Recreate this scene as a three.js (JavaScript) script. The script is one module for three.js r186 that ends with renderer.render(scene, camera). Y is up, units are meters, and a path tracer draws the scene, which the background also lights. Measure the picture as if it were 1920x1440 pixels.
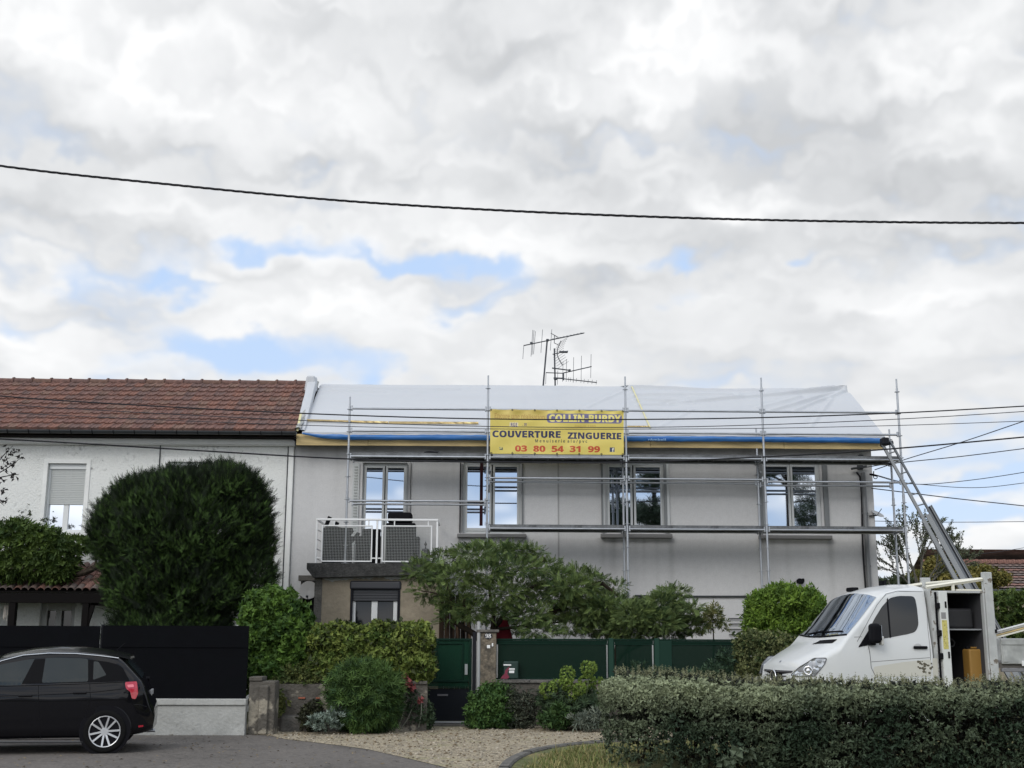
import * as THREE from 'three';
import { mergeGeometries, toCreasedNormals } from 'three/addons/utils/BufferGeometryUtils.js';
import { RoundedBoxGeometry } from 'three/addons/geometries/RoundedBoxGeometry.js';
import { ImprovedNoise } from 'three/addons/math/ImprovedNoise.js';

// ---------------------------------------------------------------- camera, sky, sun, exposure
const scene = new THREE.Scene();
const camera = new THREE.PerspectiveCamera(35.1, 4 / 3, 0.1, 1500);
camera.position.set(0, 1.6, 0);
camera.rotation.order = 'YXZ';
camera.rotation.set(THREE.MathUtils.degToRad(11.79), THREE.MathUtils.degToRad(-1.334), THREE.MathUtils.degToRad(0.209));
camera.updateMatrixWorld(true);
const renderer = new THREE.WebGLRenderer({ antialias: true });
renderer.setSize(1024, 768);
renderer.toneMapping = THREE.LinearToneMapping;
renderer.toneMappingExposure = 1.24;
renderer.shadowMap.enabled = true;

const SUN_AZ = -150, SUN_EL = 34;                       // degrees clockwise from the view direction, and up
const rad = THREE.MathUtils.degToRad;
const sunDir = new THREE.Vector3(Math.sin(rad(SUN_AZ)) * Math.cos(rad(SUN_EL)), Math.sin(rad(SUN_EL)), -Math.cos(rad(SUN_AZ)) * Math.cos(rad(SUN_EL)));
const sun = new THREE.DirectionalLight(new THREE.Color(1.0, 0.95, 0.88), 1.0);
sun.position.copy(sunDir).multiplyScalar(80).add(new THREE.Vector3(0, 0, -22));
sun.target.position.set(0, 0, -22);
sun.castShadow = true;
sun.shadow.radius = 56;
Object.assign(sun.shadow.camera, { left: -30, right: 30, top: 30, bottom: -30, near: 1, far: 200 });
sun.shadow.mapSize.set(2048, 2048);
scene.add(sun, sun.target);

const noise = new ImprovedNoise();
const N3 = (x, y, z) => noise.noise(x, y, z);
const fbm = (x, y, z, o) => { let s = 0, a = 0.5, f = 1; for (let i = 0; i < o; i++) { s += a * N3(x * f + 17.1 * i, y * f + 3.7 * i, z * f + 9.2 * i); a *= 0.5; f *= 2.07; } return s; };
const clamp = (v, a = 0, b = 1) => Math.min(b, Math.max(a, v));
const sstep = (a, b, v) => { const t = clamp((v - a) / (b - a)); return t * t * (3 - 2 * t); };
const lerp = (a, b, t) => a + (b - a) * t;
// a pixel of the 1920 x 1440 photograph as a ray
function ray(px, py) {
  const h = Math.tan(rad(35.1) / 2);
  return new THREE.Vector3((px - 960) / 720 * h, -(py - 720) / 720 * h, -1).applyQuaternion(camera.quaternion).normalize();
}
const at = (px, py, D) => { const r = ray(px, py); return r.multiplyScalar(-D / r.z).add(camera.position); };       // on the upright plane D metres ahead
const gnd = (px, py, y = 0) => { const r = ray(px, py); return r.multiplyScalar((y - 1.6) / r.y).add(camera.position); }; // on the ground

function makeSky() {
  const W = 4096, H = 2048, data = new Float32Array(W * H * 4);
  const azel = (px, py) => { const r = ray(px, py); return [Math.atan2(r.x, -r.z) * 180 / Math.PI, Math.asin(r.y) * 180 / Math.PI]; };
  const deg = 1 / 41.5;                                  // degrees of sky per photograph pixel
  const spots = (l) => l.map(([x, y, rx, ry, s]) => [...azel(x, y), rx * deg * 1.3, ry * deg * 1.45, s]);
  const gaps = spots([[430, 650, 150, 40, 1.25], [330, 525, 70, 30, 1.0], [140, 545, 60, 26, 0.9], [480, 462, 70, 20, 0.85], [620, 470, 120, 20, 0.95], [800, 496, 130, 17, 1.0],
    [965, 505, 70, 36, 1.0], [690, 690, 70, 34, 1.0], [790, 612, 70, 20, 0.8], [60, 632, 50, 24, 0.8], [880, 580, 60, 26, 0.5], [1195, 492, 60, 12, 0.8], [1290, 562, 60, 16, 0.55],
    [1500, 482, 30, 10, 0.8], [1285, 500, 34, 14, 0.7], [200, 692, 70, 22, 0.75], [1800, 930, 240, 60, 0.62]]);
  const puffs = spots([[560, 575, 180, 44, 0.6], [230, 622, 120, 40, 0.55], [770, 652, 80, 28, 0.7], [420, 560, 120, 36, 0.4], [120, 590, 80, 26, 0.3], [1060, 540, 70, 20, 0.3], [420, 706, 160, 14, 0.5]]);
  const light = spots([[1230, 190, 120, 60, 0.20], [620, 222, 110, 30, 0.17], [850, 185, 120, 45, 0.18], [1740, 90, 110, 50, 0.12], [760, 100, 60, 50, 0.1], [1360, 80, 70, 40, 0.14], [160, 165, 120, 40, 0.1],
    [480, 240, 110, 50, 0.09], [1000, 20, 60, 30, 0.1], [1480, 130, 60, 50, 0.1], [1720, 640, 110, 40, 0.1], [1680, 540, 160, 40, 0.08], [560, 580, 200, 50, 0.08], [1860, 30, 70, 40, 0.15], [100, 470, 160, 90, 0.05], [900, 440, 300, 40, 0.06]]);
  const dark = spots([[860, 115, 150, 70, 0.15], [1010, 330, 200, 60, 0.12], [1620, 240, 180, 70, 0.07], [1720, 350, 130, 60, 0.10], [380, 130, 180, 40, 0.1], [60, 400, 120, 90, 0.11], [1500, 90, 130, 50, 0.08],
    [1000, 130, 180, 30, 0.1], [260, 300, 240, 40, 0.07], [1420, 260, 160, 60, 0.11], [1200, 350, 180, 40, 0.09], [1620, 700, 200, 40, 0.06], [1560, 600, 160, 25, 0.08], [400, 20, 300, 30, 0.1]]);
  const add = (l, az, el) => { let s = 0; for (const g of l) { const dx = (az - g[0]) / g[2], dy = (el - g[1]) / g[3], q = dx * dx + dy * dy; if (q < 6) s += g[4] * Math.exp(-q * 1.1); } return s; };
  // rows of soft cloud heaps: density, and how far towards the sunlit top of its heap a direction lies
  const hash = (a, b, c) => { let h = Math.imul(a * 374761393 + b * 668265263 + c * 2147483, 1274126177) >>> 0; h ^= h >>> 13; h = Math.imul(h, 1103515245) >>> 0; h ^= h >>> 16; return (h >>> 0) / 4294967296; };
  const heaps = (az, L, n, rows, salt) => {
    const u = ((az + 360) % 360) / 360 * n, v = L * rows, iu = Math.floor(u), iv = Math.floor(v); let D = 0, S = 0;
    for (let b = -2; b <= 2; b++) for (let a = -2; a <= 2; a++) {
      const ci = ((iu + a) % n + n) % n, cj = iv + b, h1 = hash(ci, cj, salt), h2 = hash(ci, cj, salt + 1), h3 = hash(ci, cj, salt + 2), R = 0.42 + 0.62 * h3, dx = (u - (iu + a + h1)) / (R * 1.15), dy = (v - (cj + h2)) / (R * 0.78), q = dx * dx + (dy < 0 ? dy * dy * 1.6 : dy * dy); if (q > 5) continue;
      const w = Math.exp(-q * 1.5) * (0.55 + 0.6 * hash(ci, cj, salt + 3)); D += w; S += w * dy;
    }
    return [D * 0.72, S / (D + 0.25)];
  };
  const skyAt = (az0, el0) => {
    const a = az0 * Math.PI / 180, cx = Math.cos(a), cz = Math.sin(a), L = Math.log(1 + el0 / 9), t = sstep(6, 19, el0);
    const w1 = fbm(cx * 20 + 3, L * 12, cz * 20, 4), w2 = fbm(cx * 20 + 40, L * 12 + 7, cz * 20 + 11, 4);
    const az = az0 + w1 * 3.4, el = el0 + w2 * 1.6, Lw = L + w2 * lerp(0.075, 0.10, t);
    const big = fbm(cx * 2.1 + 5, L * 1.6 + 1.3, cz * 2.1, 3), mid = fbm(cx * 6.5 + w1 * 0.5, L * 6 + w2 * 0.6, cz * 6.5 + 31, 4);
    const azW = az0 + w1 * lerp(3.2, 4.6, t); let D = 0, S = 0;
    if (t < 1) { const h = heaps(azW, Lw, 84, 9, 5), f = heaps(azW, Lw, 150, 17, 55), k = heaps(az0 + w1 * 2.2, L + w2 * 0.05, 270, 34, 95); D += (1 - t) * (h[0] * 0.46 + f[0] * 0.36 + k[0] * 0.18); S += (1 - t) * (h[1] * 0.48 + f[1] * 0.34 + k[1] * 0.18); }
    if (t > 0) { const h = heaps(azW + 3, Lw, 80, 10.5, 25), f = heaps(azW, Lw, 190, 26, 75); D += t * (h[0] * 0.66 + f[0] * 0.34); S += t * (h[1] * 0.68 + f[1] * 0.32); }
    const inFront = sstep(36, 26, Math.abs(az0)) * sstep(38, 31, el0), back = Math.abs(az0) > 90 ? 180 - Math.abs(az0) : 99;
    const open = lerp(0.30 + big * 1.4 - 0.42 * Math.exp(-((back / 14) ** 2) - (((el - 8.2) / 1.9) ** 2)), 0.42 + 0.34 * t - add(gaps, az, el) * 0.80 + add(puffs, az, el) * 0.55, inFront);
    const d = open + (D - 0.62) * lerp(1.75, 1.15, t) + mid * 0.4, cover = Math.pow(sstep(-0.46, 0.50, d), 1.15), th = sstep(0.1, 1.2, d);
    let s = 0.548 + 0.30 * clamp(D, 0, 1.25) + S * lerp(0.15, 0.20, t) + mid * 0.16 + big * 0.04 - 0.05 * th + w1 * 0.05;
    if (inFront > 0) s += (add(light, az0 + w1 * 2.2, el0 + w2 * 1.2) * 0.75 - add(dark, az0 + w1 * 2, el0 + w2) * 0.55) * inFront;
    s += 0.07 * sstep(15, 2, el0);
    s = s > 0.86 ? 0.86 + 0.18 * (1 - Math.exp(-(s - 0.86) / 0.18)) : s; s = Math.max(0.55, s);
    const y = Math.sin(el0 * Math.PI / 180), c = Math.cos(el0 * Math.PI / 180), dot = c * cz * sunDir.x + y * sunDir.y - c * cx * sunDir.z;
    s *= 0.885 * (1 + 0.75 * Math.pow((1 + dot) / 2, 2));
    const low = Math.exp(-el0 / 12), blue = [lerp(0.37, 0.60, low), lerp(0.52, 0.71, low), lerp(0.78, 0.84, low)];
    const g = clamp((0.93 - s) * 1.1), tint = [lerp(1, 0.93, g), lerp(1, 0.985, g), lerp(1, 1.05, g)];
    return [0, 1, 2].map((q) => lerp(blue[q], s * tint[q], cover));
  };
  const azOf = (i) => { const a = (i / W - 0.5) * 2 * Math.PI; return Math.atan2(Math.cos(a), -Math.sin(a)) * 180 / Math.PI; }, elOf = (j) => (j / H - 0.5) * 180;
  const K = 4, gw = W / K, gh = H / 2 / K, coarse = [], mean = [0, 0, 0, 0];
  for (let j = 0; j <= gh; j++) { coarse.push([]); for (let i = 0; i < gw; i++) coarse[j].push(skyAt(azOf(i * K), Math.max(0.01, Math.min(89.9, elOf(H / 2 + j * K))))); }
  for (let j = H / 2; j < H; j++) {
    const el = elOf(j + 0.5), c = Math.cos(el * Math.PI / 180), fj = (j + 0.5 - H / 2) / K, j0 = Math.floor(fj), v = fj - j0;
    for (let i = 0; i < W; i++) {
      const az = azOf(i + 0.5), k = (j * W + i) * 4; let q;
      if (Math.abs(az) < 26 && el < 31) q = skyAt(az, el);
      else { const fi = (i + 0.5) / K, i0 = Math.floor(fi), u = fi - i0, A = coarse[j0][i0 % gw], B = coarse[j0][(i0 + 1) % gw], C = coarse[j0 + 1][i0 % gw], D = coarse[j0 + 1][(i0 + 1) % gw]; q = [0, 1, 2].map((n) => lerp(lerp(A[n], B[n], u), lerp(C[n], D[n], u), v)); }
      for (let n = 0; n < 3; n++) { data[k + n] = q[n]; mean[n] += q[n] * c; } data[k + 3] = 1; mean[3] += c;
    }
  }
  for (let k = 0; k < H / 2 * W * 4; k += 4) { for (let q = 0; q < 3; q++) data[k + q] = mean[q] / mean[3] * 0.35; data[k + 3] = 1; }
  const t = new THREE.DataTexture(data, W, H, THREE.RGBAFormat, THREE.FloatType);
  t.mapping = THREE.EquirectangularReflectionMapping; t.magFilter = THREE.LinearFilter; t.colorSpace = THREE.LinearSRGBColorSpace; t.needsUpdate = true;
  return t;
}
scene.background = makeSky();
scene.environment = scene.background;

// ---------------------------------------------------------------- helpers
function rng(seed) { let s = seed >>> 0; return () => { s = (s + 0x6D2B79F5) >>> 0; let t = s; t = Math.imul(t ^ (t >>> 15), t | 1); t ^= t + Math.imul(t ^ (t >>> 7), t | 61); return ((t ^ (t >>> 14)) >>> 0) / 4294967296; }; }
const taken = {};
function numbered(n) { const k = taken[n] = (taken[n] ?? -1) + 1; return k ? n + '_' + String(k).padStart(3, '0') : n; }
function tag(o, label, category, group, kind) {
  if (label) o.userData.label = label; if (category) o.userData.category = category;
  if (group) o.userData.group = group; if (kind) o.userData.kind = kind; return o;
}
function thing(name, label, category, pos = [0, 0, 0], group) {
  const g = new THREE.Group(); g.name = numbered(name); g.position.set(...pos); scene.add(g); return tag(g, label, category, group);
}
const plain = (g) => { const h = g.index ? g.toNonIndexed() : g.clone(); for (const n of Object.keys(h.attributes)) if (!['position', 'normal', 'uv'].includes(n)) h.deleteAttribute(n); if (!h.attributes.uv) h.setAttribute('uv', new THREE.BufferAttribute(new Float32Array(h.attributes.position.count * 2), 2)); return h; };
const join = (l) => (Array.isArray(l) ? (l.length === 1 ? plain(l[0]) : mergeGeometries(l.map(plain))) : l);
// uv in metres from position, by the way each face looks
function metres(g, k = 1) {
  g = plain(g); const p = g.attributes.position, n = g.attributes.normal, uv = g.attributes.uv;
  for (let i = 0; i < p.count; i++) {
    const ax = Math.abs(n.getX(i)), ay = Math.abs(n.getY(i)), az = Math.abs(n.getZ(i));
    if (ay > 0.8) uv.setXY(i, p.getX(i) * k, p.getZ(i) * k); else if (ax > az) uv.setXY(i, p.getZ(i) * k, p.getY(i) * k); else uv.setXY(i, p.getX(i) * k, p.getY(i) * k);
  }
  return g;
}
function M(name, geo, mat, parent) {
  const m = new THREE.Mesh(Array.isArray(geo) ? join(geo) : geo, mat); m.name = parent ? name : numbered(name); m.castShadow = m.receiveShadow = true;
  (parent ?? scene).add(m); return m;
}
// geometry under a thing that has an origin of its own
const under = (o, geo) => { geo = Array.isArray(geo) ? join(geo) : geo.clone(); o.updateMatrixWorld(true); return geo.applyMatrix4(o.matrixWorld.clone().invert()); };
const box = (x0, y0, z0, x1, y1, z1) => new THREE.BoxGeometry(Math.abs(x1 - x0), Math.abs(y1 - y0), Math.abs(z1 - z0)).translate((x0 + x1) / 2, (y0 + y1) / 2, (z0 + z1) / 2);
const rbox = (x0, y0, z0, x1, y1, z1, r = 0.01, s = 2) => new RoundedBoxGeometry(Math.abs(x1 - x0), Math.abs(y1 - y0), Math.abs(z1 - z0), s, Math.min(r, 0.49 * Math.min(Math.abs(x1 - x0), Math.abs(y1 - y0), Math.abs(z1 - z0)))).translate((x0 + x1) / 2, (y0 + y1) / 2, (z0 + z1) / 2);
const Y = new THREE.Vector3(0, 1, 0), V = (x, y, z) => new THREE.Vector3(x, y, z);
function rod(a, b, r, seg = 10, r2 = r) {
  const d = b.clone().sub(a), l = d.length();
  return new THREE.CylinderGeometry(r2, r, l, seg).translate(0, l / 2, 0).applyQuaternion(new THREE.Quaternion().setFromUnitVectors(Y, d.normalize())).translate(a.x, a.y, a.z);
}
// a flat bar from a to b: w across (along side), t thick
function bar(a, b, w, t, side = V(1, 0, 0)) {
  const d = b.clone().sub(a), l = d.length(); d.normalize();
  const s = side.clone().addScaledVector(d, -side.dot(d)).normalize(), n = s.clone().cross(d);
  return new THREE.BoxGeometry(w, l, t).applyMatrix4(new THREE.Matrix4().makeBasis(s, d, n)).translate((a.x + b.x) / 2, (a.y + b.y) / 2, (a.z + b.z) / 2);
}
const tube = (pts, r, n = 40, seg = 6) => new THREE.TubeGeometry(new THREE.CatmullRomCurve3(pts), n, r, seg, false);
function surface(fn, nu, nv, u0 = 0, u1 = 1, v0 = 0, v1 = 1) {   // a sheet of points fn(u, v)
  const p = [], uv = [], ix = [];
  for (let j = 0; j <= nv; j++) for (let i = 0; i <= nu; i++) { const q = fn(lerp(u0, u1, i / nu), lerp(v0, v1, j / nv)); p.push(q.x, q.y, q.z); uv.push(i / nu, j / nv); }
  for (let j = 0; j < nv; j++) for (let i = 0; i < nu; i++) { const a = j * (nu + 1) + i, b = a + nu + 1; ix.push(a, a + 1, b + 1, a, b + 1, b); }
  const g = new THREE.BufferGeometry(); g.setAttribute('position', new THREE.Float32BufferAttribute(p, 3)); g.setAttribute('uv', new THREE.Float32BufferAttribute(uv, 2)); g.setIndex(ix); g.computeVertexNormals(); return g;
}
function flat(pts, y) {                                            // a level sheet over a polygon of (x, z)
  const s = new THREE.Shape(pts.map(([x, z]) => new THREE.Vector2(x, -z)));
  return metres(new THREE.ShapeGeometry(s).rotateX(-Math.PI / 2).translate(0, y, 0));
}
function slabWithHoles(x0, y0, x1, y1, z, t, holes) {             // a wall whose front is at z, with openings
  const s = new THREE.Shape([[x0, y0], [x1, y0], [x1, y1], [x0, y1]].map(([x, y]) => new THREE.Vector2(x, y)));
  for (const [a, b, c, d] of holes) s.holes.push(new THREE.Path([[a, b], [a, d], [c, d], [c, b]].map(([x, y]) => new THREE.Vector2(x, y))));
  return metres(new THREE.ExtrudeGeometry(s, { depth: t, bevelEnabled: false }).translate(0, 0, z - t));
}

// ---------------------------------------------------------------- materials
function tex(size, fn, repeat = 1, srgb = true) {                 // fn(u, v) -> [r, g, b] 0..1; periodic noise is the caller's care
  const d = new Uint8Array(size * size * 4);
  for (let j = 0; j < size; j++) for (let i = 0; i < size; i++) { const c = fn(i / size, j / size), k = (j * size + i) * 4; d[k] = clamp(c[0]) * 255; d[k + 1] = clamp(c[1]) * 255; d[k + 2] = clamp(c[2]) * 255; d[k + 3] = 255; }
  const t = new THREE.DataTexture(d, size, size); t.wrapS = t.wrapT = THREE.RepeatWrapping; t.magFilter = THREE.LinearFilter; t.minFilter = THREE.LinearMipmapLinearFilter; t.generateMipmaps = true;
  if (srgb) t.colorSpace = THREE.SRGBColorSpace; t.repeat.set(repeat, repeat); t.needsUpdate = true; return t;
}
// noise that tiles: sampled on a torus-like blend
function tn(u, v, f, o, s = 0) {
  const n = (a, b) => fbm(a * f + s, b * f + s * 0.7, s * 1.3, o);
  const wu = u, wv = v;
  return (n(u, v) * (1 - wu) * (1 - wv) + n(u - 1, v) * wu * (1 - wv) + n(u, v - 1) * (1 - wu) * wv + n(u - 1, v - 1) * wu * wv);
}
const grey = (v) => [v, v, v];
const lin = (r, g, b) => new THREE.Color().setRGB(r, g, b);
const std = (c, rough = 0.8, o = {}) => new THREE.MeshStandardMaterial({ color: Array.isArray(c) ? lin(...c) : c, roughness: rough, ...o });
const dull = (c, rough = 0.9, o = {}) => new THREE.MeshPhysicalMaterial({ color: Array.isArray(c) ? lin(...c) : c, roughness: rough, specularIntensity: 0.22, ...o });
const phys = (c, rough, o = {}) => new THREE.MeshPhysicalMaterial({ color: Array.isArray(c) ? lin(...c) : c, roughness: rough, ...o });
const spotted = (base, amp, f, o, seed, rep, extra) => tex(512, (u, v) => { const a = tn(u, v, f, o, seed), b = tn(u, v, f * 5, 3, seed + 5); let m = 1 + amp * (a * 1.4 + b * 0.7); if (extra) m *= extra(u, v); return base.map((c) => c * m); }, rep);
const srgbOf = (l) => l.map((v) => (v <= 0.0031308 ? v * 12.92 : 1.055 * Math.pow(v, 1 / 2.4) - 0.055));

const bumpFine = tex(512, (u, v) => grey(0.5 + 0.5 * tn(u, v, 40, 4, 3)), 1, false);
const bumpRough = tex(512, (u, v) => grey(0.5 + 0.8 * tn(u, v, 22, 5, 8)), 1, false);
const cl = (t, r, ry = r) => { const c = t.clone(); c.repeat.set(r, ry); c.needsUpdate = true; return c; };

const MAT = {};
MAT.greyRender = std('#ffffff', 0.92, { map: spotted(srgbOf([0.50, 0.508, 0.508]), 0.07, 5, 5, 2, 0.17), bumpMap: cl(bumpFine, 0.8), bumpScale: 0.004 });
MAT.whiteRender = std('#ffffff', 0.95, {
  map: tex(1024, (u, v) => { const a = tn(u, v, 6, 5, 21), b = tn(u, v, 34, 4, 4), c = tn(u, v, 90, 2, 14); const grime = sstep(0.05, 0.45, a + b * 0.9) * 0.17; const pits = sstep(0.28, 0.42, b + c * 0.8) * 0.22; const m = 0.965 + 0.05 * a + 0.09 * c - grime * 0.8 - pits; return [0.905 * m, 0.912 * m, 0.90 * m]; }, 0.33),
  bumpMap: cl(bumpRough, 1.1), bumpScale: 0.017 });
MAT.whiteTrim = std('#ffffff', 0.9, { map: spotted([0.90, 0.905, 0.895], 0.06, 6, 5, 57, 0.6) });
MAT.beigeRender = std('#ffffff', 0.95, { map: tex(512, (u, v) => { const a = tn(u, v, 5, 5, 31), b = tn(u, v, 26, 4, 6); const m = 0.92 + 0.25 * a + 0.12 * b; return [0.61 * m, 0.57 * m, 0.50 * m]; }, 0.5), bumpMap: cl(bumpRough, 0.8), bumpScale: 0.012 });
MAT.oldConcrete = std('#ffffff', 0.95, { map: tex(512, (u, v) => { const a = tn(u, v, 6, 5, 41), b = tn(u, v, 30, 4, 16); const m = 0.9 + 0.45 * a + 0.3 * b; return [0.42 * m, 0.41 * m, 0.39 * m]; }, 0.8), bumpMap: cl(bumpRough, 1.3), bumpScale: 0.02 });
MAT.paleWall = std('#ffffff', 0.95, { map: tex(512, (u, v) => { const a = tn(u, v, 5, 5, 51), b = tn(u, v, 30, 4, 26); const m = 0.95 + 0.18 * a + 0.10 * b; return [0.71 * m, 0.715 * m, 0.70 * m]; }, 0.5), bumpMap: cl(bumpRough, 1), bumpScale: 0.012 });
MAT.earthWall = std('#ffffff', 0.97, { map: tex(1024, (u, v) => { const a = tn(u, v, 4, 5, 61), b = tn(u, v, 22, 5, 36); const patch = sstep(0.02, 0.12, a + b * 0.3); const m = 0.95 + 0.3 * b; return [lerp(0.36, 0.60, patch) * m, lerp(0.345, 0.575, patch) * m, lerp(0.32, 0.52, patch) * m]; }, 0.45), bumpMap: cl(bumpRough, 0.9), bumpScale: 0.03 });
MAT.asphalt = std('#ffffff', 0.93, { map: tex(1024, (u, v) => { const a = tn(u, v, 4, 5, 71), b = tn(u, v, 60, 3, 46), c = tn(u, v, 140, 2, 47); const k = Math.abs(tn(u, v, 3.3, 4, 75)), crack = sstep(0.012, 0.0, k) * 0.14, patch = sstep(0.16, 0.2, tn(u, v, 2.2, 2, 78)) * 0.09; const m = 0.96 + 0.30 * a + 0.42 * b + 0.5 * c - crack - patch; return [0.395 * m, 0.375 * m, 0.355 * m]; }, 0.21), bumpMap: cl(bumpFine, 2.5), bumpScale: 0.008 });
MAT.gravel = std('#ffffff', 0.97, { map: tex(1024, (u, v) => { const a = tn(u, v, 5, 5, 81), b = tn(u, v, 48, 4, 56), c = tn(u, v, 110, 2, 57); const grass = sstep(0.1, 0.32, a + b * 0.35) * 0.55; const litter = sstep(0.16, 0.3, tn(u, v, 26, 4, 58) + 0.4 * a) * 0.34; const m = 0.98 + 0.85 * b + 0.8 * c + 0.25 * a - litter; return [lerp(0.64, 0.48, grass) * m, lerp(0.595, 0.475, grass) * m, lerp(0.51, 0.33, grass) * m]; }, 0.34), bumpMap: cl(bumpRough, 2.2), bumpScale: 0.04 });
MAT.soil = dull('#ffffff', 1, { map: tex(512, (u, v) => { const a = tn(u, v, 5, 5, 91), b = tn(u, v, 34, 4, 66); const m = 0.9 + 0.5 * a + 0.5 * b; return [0.30 * m, 0.31 * m, 0.21 * m]; }, 0.2), bumpMap: cl(bumpRough, 1), bumpScale: 0.05 });
MAT.galvanised = std('#ffffff', 0.42, { metalness: 0.85, map: tex(256, (u, v) => { const a = tn(u, v, 7, 4, 101), b = tn(u, v, 30, 3, 76); const m = 0.95 + 0.35 * a + 0.3 * b; return [0.70 * m, 0.715 * m, 0.735 * m]; }, 1.5) });
MAT.deckSteel = std('#ffffff', 0.55, { metalness: 0.6, map: tex(256, (u, v) => { const a = tn(u, v, 5, 4, 111), b = tn(u, v, 30, 3, 86); const m = 0.85 + 0.5 * a + 0.3 * b; return [0.50 * m, 0.51 * m, 0.52 * m]; }, 1) });
MAT.aluminium = std([0.20, 0.21, 0.215], 0.6, { metalness: 0.6 });
MAT.darkAlu = std([0.10, 0.11, 0.12], 0.5, { metalness: 0.5 });
MAT.black = dull([0.006, 0.006, 0.008], 0.7);
MAT.wireBlack = dull([0.03, 0.03, 0.034], 0.85);
MAT.wireGrey = dull([0.05, 0.052, 0.06], 0.7);
MAT.whitePaint = std([0.78, 0.79, 0.79], 0.45);
MAT.whitePvc = std([0.70, 0.72, 0.72], 0.35);
MAT.greyFrame = std([0.52, 0.54, 0.54], 0.45);
MAT.sill = std([0.20, 0.20, 0.20], 0.9);
MAT.anthracite = dull([0.014, 0.015, 0.019], 0.5);
MAT.mirrorPane = std([0.60, 0.65, 0.72], 0.015, { metalness: 1 });
MAT.duskPane = std([0.30, 0.33, 0.36], 0.03, { metalness: 1 });
MAT.darkPane = phys([0.012, 0.014, 0.017], 0.04, { ior: 1.5 });
MAT.gutter = std([0.05, 0.055, 0.06], 0.5, { metalness: 0.4 });
MAT.pineBoard = std('#ffffff', 0.75, { map: tex(512, (u, v) => { const a = tn(u, v * 9, 3, 4, 121), b = tn(u, v, 3, 3, 96); const m = 0.95 + 0.22 * a + 0.18 * b; return [0.79 * m, 0.70 * m, 0.50 * m]; }, 0.7) });
MAT.darkWood = dull('#ffffff', 0.85, { map: tex(256, (u, v) => { const a = tn(u * 8, v, 3, 4, 131); const m = 0.9 + 0.5 * a; return [0.24 * m, 0.195 * m, 0.16 * m]; }, 1) });
MAT.blackWood = dull([0.008, 0.007, 0.007], 0.9);
MAT.tarpWhite = phys('#ffffff', 0.5, { map: tex(512, (u, v) => { const a = tn(u, v, 4, 4, 141), b = tn(u, v, 24, 3, 106); const m = 0.97 + 0.05 * a + 0.02 * b; return [0.745 * m, 0.758 * m, 0.775 * m]; }, 0.4), sheen: 0.1, side: THREE.DoubleSide });
MAT.tarpBlue = std('#ffffff', 0.32, { map: tex(256, (u, v) => { const a = tn(u, v, 6, 4, 151); const m = 0.9 + 0.5 * a; return [0.20 * m, 0.45 * m, 0.72 * m]; }, 1.5) });
MAT.yellowStrap = std([0.62, 0.58, 0.33], 0.8);
MAT.tiles = [[0.155, 0.081, 0.065], [0.138, 0.077, 0.064], [0.174, 0.085, 0.064], [0.122, 0.073, 0.063], [0.144, 0.085, 0.065], [0.178, 0.086, 0.063]].map((c, i) => std('#ffffff', 0.9, { map: spotted(srgbOf(c), 0.38, 4, 5, 160 + i * 7, 1.6), bumpMap: cl(bumpFine, 2), bumpScale: 0.006 }));
MAT.oldTile = [[0.15, 0.105, 0.09], [0.19, 0.10, 0.08], [0.13, 0.10, 0.09]].map((c, i) => std('#ffffff', 0.92, { map: spotted(srgbOf(c), 0.7, 5, 5, 210 + i * 5, 2.2) }));
MAT.greenMesh = dull([0.008, 0.037, 0.022], 0.85, { transparent: true, opacity: 0.86 });
MAT.greenDark = dull([0.004, 0.018, 0.011], 0.85, { transparent: true, opacity: 0.86 });
MAT.greenPaint = dull([0.004, 0.020, 0.013], 0.65);
MAT.navyScreen = dull('#ffffff', 0.85, { map: tex(256, (u, v) => { const m = 0.9 + 0.4 * tn(u, v, 8, 4, 222); return [0.030 * m, 0.036 * m, 0.055 * m]; }, 0.6) });
MAT.bark = dull('#ffffff', 0.95, { map: tex(256, (u, v) => { const m = 0.85 + 0.7 * tn(u, v * 0.5, 12, 4, 232); return [0.28 * m, 0.25 * m, 0.215 * m]; }, 1), bumpMap: cl(bumpRough, 1), bumpScale: 0.02 });
MAT.leaf = phys([1, 1, 1], 0.62, { specularIntensity: 0.45, side: THREE.DoubleSide, transmission: 0.22, thickness: 0 });
MAT.leafDark = dull([1, 1, 1], 0.62, { specularIntensity: 0.45, side: THREE.DoubleSide });
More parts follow.
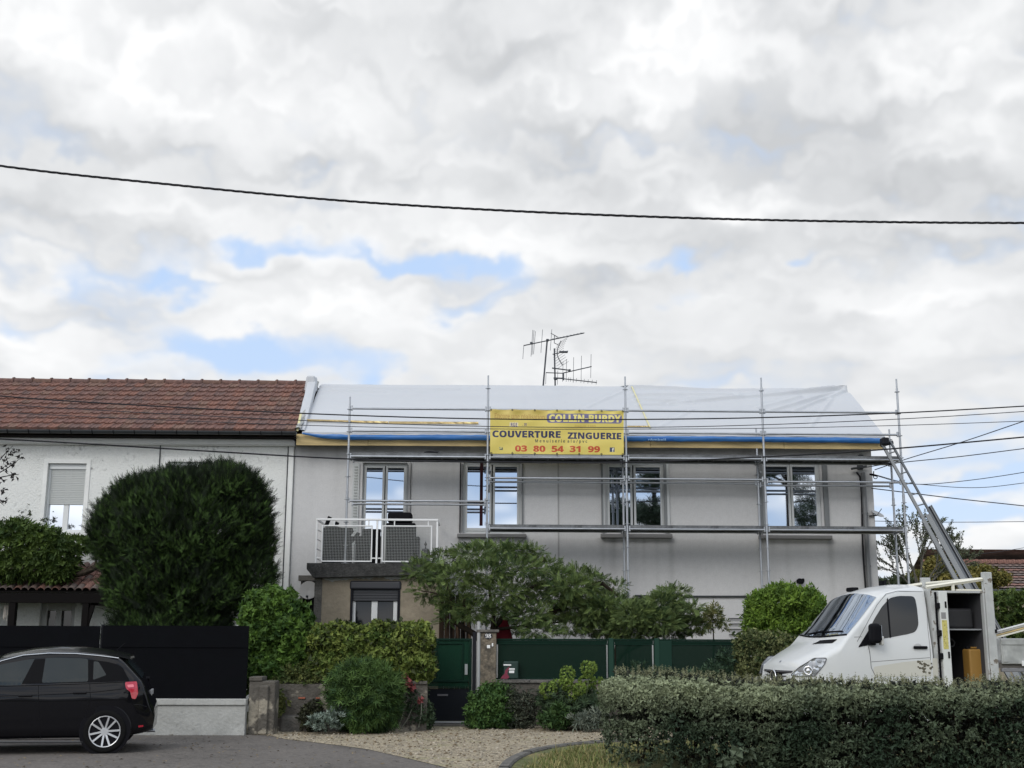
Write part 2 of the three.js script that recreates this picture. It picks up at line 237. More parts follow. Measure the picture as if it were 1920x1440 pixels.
// ---------------------------------------------------------------- the ground
const struct = (o, label) => tag(o, label, null, null, 'structure');
{
  const g = M('ground', flat([[-300, 60], [300, 60], [300, -600], [-300, -600]], -0.012), MAT.soil); struct(g, 'earth and rough grass behind the garden fences');
  // asphalt ahead and to the side of the car, up to the gravel verge
  const edge = [[470, 1377], [505, 1379], [536, 1386], [590, 1392], [640, 1398], [690, 1405], [757, 1420], [840, 1440], [930, 1470]].map(([x, y]) => gnd(x, y));
  const rd = M('road', flat([[-60, 20], [14, 20], [2.5, -8], ...edge.slice().reverse().map((p) => [p.x, p.z]), [-60, edge[0].z]], -0.004), MAT.asphalt); struct(rd, 'worn grey asphalt road under the black car');
  const gv = M('gravel_verge', flat([...edge.map((p) => [p.x, p.z]), [2.5, -8], [30, -8], [30, -26], [edge[0].x - 0.6, -23.6], [edge[0].x - 0.6, edge[0].z]], 0.001), MAT.gravel); struct(gv, 'beige gravel verge in front of the garden gate');
  // pebbles and dry leaves one can see on it
  const r = rng(5), pg = [new THREE.IcosahedronGeometry(1, 0)], n = 8200, im = new THREE.InstancedMesh(pg[0].scale(1, 0.55, 0.8), std([1, 1, 1], 0.95), n), mm = new THREE.Matrix4(), q = new THREE.Quaternion(), e = new THREE.Euler();
  let k = 0;
  const inside = (x, z) => { let c = false; const P = [...edge.map((p) => [p.x, p.z]), [9, -17.5], [9, -23], [edge[0].x, -22.6]]; for (let i = 0, j = P.length - 1; i < P.length; j = i++) if ((P[i][1] > z) !== (P[j][1] > z) && x < (P[j][0] - P[i][0]) * (z - P[i][1]) / (P[j][1] - P[i][1]) + P[i][0]) c = !c; return c; };
  while (k < n) {
    const x = lerp(-5, 9, r()), z = lerp(-23.4, -13.5, r()); if (!inside(x, z)) continue;
    e.set(r() * 0.5, r() * 6.3, r() * 0.5); const s = 0.006 + 0.024 * r() * r();
    im.setMatrixAt(k, mm.compose(V(x, s * 0.4, z), q.setFromEuler(e), V(s * (0.8 + r() * 0.8), s, s)));
    const t = r(); im.setColorAt(k, t < 0.42 ? lin(0.15, 0.115, 0.07) : lin(0.36, 0.32, 0.255).multiplyScalar(0.5 + 0.7 * r())); k++;
  }
  im.name = 'gravel_stones'; im.castShadow = im.receiveShadow = true; scene.add(im); tag(im, 'loose pebbles and dry leaves scattered on the verge', 'gravel', null, 'stuff');
}
{ // dry leaves blown over the road
  const r = rng(19), n = 420, g = new THREE.BufferGeometry(); g.setAttribute('position', new THREE.Float32BufferAttribute([0, 0, -1, 0.5, 0.25, 0, 0, 0.05, 1, -0.5, 0.2, 0.1], 3)); g.setIndex([0, 1, 2, 0, 2, 3]); g.computeVertexNormals();
  const im = new THREE.InstancedMesh(g, MAT.leafDark, n), m = new THREE.Matrix4(), q = new THREE.Quaternion(), e = new THREE.Euler();
  for (let i = 0; i < n; i++) { const c = gnd(lerp(-60, 860, r()), 1378 + 62 * Math.pow(r(), 1.6)), s = 0.012 + 0.02 * r(); e.set((r() - 0.5) * 0.6, r() * 6.28, (r() - 0.5) * 0.6); im.setMatrixAt(i, m.compose(V(c.x, 0.004, c.z), q.setFromEuler(e), V(s, s, s))); im.setColorAt(i, lin(0.20, 0.15, 0.08).multiplyScalar(0.4 + r())); }
  im.name = 'dry_leaves'; im.castShadow = im.receiveShadow = true; scene.add(im); tag(im, 'dry brown leaves scattered over the grey asphalt', 'leaves', null, 'stuff');
}
// the raised island with its kerb
const kerbLine = [[905, 1475], [918, 1455], [930, 1440], [945, 1424], [972, 1410], [1005, 1401], [1040, 1395], [1080, 1390.5], [1132, 1387], [1200, 1384], [1290, 1382], [1400, 1381]].map(([x, y]) => gnd(x, y, 0.12));
{
  const curve = new THREE.CatmullRomCurve3(kerbLine), N = 13, st = [];
  const kerb = thing('kerb', 'curved concrete kerb edging the grass island', 'kerb', [kerbLine[3].x, 0, kerbLine[3].z]); delete kerb.userData.category; kerb.userData.kind = 'structure';
  const len = curve.getLength();
  for (let i = 0; i < N; i++) {
    const a0 = i / N + 0.006 / len * 1, a1 = (i + 1) / N - 0.012 / len, sub = 5, prof = [[0, -0.05], [0, 0.09], [0.02, 0.12], [0.13, 0.122], [0.15, 0.10], [0.15, -0.05]];
    const g = surface((u, v) => { const s = lerp(a0, a1, u), p = curve.getPointAt(s), t = curve.getTangentAt(s), n = V(-t.z, 0, t.x).negate(); const f = v * (prof.length - 1), j = Math.min(prof.length - 2, Math.floor(f)), w = f - j; const o = lerp(prof[j][0], prof[j + 1][0], w), y = lerp(prof[j][1], prof[j + 1][1], w); return V(p.x - n.x * o, y + 0.004 * Math.sin(i * 2.3), p.z - n.z * o); }, sub, 10);
    M('kerb_stone', under(kerb, metres(toCreasedNormals(g, 0.5))), MAT.oldConcrete, kerb).material.side = THREE.DoubleSide;
  }
  const pts = curve.getPoints(40).map((p) => [p.x + 0.02, p.z + 0.12]);
  const isl = M('grass_island', flat([...pts, [24, pts.at(-1)[1]], [24, -6], [3.0, -6]], 0.09), std('#ffffff', 1, { map: tex(512, (u, v) => { const a = tn(u, v, 5, 5, 241), b = tn(u, v, 40, 4, 116), dry = sstep(-0.1, 0.3, a), m = 0.95 + 0.6 * b; return [lerp(0.40, 0.58, dry) * m, lerp(0.42, 0.52, dry) * m, lerp(0.26, 0.36, dry) * m]; }, 0.3), bumpMap: cl(bumpRough, 2), bumpScale: 0.04 }));
  struct(isl, 'dry yellowish grass inside the curved kerb');
  // grass blades
  const r = rng(77), n = 9000, bl = new THREE.BufferGeometry();
  bl.setAttribute('position', new THREE.Float32BufferAttribute([-0.06, 0, 0, 0.06, 0, 0, 0.03, 0.6, 0.08, -0.03, 0.6, 0.08, 0, 1, 0.28], 3)); bl.setIndex([0, 1, 2, 0, 2, 3, 3, 2, 4]); bl.computeVertexNormals();
  const im = new THREE.InstancedMesh(bl, MAT.leafDark, n), mm = new THREE.Matrix4(), q = new THREE.Quaternion(), e = new THREE.Euler();
  for (let k = 0; k < n; k++) {
    const t = r(), p = curve.getPointAt(0.12 + 0.75 * t), d = 0.2 + r() * 2.6, x = p.x + 0.15 + d * (t < 0.5 ? 0.35 : 0.02) + r() * 0.25, z = p.z + 0.14 + d;
    const h = 0.03 + 0.07 * r() * r() + (r() < 0.05 ? 0.08 : 0); e.set((r() - 0.5) * 0.9, r() * 6.3, (r() - 0.5) * 0.9);
    im.setMatrixAt(k, mm.compose(V(x, 0.085, z), q.setFromEuler(e), V(0.12, h, 0.12)));
    im.setColorAt(k, r() < 0.5 ? lin(0.26, 0.23, 0.10).multiplyScalar(0.6 + 0.7 * r()) : lin(0.12, 0.15, 0.045).multiplyScalar(0.6 + 0.8 * r()));
  }
  im.name = 'grass'; im.castShadow = im.receiveShadow = true; scene.add(im); tag(im, 'tufts of dry grass on the kerbed island', 'grass', null, 'stuff');
}

// ---------------------------------------------------------------- the grey house
const DW = 27.7, EAVE_D = 27.3, RIDGE_D = 30.0;
const P = (px, py, D = DW) => at(px, py, D);
const eaveY = P(1100, 816, EAVE_D).y, ridgeY = P(1090, 726, RIDGE_D).y, wallTop = P(1100, 835).y;
const gx0 = P(549, 950).x, gx1 = P(1634.5, 870).x, roofX1 = P(1657, 828, EAVE_D).x, roofX0 = P(556, 815, EAVE_D).x;
const grey_house = thing('grey_house', 'grey rendered two-storey house with its roof under a white tarpaulin', 'house', [gx0 + 6, 0, -DW]);
const GH = (n, g, m, p = grey_house) => { const geo = under(p, g); return M(n, geo, m, p); };
const rect = (x0, y0, x1, y1, D = DW) => { const a = P(x0, y1, D), b = P(x1, y0, D); return [a.x, a.y, b.x, b.y]; };
const openings = { w1: rect(675, 868, 764, 1068), w2: rect(868, 866, 977, 1000), w3: rect(1137, 867, 1245, 999), w4: rect(1433, 866, 1536, 1001), low: rect(562, 1089, 592, 1152) };
{
  { const W = 2048, H = 1024, cv = document.createElement('canvas'); cv.width = W; cv.height = H; const c = cv.getContext('2d'), im = c.createImageData(W, H), r = rng(88), LX = gx1 - gx0, LY = wallTop + 0.2;
    const drips = []; for (const [px0, px1, py] of [[857, 987, 1008], [1127, 1261, 1009], [1424, 1561, 1011]]) { const a = (P(px0, py).x - gx0) / LX, b = (P(px1, py).x - gx0) / LX, y = (P(px0, py).y + 0.2) / LY; for (const [e, k] of [[a + 0.003, 1], [b - 0.003, 1]]) drips.push([e, y, 0.004 + 0.004 * r(), 0.10 + 0.12 * r(), 0.10 * k]); for (let i = 0; i < 7; i++) drips.push([lerp(a, b, r()), y, 0.002 + 0.005 * r(), 0.04 + 0.12 * r(), 0.035 + 0.04 * r()]); }
    for (let i = 0; i < 46; i++) drips.push([r(), 1, 0.002 + 0.01 * r(), 0.03 + 0.12 * r(), 0.02 + 0.05 * r()]);
    for (let j = 0; j < H; j++) for (let i = 0; i < W; i++) { const u = i / W, v = 1 - j / H, x = u * LX, y = v * LY; let m = 1 + 0.06 * fbm(x * 0.5, y * 0.7, 2, 4) + 0.018 * N3(x * 9, y * 9, 4) + 0.03 * (N3(x * 33, y * 33, 9)); const seam = x > P(1047, 930).x - gx0 ? -0.02 : 0.01; m += seam - 0.09 * sstep(1.6, 0.2, y) * (0.6 + fbm(x * 1.3, y * 2, 7, 3)); for (const q of drips) if (Math.abs(u - q[0]) < q[2] * 2.5 && v < q[1]) { const w = Math.exp(-(((u - q[0] + 0.0012 * N3(y * 7, q[0] * 90, 1)) / q[2]) ** 2)) * Math.exp(-(q[1] - v) / q[3]); m -= q[4] * w; } const k = (j * W + i) * 4; im.data[k] = 199 * m; im.data[k + 1] = 199 * m; im.data[k + 2] = 199 * m; im.data[k + 3] = 255; }
    c.putImageData(im, 0, 0); const t = new THREE.CanvasTexture(cv); t.colorSpace = THREE.SRGBColorSpace; const g = slabWithHoles(gx0, -0.2, gx1, wallTop, -DW, 0.35, Object.values(openings)), uv = g.attributes.uv, p = g.attributes.position; for (let i = 0; i < p.count; i++) uv.setXY(i, (p.getX(i) - gx0) / LX, (p.getY(i) + 0.2) / LY);
    GH('wall', g, std('#ffffff', 0.92, { map: t, bumpMap: (() => { const b = cl(bumpFine, 11, 5); return b; })(), bumpScale: 0.0012 })); }
  GH('side_wall', [box(gx1 - 0.3, 0, -DW - 0.36, gx1, wallTop, -DW - 5.2), box(gx0 + 0.02, 0, -DW - 5.2, gx1 - 0.31, wallTop, -DW - 5.0)].map((g) => metres(g)), MAT.greyRender);
  // dark rooms behind the openings
  GH('interior', [box(gx0 + 0.3, 2.75, -DW - 2.4, gx1 - 0.4, 2.8, -DW - 0.36), box(gx0 + 0.3, 0, -DW - 2.45, gx1 - 0.4, wallTop, -DW - 2.41)], MAT.anthracite);
  // roof deck under the tarpaulin, and rear slope
  const deckT = (x0, x1) => { const s = new THREE.Shape([[EAVE_D - 0.02, eaveY - 0.1], [RIDGE_D, ridgeY - 0.08], [2 * RIDGE_D - EAVE_D, eaveY - 0.1], [RIDGE_D, ridgeY - 0.35]].map(([d, y]) => new THREE.Vector2(d, y))); return new THREE.ExtrudeGeometry(s, { depth: x1 - x0, bevelEnabled: false }).rotateY(Math.PI / 2).translate(x0, 0, 0); };
  GH('roof_deck', deckT(gx0 + 0.05, roofX1 - 0.05), MAT.darkWood);
  // fascia boards, long planks end to end
  const f0 = P(555, 832, EAVE_D - 0.06), cuts = [f0.x, P(690, 832, EAVE_D - 0.06).x, P(960, 832, EAVE_D - 0.06).x, P(1220, 832, EAVE_D - 0.06).x, P(1470, 832, EAVE_D - 0.06).x, P(1661, 838, EAVE_D - 0.06).x];
  const fy0 = P(1100, 838.5, EAVE_D - 0.06).y;
  for (let i = 0; i < 5; i++) GH('fascia_board', metres(rbox(cuts[i] + 0.003, fy0 + (i % 2) * 0.004, -EAVE_D + 0.02, cuts[i + 1] - 0.003, eaveY - 0.03 + (i % 2) * 0.004, -EAVE_D + 0.055, 0.004, 1)), MAT.pineBoard);
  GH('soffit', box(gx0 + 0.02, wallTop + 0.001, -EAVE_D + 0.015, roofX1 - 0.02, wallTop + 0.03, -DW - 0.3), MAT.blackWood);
  // vertical joint between the two halves of the front and a stray anchor hole
  const jx = P(1047, 930).x; GH('wall_joint', box(jx - 0.018, P(1047, 1060).y, -DW + 0.001, jx + 0.018, wallTop - 0.02, -DW + 0.006), std([0.36, 0.36, 0.355], 0.95));
  // windows
  const win = (o, { rec = 0.10, panes, frame = MAT.greyFrame, sill, glass = MAT.mirrorPane, tilt = [0, 0], label }) => {
    const [x0, y0, x1, y1] = o, z = -DW - rec, root = new THREE.Group(); root.name = 'window'; root.position.set((x0 + x1) / 2, y0, z); root.position.sub(grey_house.position); grey_house.add(root); if (label) root.userData.label = label;
    const f = []; const fw = 0.055;
    f.push(rbox(x0, y0, z - 0.05, x0 + fw, y1, z + 0.03, 0.006, 1), rbox(x1 - fw, y0, z - 0.05, x1, y1, z + 0.03, 0.006, 1), rbox(x0 + fw, y1 - fw, z - 0.05, x1 - fw, y1, z + 0.028, 0.006, 1), rbox(x0 + fw, y0, z - 0.05, x1 - fw, y0 + fw, z + 0.028, 0.006, 1));
    GH('frame', f, frame, root);
    panes.forEach(([a, b], i) => {
      const sx = lerp(x0, x1, a), ex = lerp(x0, x1, b), b0 = y0 + fw + 0.004, b1 = y1 - fw - 0.004, sw = 0.05, s = [];
      const put = (g) => g.translate(-sx, 0, -z).rotateY(tilt[i] || 0).translate(sx, 0, z);
      s.push(rbox(sx, b0, z - 0.02, sx + sw, b1, z + 0.042, 0.006, 1), rbox(ex - sw, b0, z - 0.02, ex, b1, z + 0.042, 0.006, 1), rbox(sx + sw, b0, z - 0.02, ex - sw, b0 + sw + 0.02, z + 0.041, 0.006, 1), rbox(sx + sw, b1 - sw, z - 0.02, ex - sw, b1, z + 0.041, 0.006, 1));
      GH('sash', put(join(s)), frame, root);
      GH('pane', put(box(sx + sw - 0.008, b0 + sw, z + 0.0, ex - sw + 0.008, b1 - sw + 0.008, z + 0.012)), glass, root);
    });
    if (sill) { const [a, b, c, d] = sill; const A = P(a, c, DW - 0.12), B = P(b, d, DW - 0.12); GH('sill', metres(rbox(A.x, B.y, -DW - rec + 0.02, B.x, A.y, -DW + 0.13, 0.012)), MAT.sill, root); }
    return root;
  };
  win(openings.w1, { panes: [[0.03, 0.49], [0.51, 0.97]], tilt: [0, 0.004], rec: 0.12, label: 'glazed balcony door reflecting the sky' });
  win(openings.w2, { panes: [[0.03, 0.49], [0.51, 0.97]], sill: [857, 987, 1000.5, 1008], tilt: [0.0, -0.004] });
  win(openings.w3, { panes: [[0.03, 0.46], [0.48, 0.97]], sill: [1127, 1261, 1000.5, 1009], tilt: [0.022, -0.006] });
  win(openings.w4, { panes: [[0.03, 0.49], [0.50, 0.97]], sill: [1424, 1561, 1003, 1011], tilt: [0, 0.01], glass: MAT.mirrorPane });
  { const a = P(899, 985, DW + 0.03), b = P(906, 868, DW + 0.03); GH('reflection_bar', rbox(a.x, a.y, -DW - 0.06, b.x, b.y, -DW - 0.03, 0.005), dull([0.035, 0.010, 0.014], 0.6)); }  // maroon bar added to stand for the reddish scaffold reflection in the glass
  // folded shutters beside the openings: thin leaves with louvre slats, seen nearly on edge
  const leaf = (px0, px1, py0, py1, m, z = 0.05) => { const [x0, y0, x1, y1] = rect(px0, py0, px1, py1); const s = [rbox(x0, y0, -DW + 0.002, x1, y1, -DW + z, 0.005, 1)]; return GH('shutter', s, m); };
  { const [x0, y0, x1, y1] = rect(656, 869, 675, 1066), sh = leaf(656, 675, 869, 1066, MAT.greyFrame, 0.03); for (let i = 0; i < 34; i++) { const y = lerp(y0 + 0.1, y1 - 0.1, i / 33); GH('slat', box(x0 + 0.04, y, -DW + 0.03, x1 - 0.04, y + 0.03, -DW + 0.045).rotateX(0), std([0.36, 0.38, 0.37], 0.6), sh); } }
  for (const [a, b, m] of [[766.5, 771, MAT.anthracite], [861, 864.5, MAT.anthracite], [1130.5, 1132.5, MAT.greyFrame], [1250.5, 1253, MAT.greyFrame]]) leaf(a, b, 868, a < 800 ? 1062 : 999, m, 0.05);
  for (const [a, b] of [[761.5, 764.5], [865.5, 868], [978, 981], [1128, 1130], [1246, 1248.5], [1425, 1427], [1546.5, 1549]]) leaf(a, b, 870, 998, MAT.aluminium, 0.06);
  // opening beside the extension, small
  { const [x0, y0, x1, y1] = openings.low; GH('niche_window', [box(x0 + 0.02, y0, -DW - 0.3, x1, y1, -DW - 0.28)], MAT.black); GH('lintel', metres(rbox(x0 - 0.06, y1, -DW - 0.1, x1 + 0.05, y1 + 0.12, -DW + 0.02, 0.01)), MAT.oldConcrete); }
  // down pipe and cables at the corner
  const pa = P(1618, 886, DW - 0.08), pb = P(1627.5, 1150, DW - 0.08); pb.x = pa.x; pb.y = 0.1;
  GH('downpipe', [rod(pb, pa, 0.055, 12), ...[0.6, 1.9, 3.2, 4.4].map((y) => rod(V(pa.x, y, pa.z), V(pa.x, y + 0.03, pa.z), 0.064, 12))], std([0.17, 0.175, 0.18], 0.5, { metalness: 0.3 }));
  const ca = P(1611, 890, DW - 0.03); GH('wall_cable', tube([V(ca.x, 0.2, ca.z), V(ca.x + 0.01, 2, ca.z), V(ca.x - 0.01, 3.6, ca.z), V(ca.x, ca.y, ca.z), V(ca.x - 0.06, ca.y + 0.06, ca.z)], 0.02, 40), MAT.wireBlack);
  const bk = P(1612, 876, DW - 0.12); GH('cable_bracket', [rod(V(bk.x - 0.2, bk.y - 0.04, bk.z), V(bk.x + 0.16, bk.y + 0.02, bk.z), 0.025), rod(V(bk.x, bk.y - 0.02, bk.z - 0.12), V(bk.x, bk.y, bk.z + 0.06), 0.02), rbox(bk.x - 0.05, bk.y - 0.06, bk.z - 0.06, bk.x + 0.07, bk.y + 0.08, bk.z + 0.04, 0.015), rbox(bk.x + 0.0, bk.y + 0.1, bk.z - 0.1, bk.x + 0.12, bk.y + 0.3, bk.z - 0.02, 0.02)], MAT.gutter);
  // pipe along the ground floor and the awning box
  const q0 = P(1190, 1117), q1 = P(1402, 1121); GH('conduit', tube([V(q0.x, q0.y, -DW + 0.04), V((q0.x + q1.x) / 2, q0.y - 0.01, -DW + 0.04), V(q1.x, q0.y - 0.005, -DW + 0.04)], 0.022, 30), MAT.gutter);
  const [ax0, ay0, ax1, ay1] = rect(1184, 1121, 1226, 1150); GH('awning_box', rbox(ax0, ay0, -DW + 0.002, ax1, ay1, -DW + 0.16, 0.03), MAT.anthracite);
  const [lx0, ly0, lx1, ly1] = rect(1366, 1160, 1400, 1190); GH('window_grille', [0, 1, 2, 3].map((i) => rod(V(lx0, lerp(ly0, ly1, i / 3), -DW + 0.05), V(lx1, lerp(ly0, ly1, i / 3), -DW + 0.05), 0.012)), MAT.gutter);
  // ground-floor extension that carries the balcony
  const DE = 26.45, ex0 = P(590, 1100, DE).x, ex1 = P(824, 1150, DE).x, ey1 = P(700, 1069, DE).y;
  const eo = rect(655, 1091, 751, 1186, DE);
  GH('extension_wall', slabWithHoles(ex0 + 0.16, -0.2, ex1, ey1, -DE, 0.25, [eo]), MAT.beigeRender);
  GH('extension_side', metres(box(ex1 - 0.24, -0.2, -DE - 0.251, ex1, ey1, -DW + 0.003)), MAT.beigeRender); GH('extension_side', metres(box(ex0 + 0.02, -0.2, -DE - 0.251, ex0 + 0.24, ey1, -DW + 0.003)), MAT.beigeRender);
  GH('corner_pillar', metres(rbox(ex0, -0.2, -DE - 0.2, ex0 + 0.159, ey1, -DE + 0.03, 0.01)), MAT.oldConcrete);
  GH('plaster_band', metres(surface((u, v) => { const x = lerp(ex0 + 0.17, ex1 - 0.01, u), h = 0.16 + 0.10 * N3(x * 3.1, 1.7, 0) + 0.05 * N3(x * 11, 4, 2) + 0.05 * (1 - u); return V(x, ey1 - h * (1 - v) - 0.002, -DE + 0.004 + 0.003 * v); }, 60, 1)), MAT.paleWall).userData.label = 'ragged strip of bare grey plaster under the balcony';
  // balcony slab
  const sx0 = P(576, 1062, 26.28).x, sx1 = P(842, 1062, 26.28).x, sy1 = P(700, 1057, 26.28).y, sy0 = P(700, 1069, 26.28).y;
  const slab = new THREE.Shape([[sx0, sy1], [sx1, sy1], [sx1, sy0], [ex1, sy0 - 0.08], [ex0, sy0 - 0.16], [ex0 - 0.02, sy0 - 0.14], [sx0, sy0 + 0.02]].map(([x, y]) => new THREE.Vector2(x, y)));
  GH('balcony_slab', metres(new THREE.ExtrudeGeometry(slab, { depth: DW - 26.28 - 0.003, bevelEnabled: true, bevelSize: 0.01, bevelThickness: 0.01, bevelSegments: 1 }).translate(0, 0, -DW + 0.004)), std('#ffffff', 0.95, { map: tex(512, (u, v) => { const a = tn(u, v, 7, 5, 251), b = tn(u, v, 30, 4, 126); const m = 0.85 + 0.6 * a + 0.5 * b; return [0.285 * m, 0.285 * m, 0.28 * m]; }, 0.9), bumpMap: cl(bumpRough, 1.3), bumpScale: 0.02 }));
  // window of the extension
  const [x0, y0, x1, y1] = eo, z = -DE - 0.12, w = new THREE.Group(); w.name = 'window'; w.position.set((x0 + x1) / 2, y0, z).sub(grey_house.position); grey_house.add(w); w.userData.label = 'dark window with grey roller shutter box and white posts under the balcony';
  GH('shutter_box', rbox(x0 - 0.02, y1 - 0.17, -DE - 0.15, x1 + 0.02, y1 + 0.02, -DE + 0.05, 0.05, 4), std([0.035, 0.037, 0.045], 0.45), w);
  GH('guide_rail', rbox(x0, y0, -DE - 0.06, x0 + 0.05, y1 - 0.17, -DE + 0.02, 0.008), MAT.anthracite, w); GH('guide_rail', rbox(x1 - 0.05, y0, -DE - 0.06, x1, y1 - 0.17, -DE + 0.02, 0.008), MAT.anthracite, w);
  for (let i = 0; i < 4; i++) GH('shutter_slat', rbox(x0 + 0.05, y1 - 0.24 - i * 0.055, -DE - 0.05, x1 - 0.05, y1 - 0.188 - i * 0.055, -DE - 0.03, 0.012), std([0.04, 0.043, 0.05], 0.5), w);
  for (const [a, b] of [[660, 668], [697.5, 709], [738.5, 746]]) { const A = P(a, 1100, DE + 0.08), B = P(b, 1100, DE + 0.08); GH('frame_post', rbox(A.x, y0, z - 0.02, B.x, y1 - 0.36, z + 0.05, 0.01), MAT.whitePvc, w); }
  GH('pane', box(x0 + 0.02, y0, z - 0.04, x1 - 0.02, y1, z - 0.025), MAT.darkPane, w);
  GH('frame_head', rbox(x0 + 0.05, y1 - 0.42, z - 0.02, x1 - 0.05, y1 - 0.361, z + 0.03, 0.01), std([0.05, 0.052, 0.058], 0.5), w);
  // balcony railing: white tube frame with two wire panels
  const rl = new THREE.Group(); rl.name = 'balcony_railing'; const DR = 26.36, rz = -DR; rl.position.set(P(707, 1062, DR).x, sy1, rz).sub(grey_house.position); grey_house.add(rl);
  const X = (px) => P(px, 1020, DR).x, Yy = (py) => P(707, py, DR).y, ra = X(593), rb = X(819.5), rm = X(706.5), rt = Yy(974.5);
  const sq = (x0_, y0_, x1_, y1_, z0 = rz - 0.02, z1 = rz + 0.02) => rbox(x0_, y0_, z0, x1_, y1_, z1, 0.006, 1);
  GH('handrail', [sq(ra - 0.02, rt - 0.02, rb + 0.02, rt + 0.022, rz - 0.03, rz + 0.03), box(ra - 0.02, rt - 0.02, rz - 1.2, ra + 0.02, rt + 0.015, rz - 0.031), box(rb - 0.02, rt - 0.02, rz - 1.2, rb + 0.02, rt + 0.015, rz - 0.031)], MAT.whitePaint, rl);
  for (const x of [ra, rm, rb]) GH('post', sq(x - 0.02, sy1 - 0.02, x + 0.02, rt - 0.021), MAT.whitePaint, rl);
  const bt = Yy(1054), tp = Yy(985);
  for (const [a, b] of [[X(602.5), X(698)], [X(716), X(810)]]) {
    GH('panel_frame', [sq(a, bt, a + 0.028, tp), sq(b - 0.028, bt, b, tp), sq(a + 0.029, tp - 0.028, b - 0.029, tp), sq(a + 0.029, bt, b - 0.029, bt + 0.028), sq(a - (a < rm - 0.3 ? a - ra - 0.02 : 0.08), Yy(1048), a - 0.001, Yy(1045.6)), sq(b + 0.001, Yy(1048), b + 0.08, Yy(1045.6)), sq(a + 0.25, tp + 0.001, a + 0.275, rt - 0.022), sq(b - 0.1, tp + 0.001, b - 0.075, rt - 0.022)], MAT.whitePaint, rl);
    const wires = [], st = 0.033; for (let x = a + 0.04; x < b - 0.03; x += st) wires.push(box(x, bt + 0.028, rz - 0.003, x + 0.0038, tp - 0.028, rz + 0.002)); for (let y = bt + 0.04; y < tp - 0.03; y += st) wires.push(box(a + 0.028, y, rz + 0.0022, b - 0.028, y + 0.0038, rz + 0.007));
    GH('wire_mesh', wires, std([0.42, 0.44, 0.43], 0.5), rl);
  }
  GH('baluster', sq(X(663), sy1 - 0.02, X(666.5), Yy(1020), rz - 0.08, rz - 0.05), MAT.aluminium, rl);
  GH('side_bars', [0, 1, 2, 3].map((i) => rod(V(ra, lerp(sy1, rt, 0.12 + i * 0.22), rz), V(ra, lerp(sy1, rt, 0.12 + i * 0.22), rz - 1.2), 0.01, 6)), MAT.whitePaint, rl);
}
// things standing on the balcony
{
  const DB = 26.75, sy = P(700, 1060, 26.3).y, X = (px) => P(px, 1020, DB).x, Yy = (py) => P(700, py, DB).y;
  const c = thing('garden_cabinet', 'tall black storage box on the balcony against the glazed door', 'cabinet', [X(748), sy, -DB - 0.2]);
  M('body', under(c, rbox(X(723), sy, -DB - 0.45, X(778), Yy(980), -DB, 0.03, 3)), MAT.black, c); M('lid', under(c, rbox(X(725), Yy(979.6), -DB - 0.43, X(771), Yy(959.5), -DB - 0.02, 0.06, 4)), MAT.black, c); M('shelf_step', under(c, rbox(X(778.5), sy, -DB - 0.4, X(786), Yy(1005), -DB - 0.06, 0.02)), MAT.black, c);
  const l = thing('lantern', 'small dark lantern with a pointed top on the balcony beside the black cabinet', 'lantern', [X(798.5), sy, -DB + 0.1]);
  M('body', new THREE.LatheGeometry([[0, 0], [0.10, 0], [0.115, 0.06], [0.105, 0.3], [0.07, 0.38], [0, 0.385]].map(([a, b]) => new THREE.Vector2(a, b)), 14), MAT.black, l); M('finial', new THREE.LatheGeometry([[0.02, 0.386], [0.012, 0.43], [0.022, 0.46], [0.035, 0.48], [0.02, 0.5], [0.008, 0.52], [0, 0.56]].map(([a, b]) => new THREE.Vector2(a, b)), 10), MAT.black, l);
  const ch = thing('folded_lounger', 'folded black garden lounger with raised armrests behind the wire mesh of the balcony', 'garden lounger', [X(640), sy, -DB]);
  const z = -DB + 0.12; const tri = (pts, t) => new THREE.ExtrudeGeometry(new THREE.Shape(pts.map(([x, y]) => new THREE.Vector2(X(x), Yy(y)))), { depth: t, bevelEnabled: false }).translate(0, 0, z);
  M('fabric', under(ch, tri([[606, 1058], [606, 992], [612, 989], [628, 988], [645, 991], [661, 991], [664, 998], [658, 1006], [664, 1007], [670, 999], [676, 1001], [674, 1006], [680, 1006], [680, 993], [698, 992], [698, 1058], [667, 1058], [667, 1014], [661, 1020], [662, 1058]], 0.03)), MAT.black, ch);
  M('backing', under(ch, box(X(706.5) - 0.09, sy, z, X(706.5) + 0.09, Yy(993), z + 0.02)), MAT.black, ch);
  for (const [a, b] of [[[612, 990], [619.5, 971]], [[630, 990], [634, 981]]]) M('armrest', under(ch, bar(V(X(a[0]), Yy(a[1]), z + 0.1), V(X(b[0]), Yy(b[1]), z + 0.1), 0.08, 0.05)), MAT.black, ch);
}
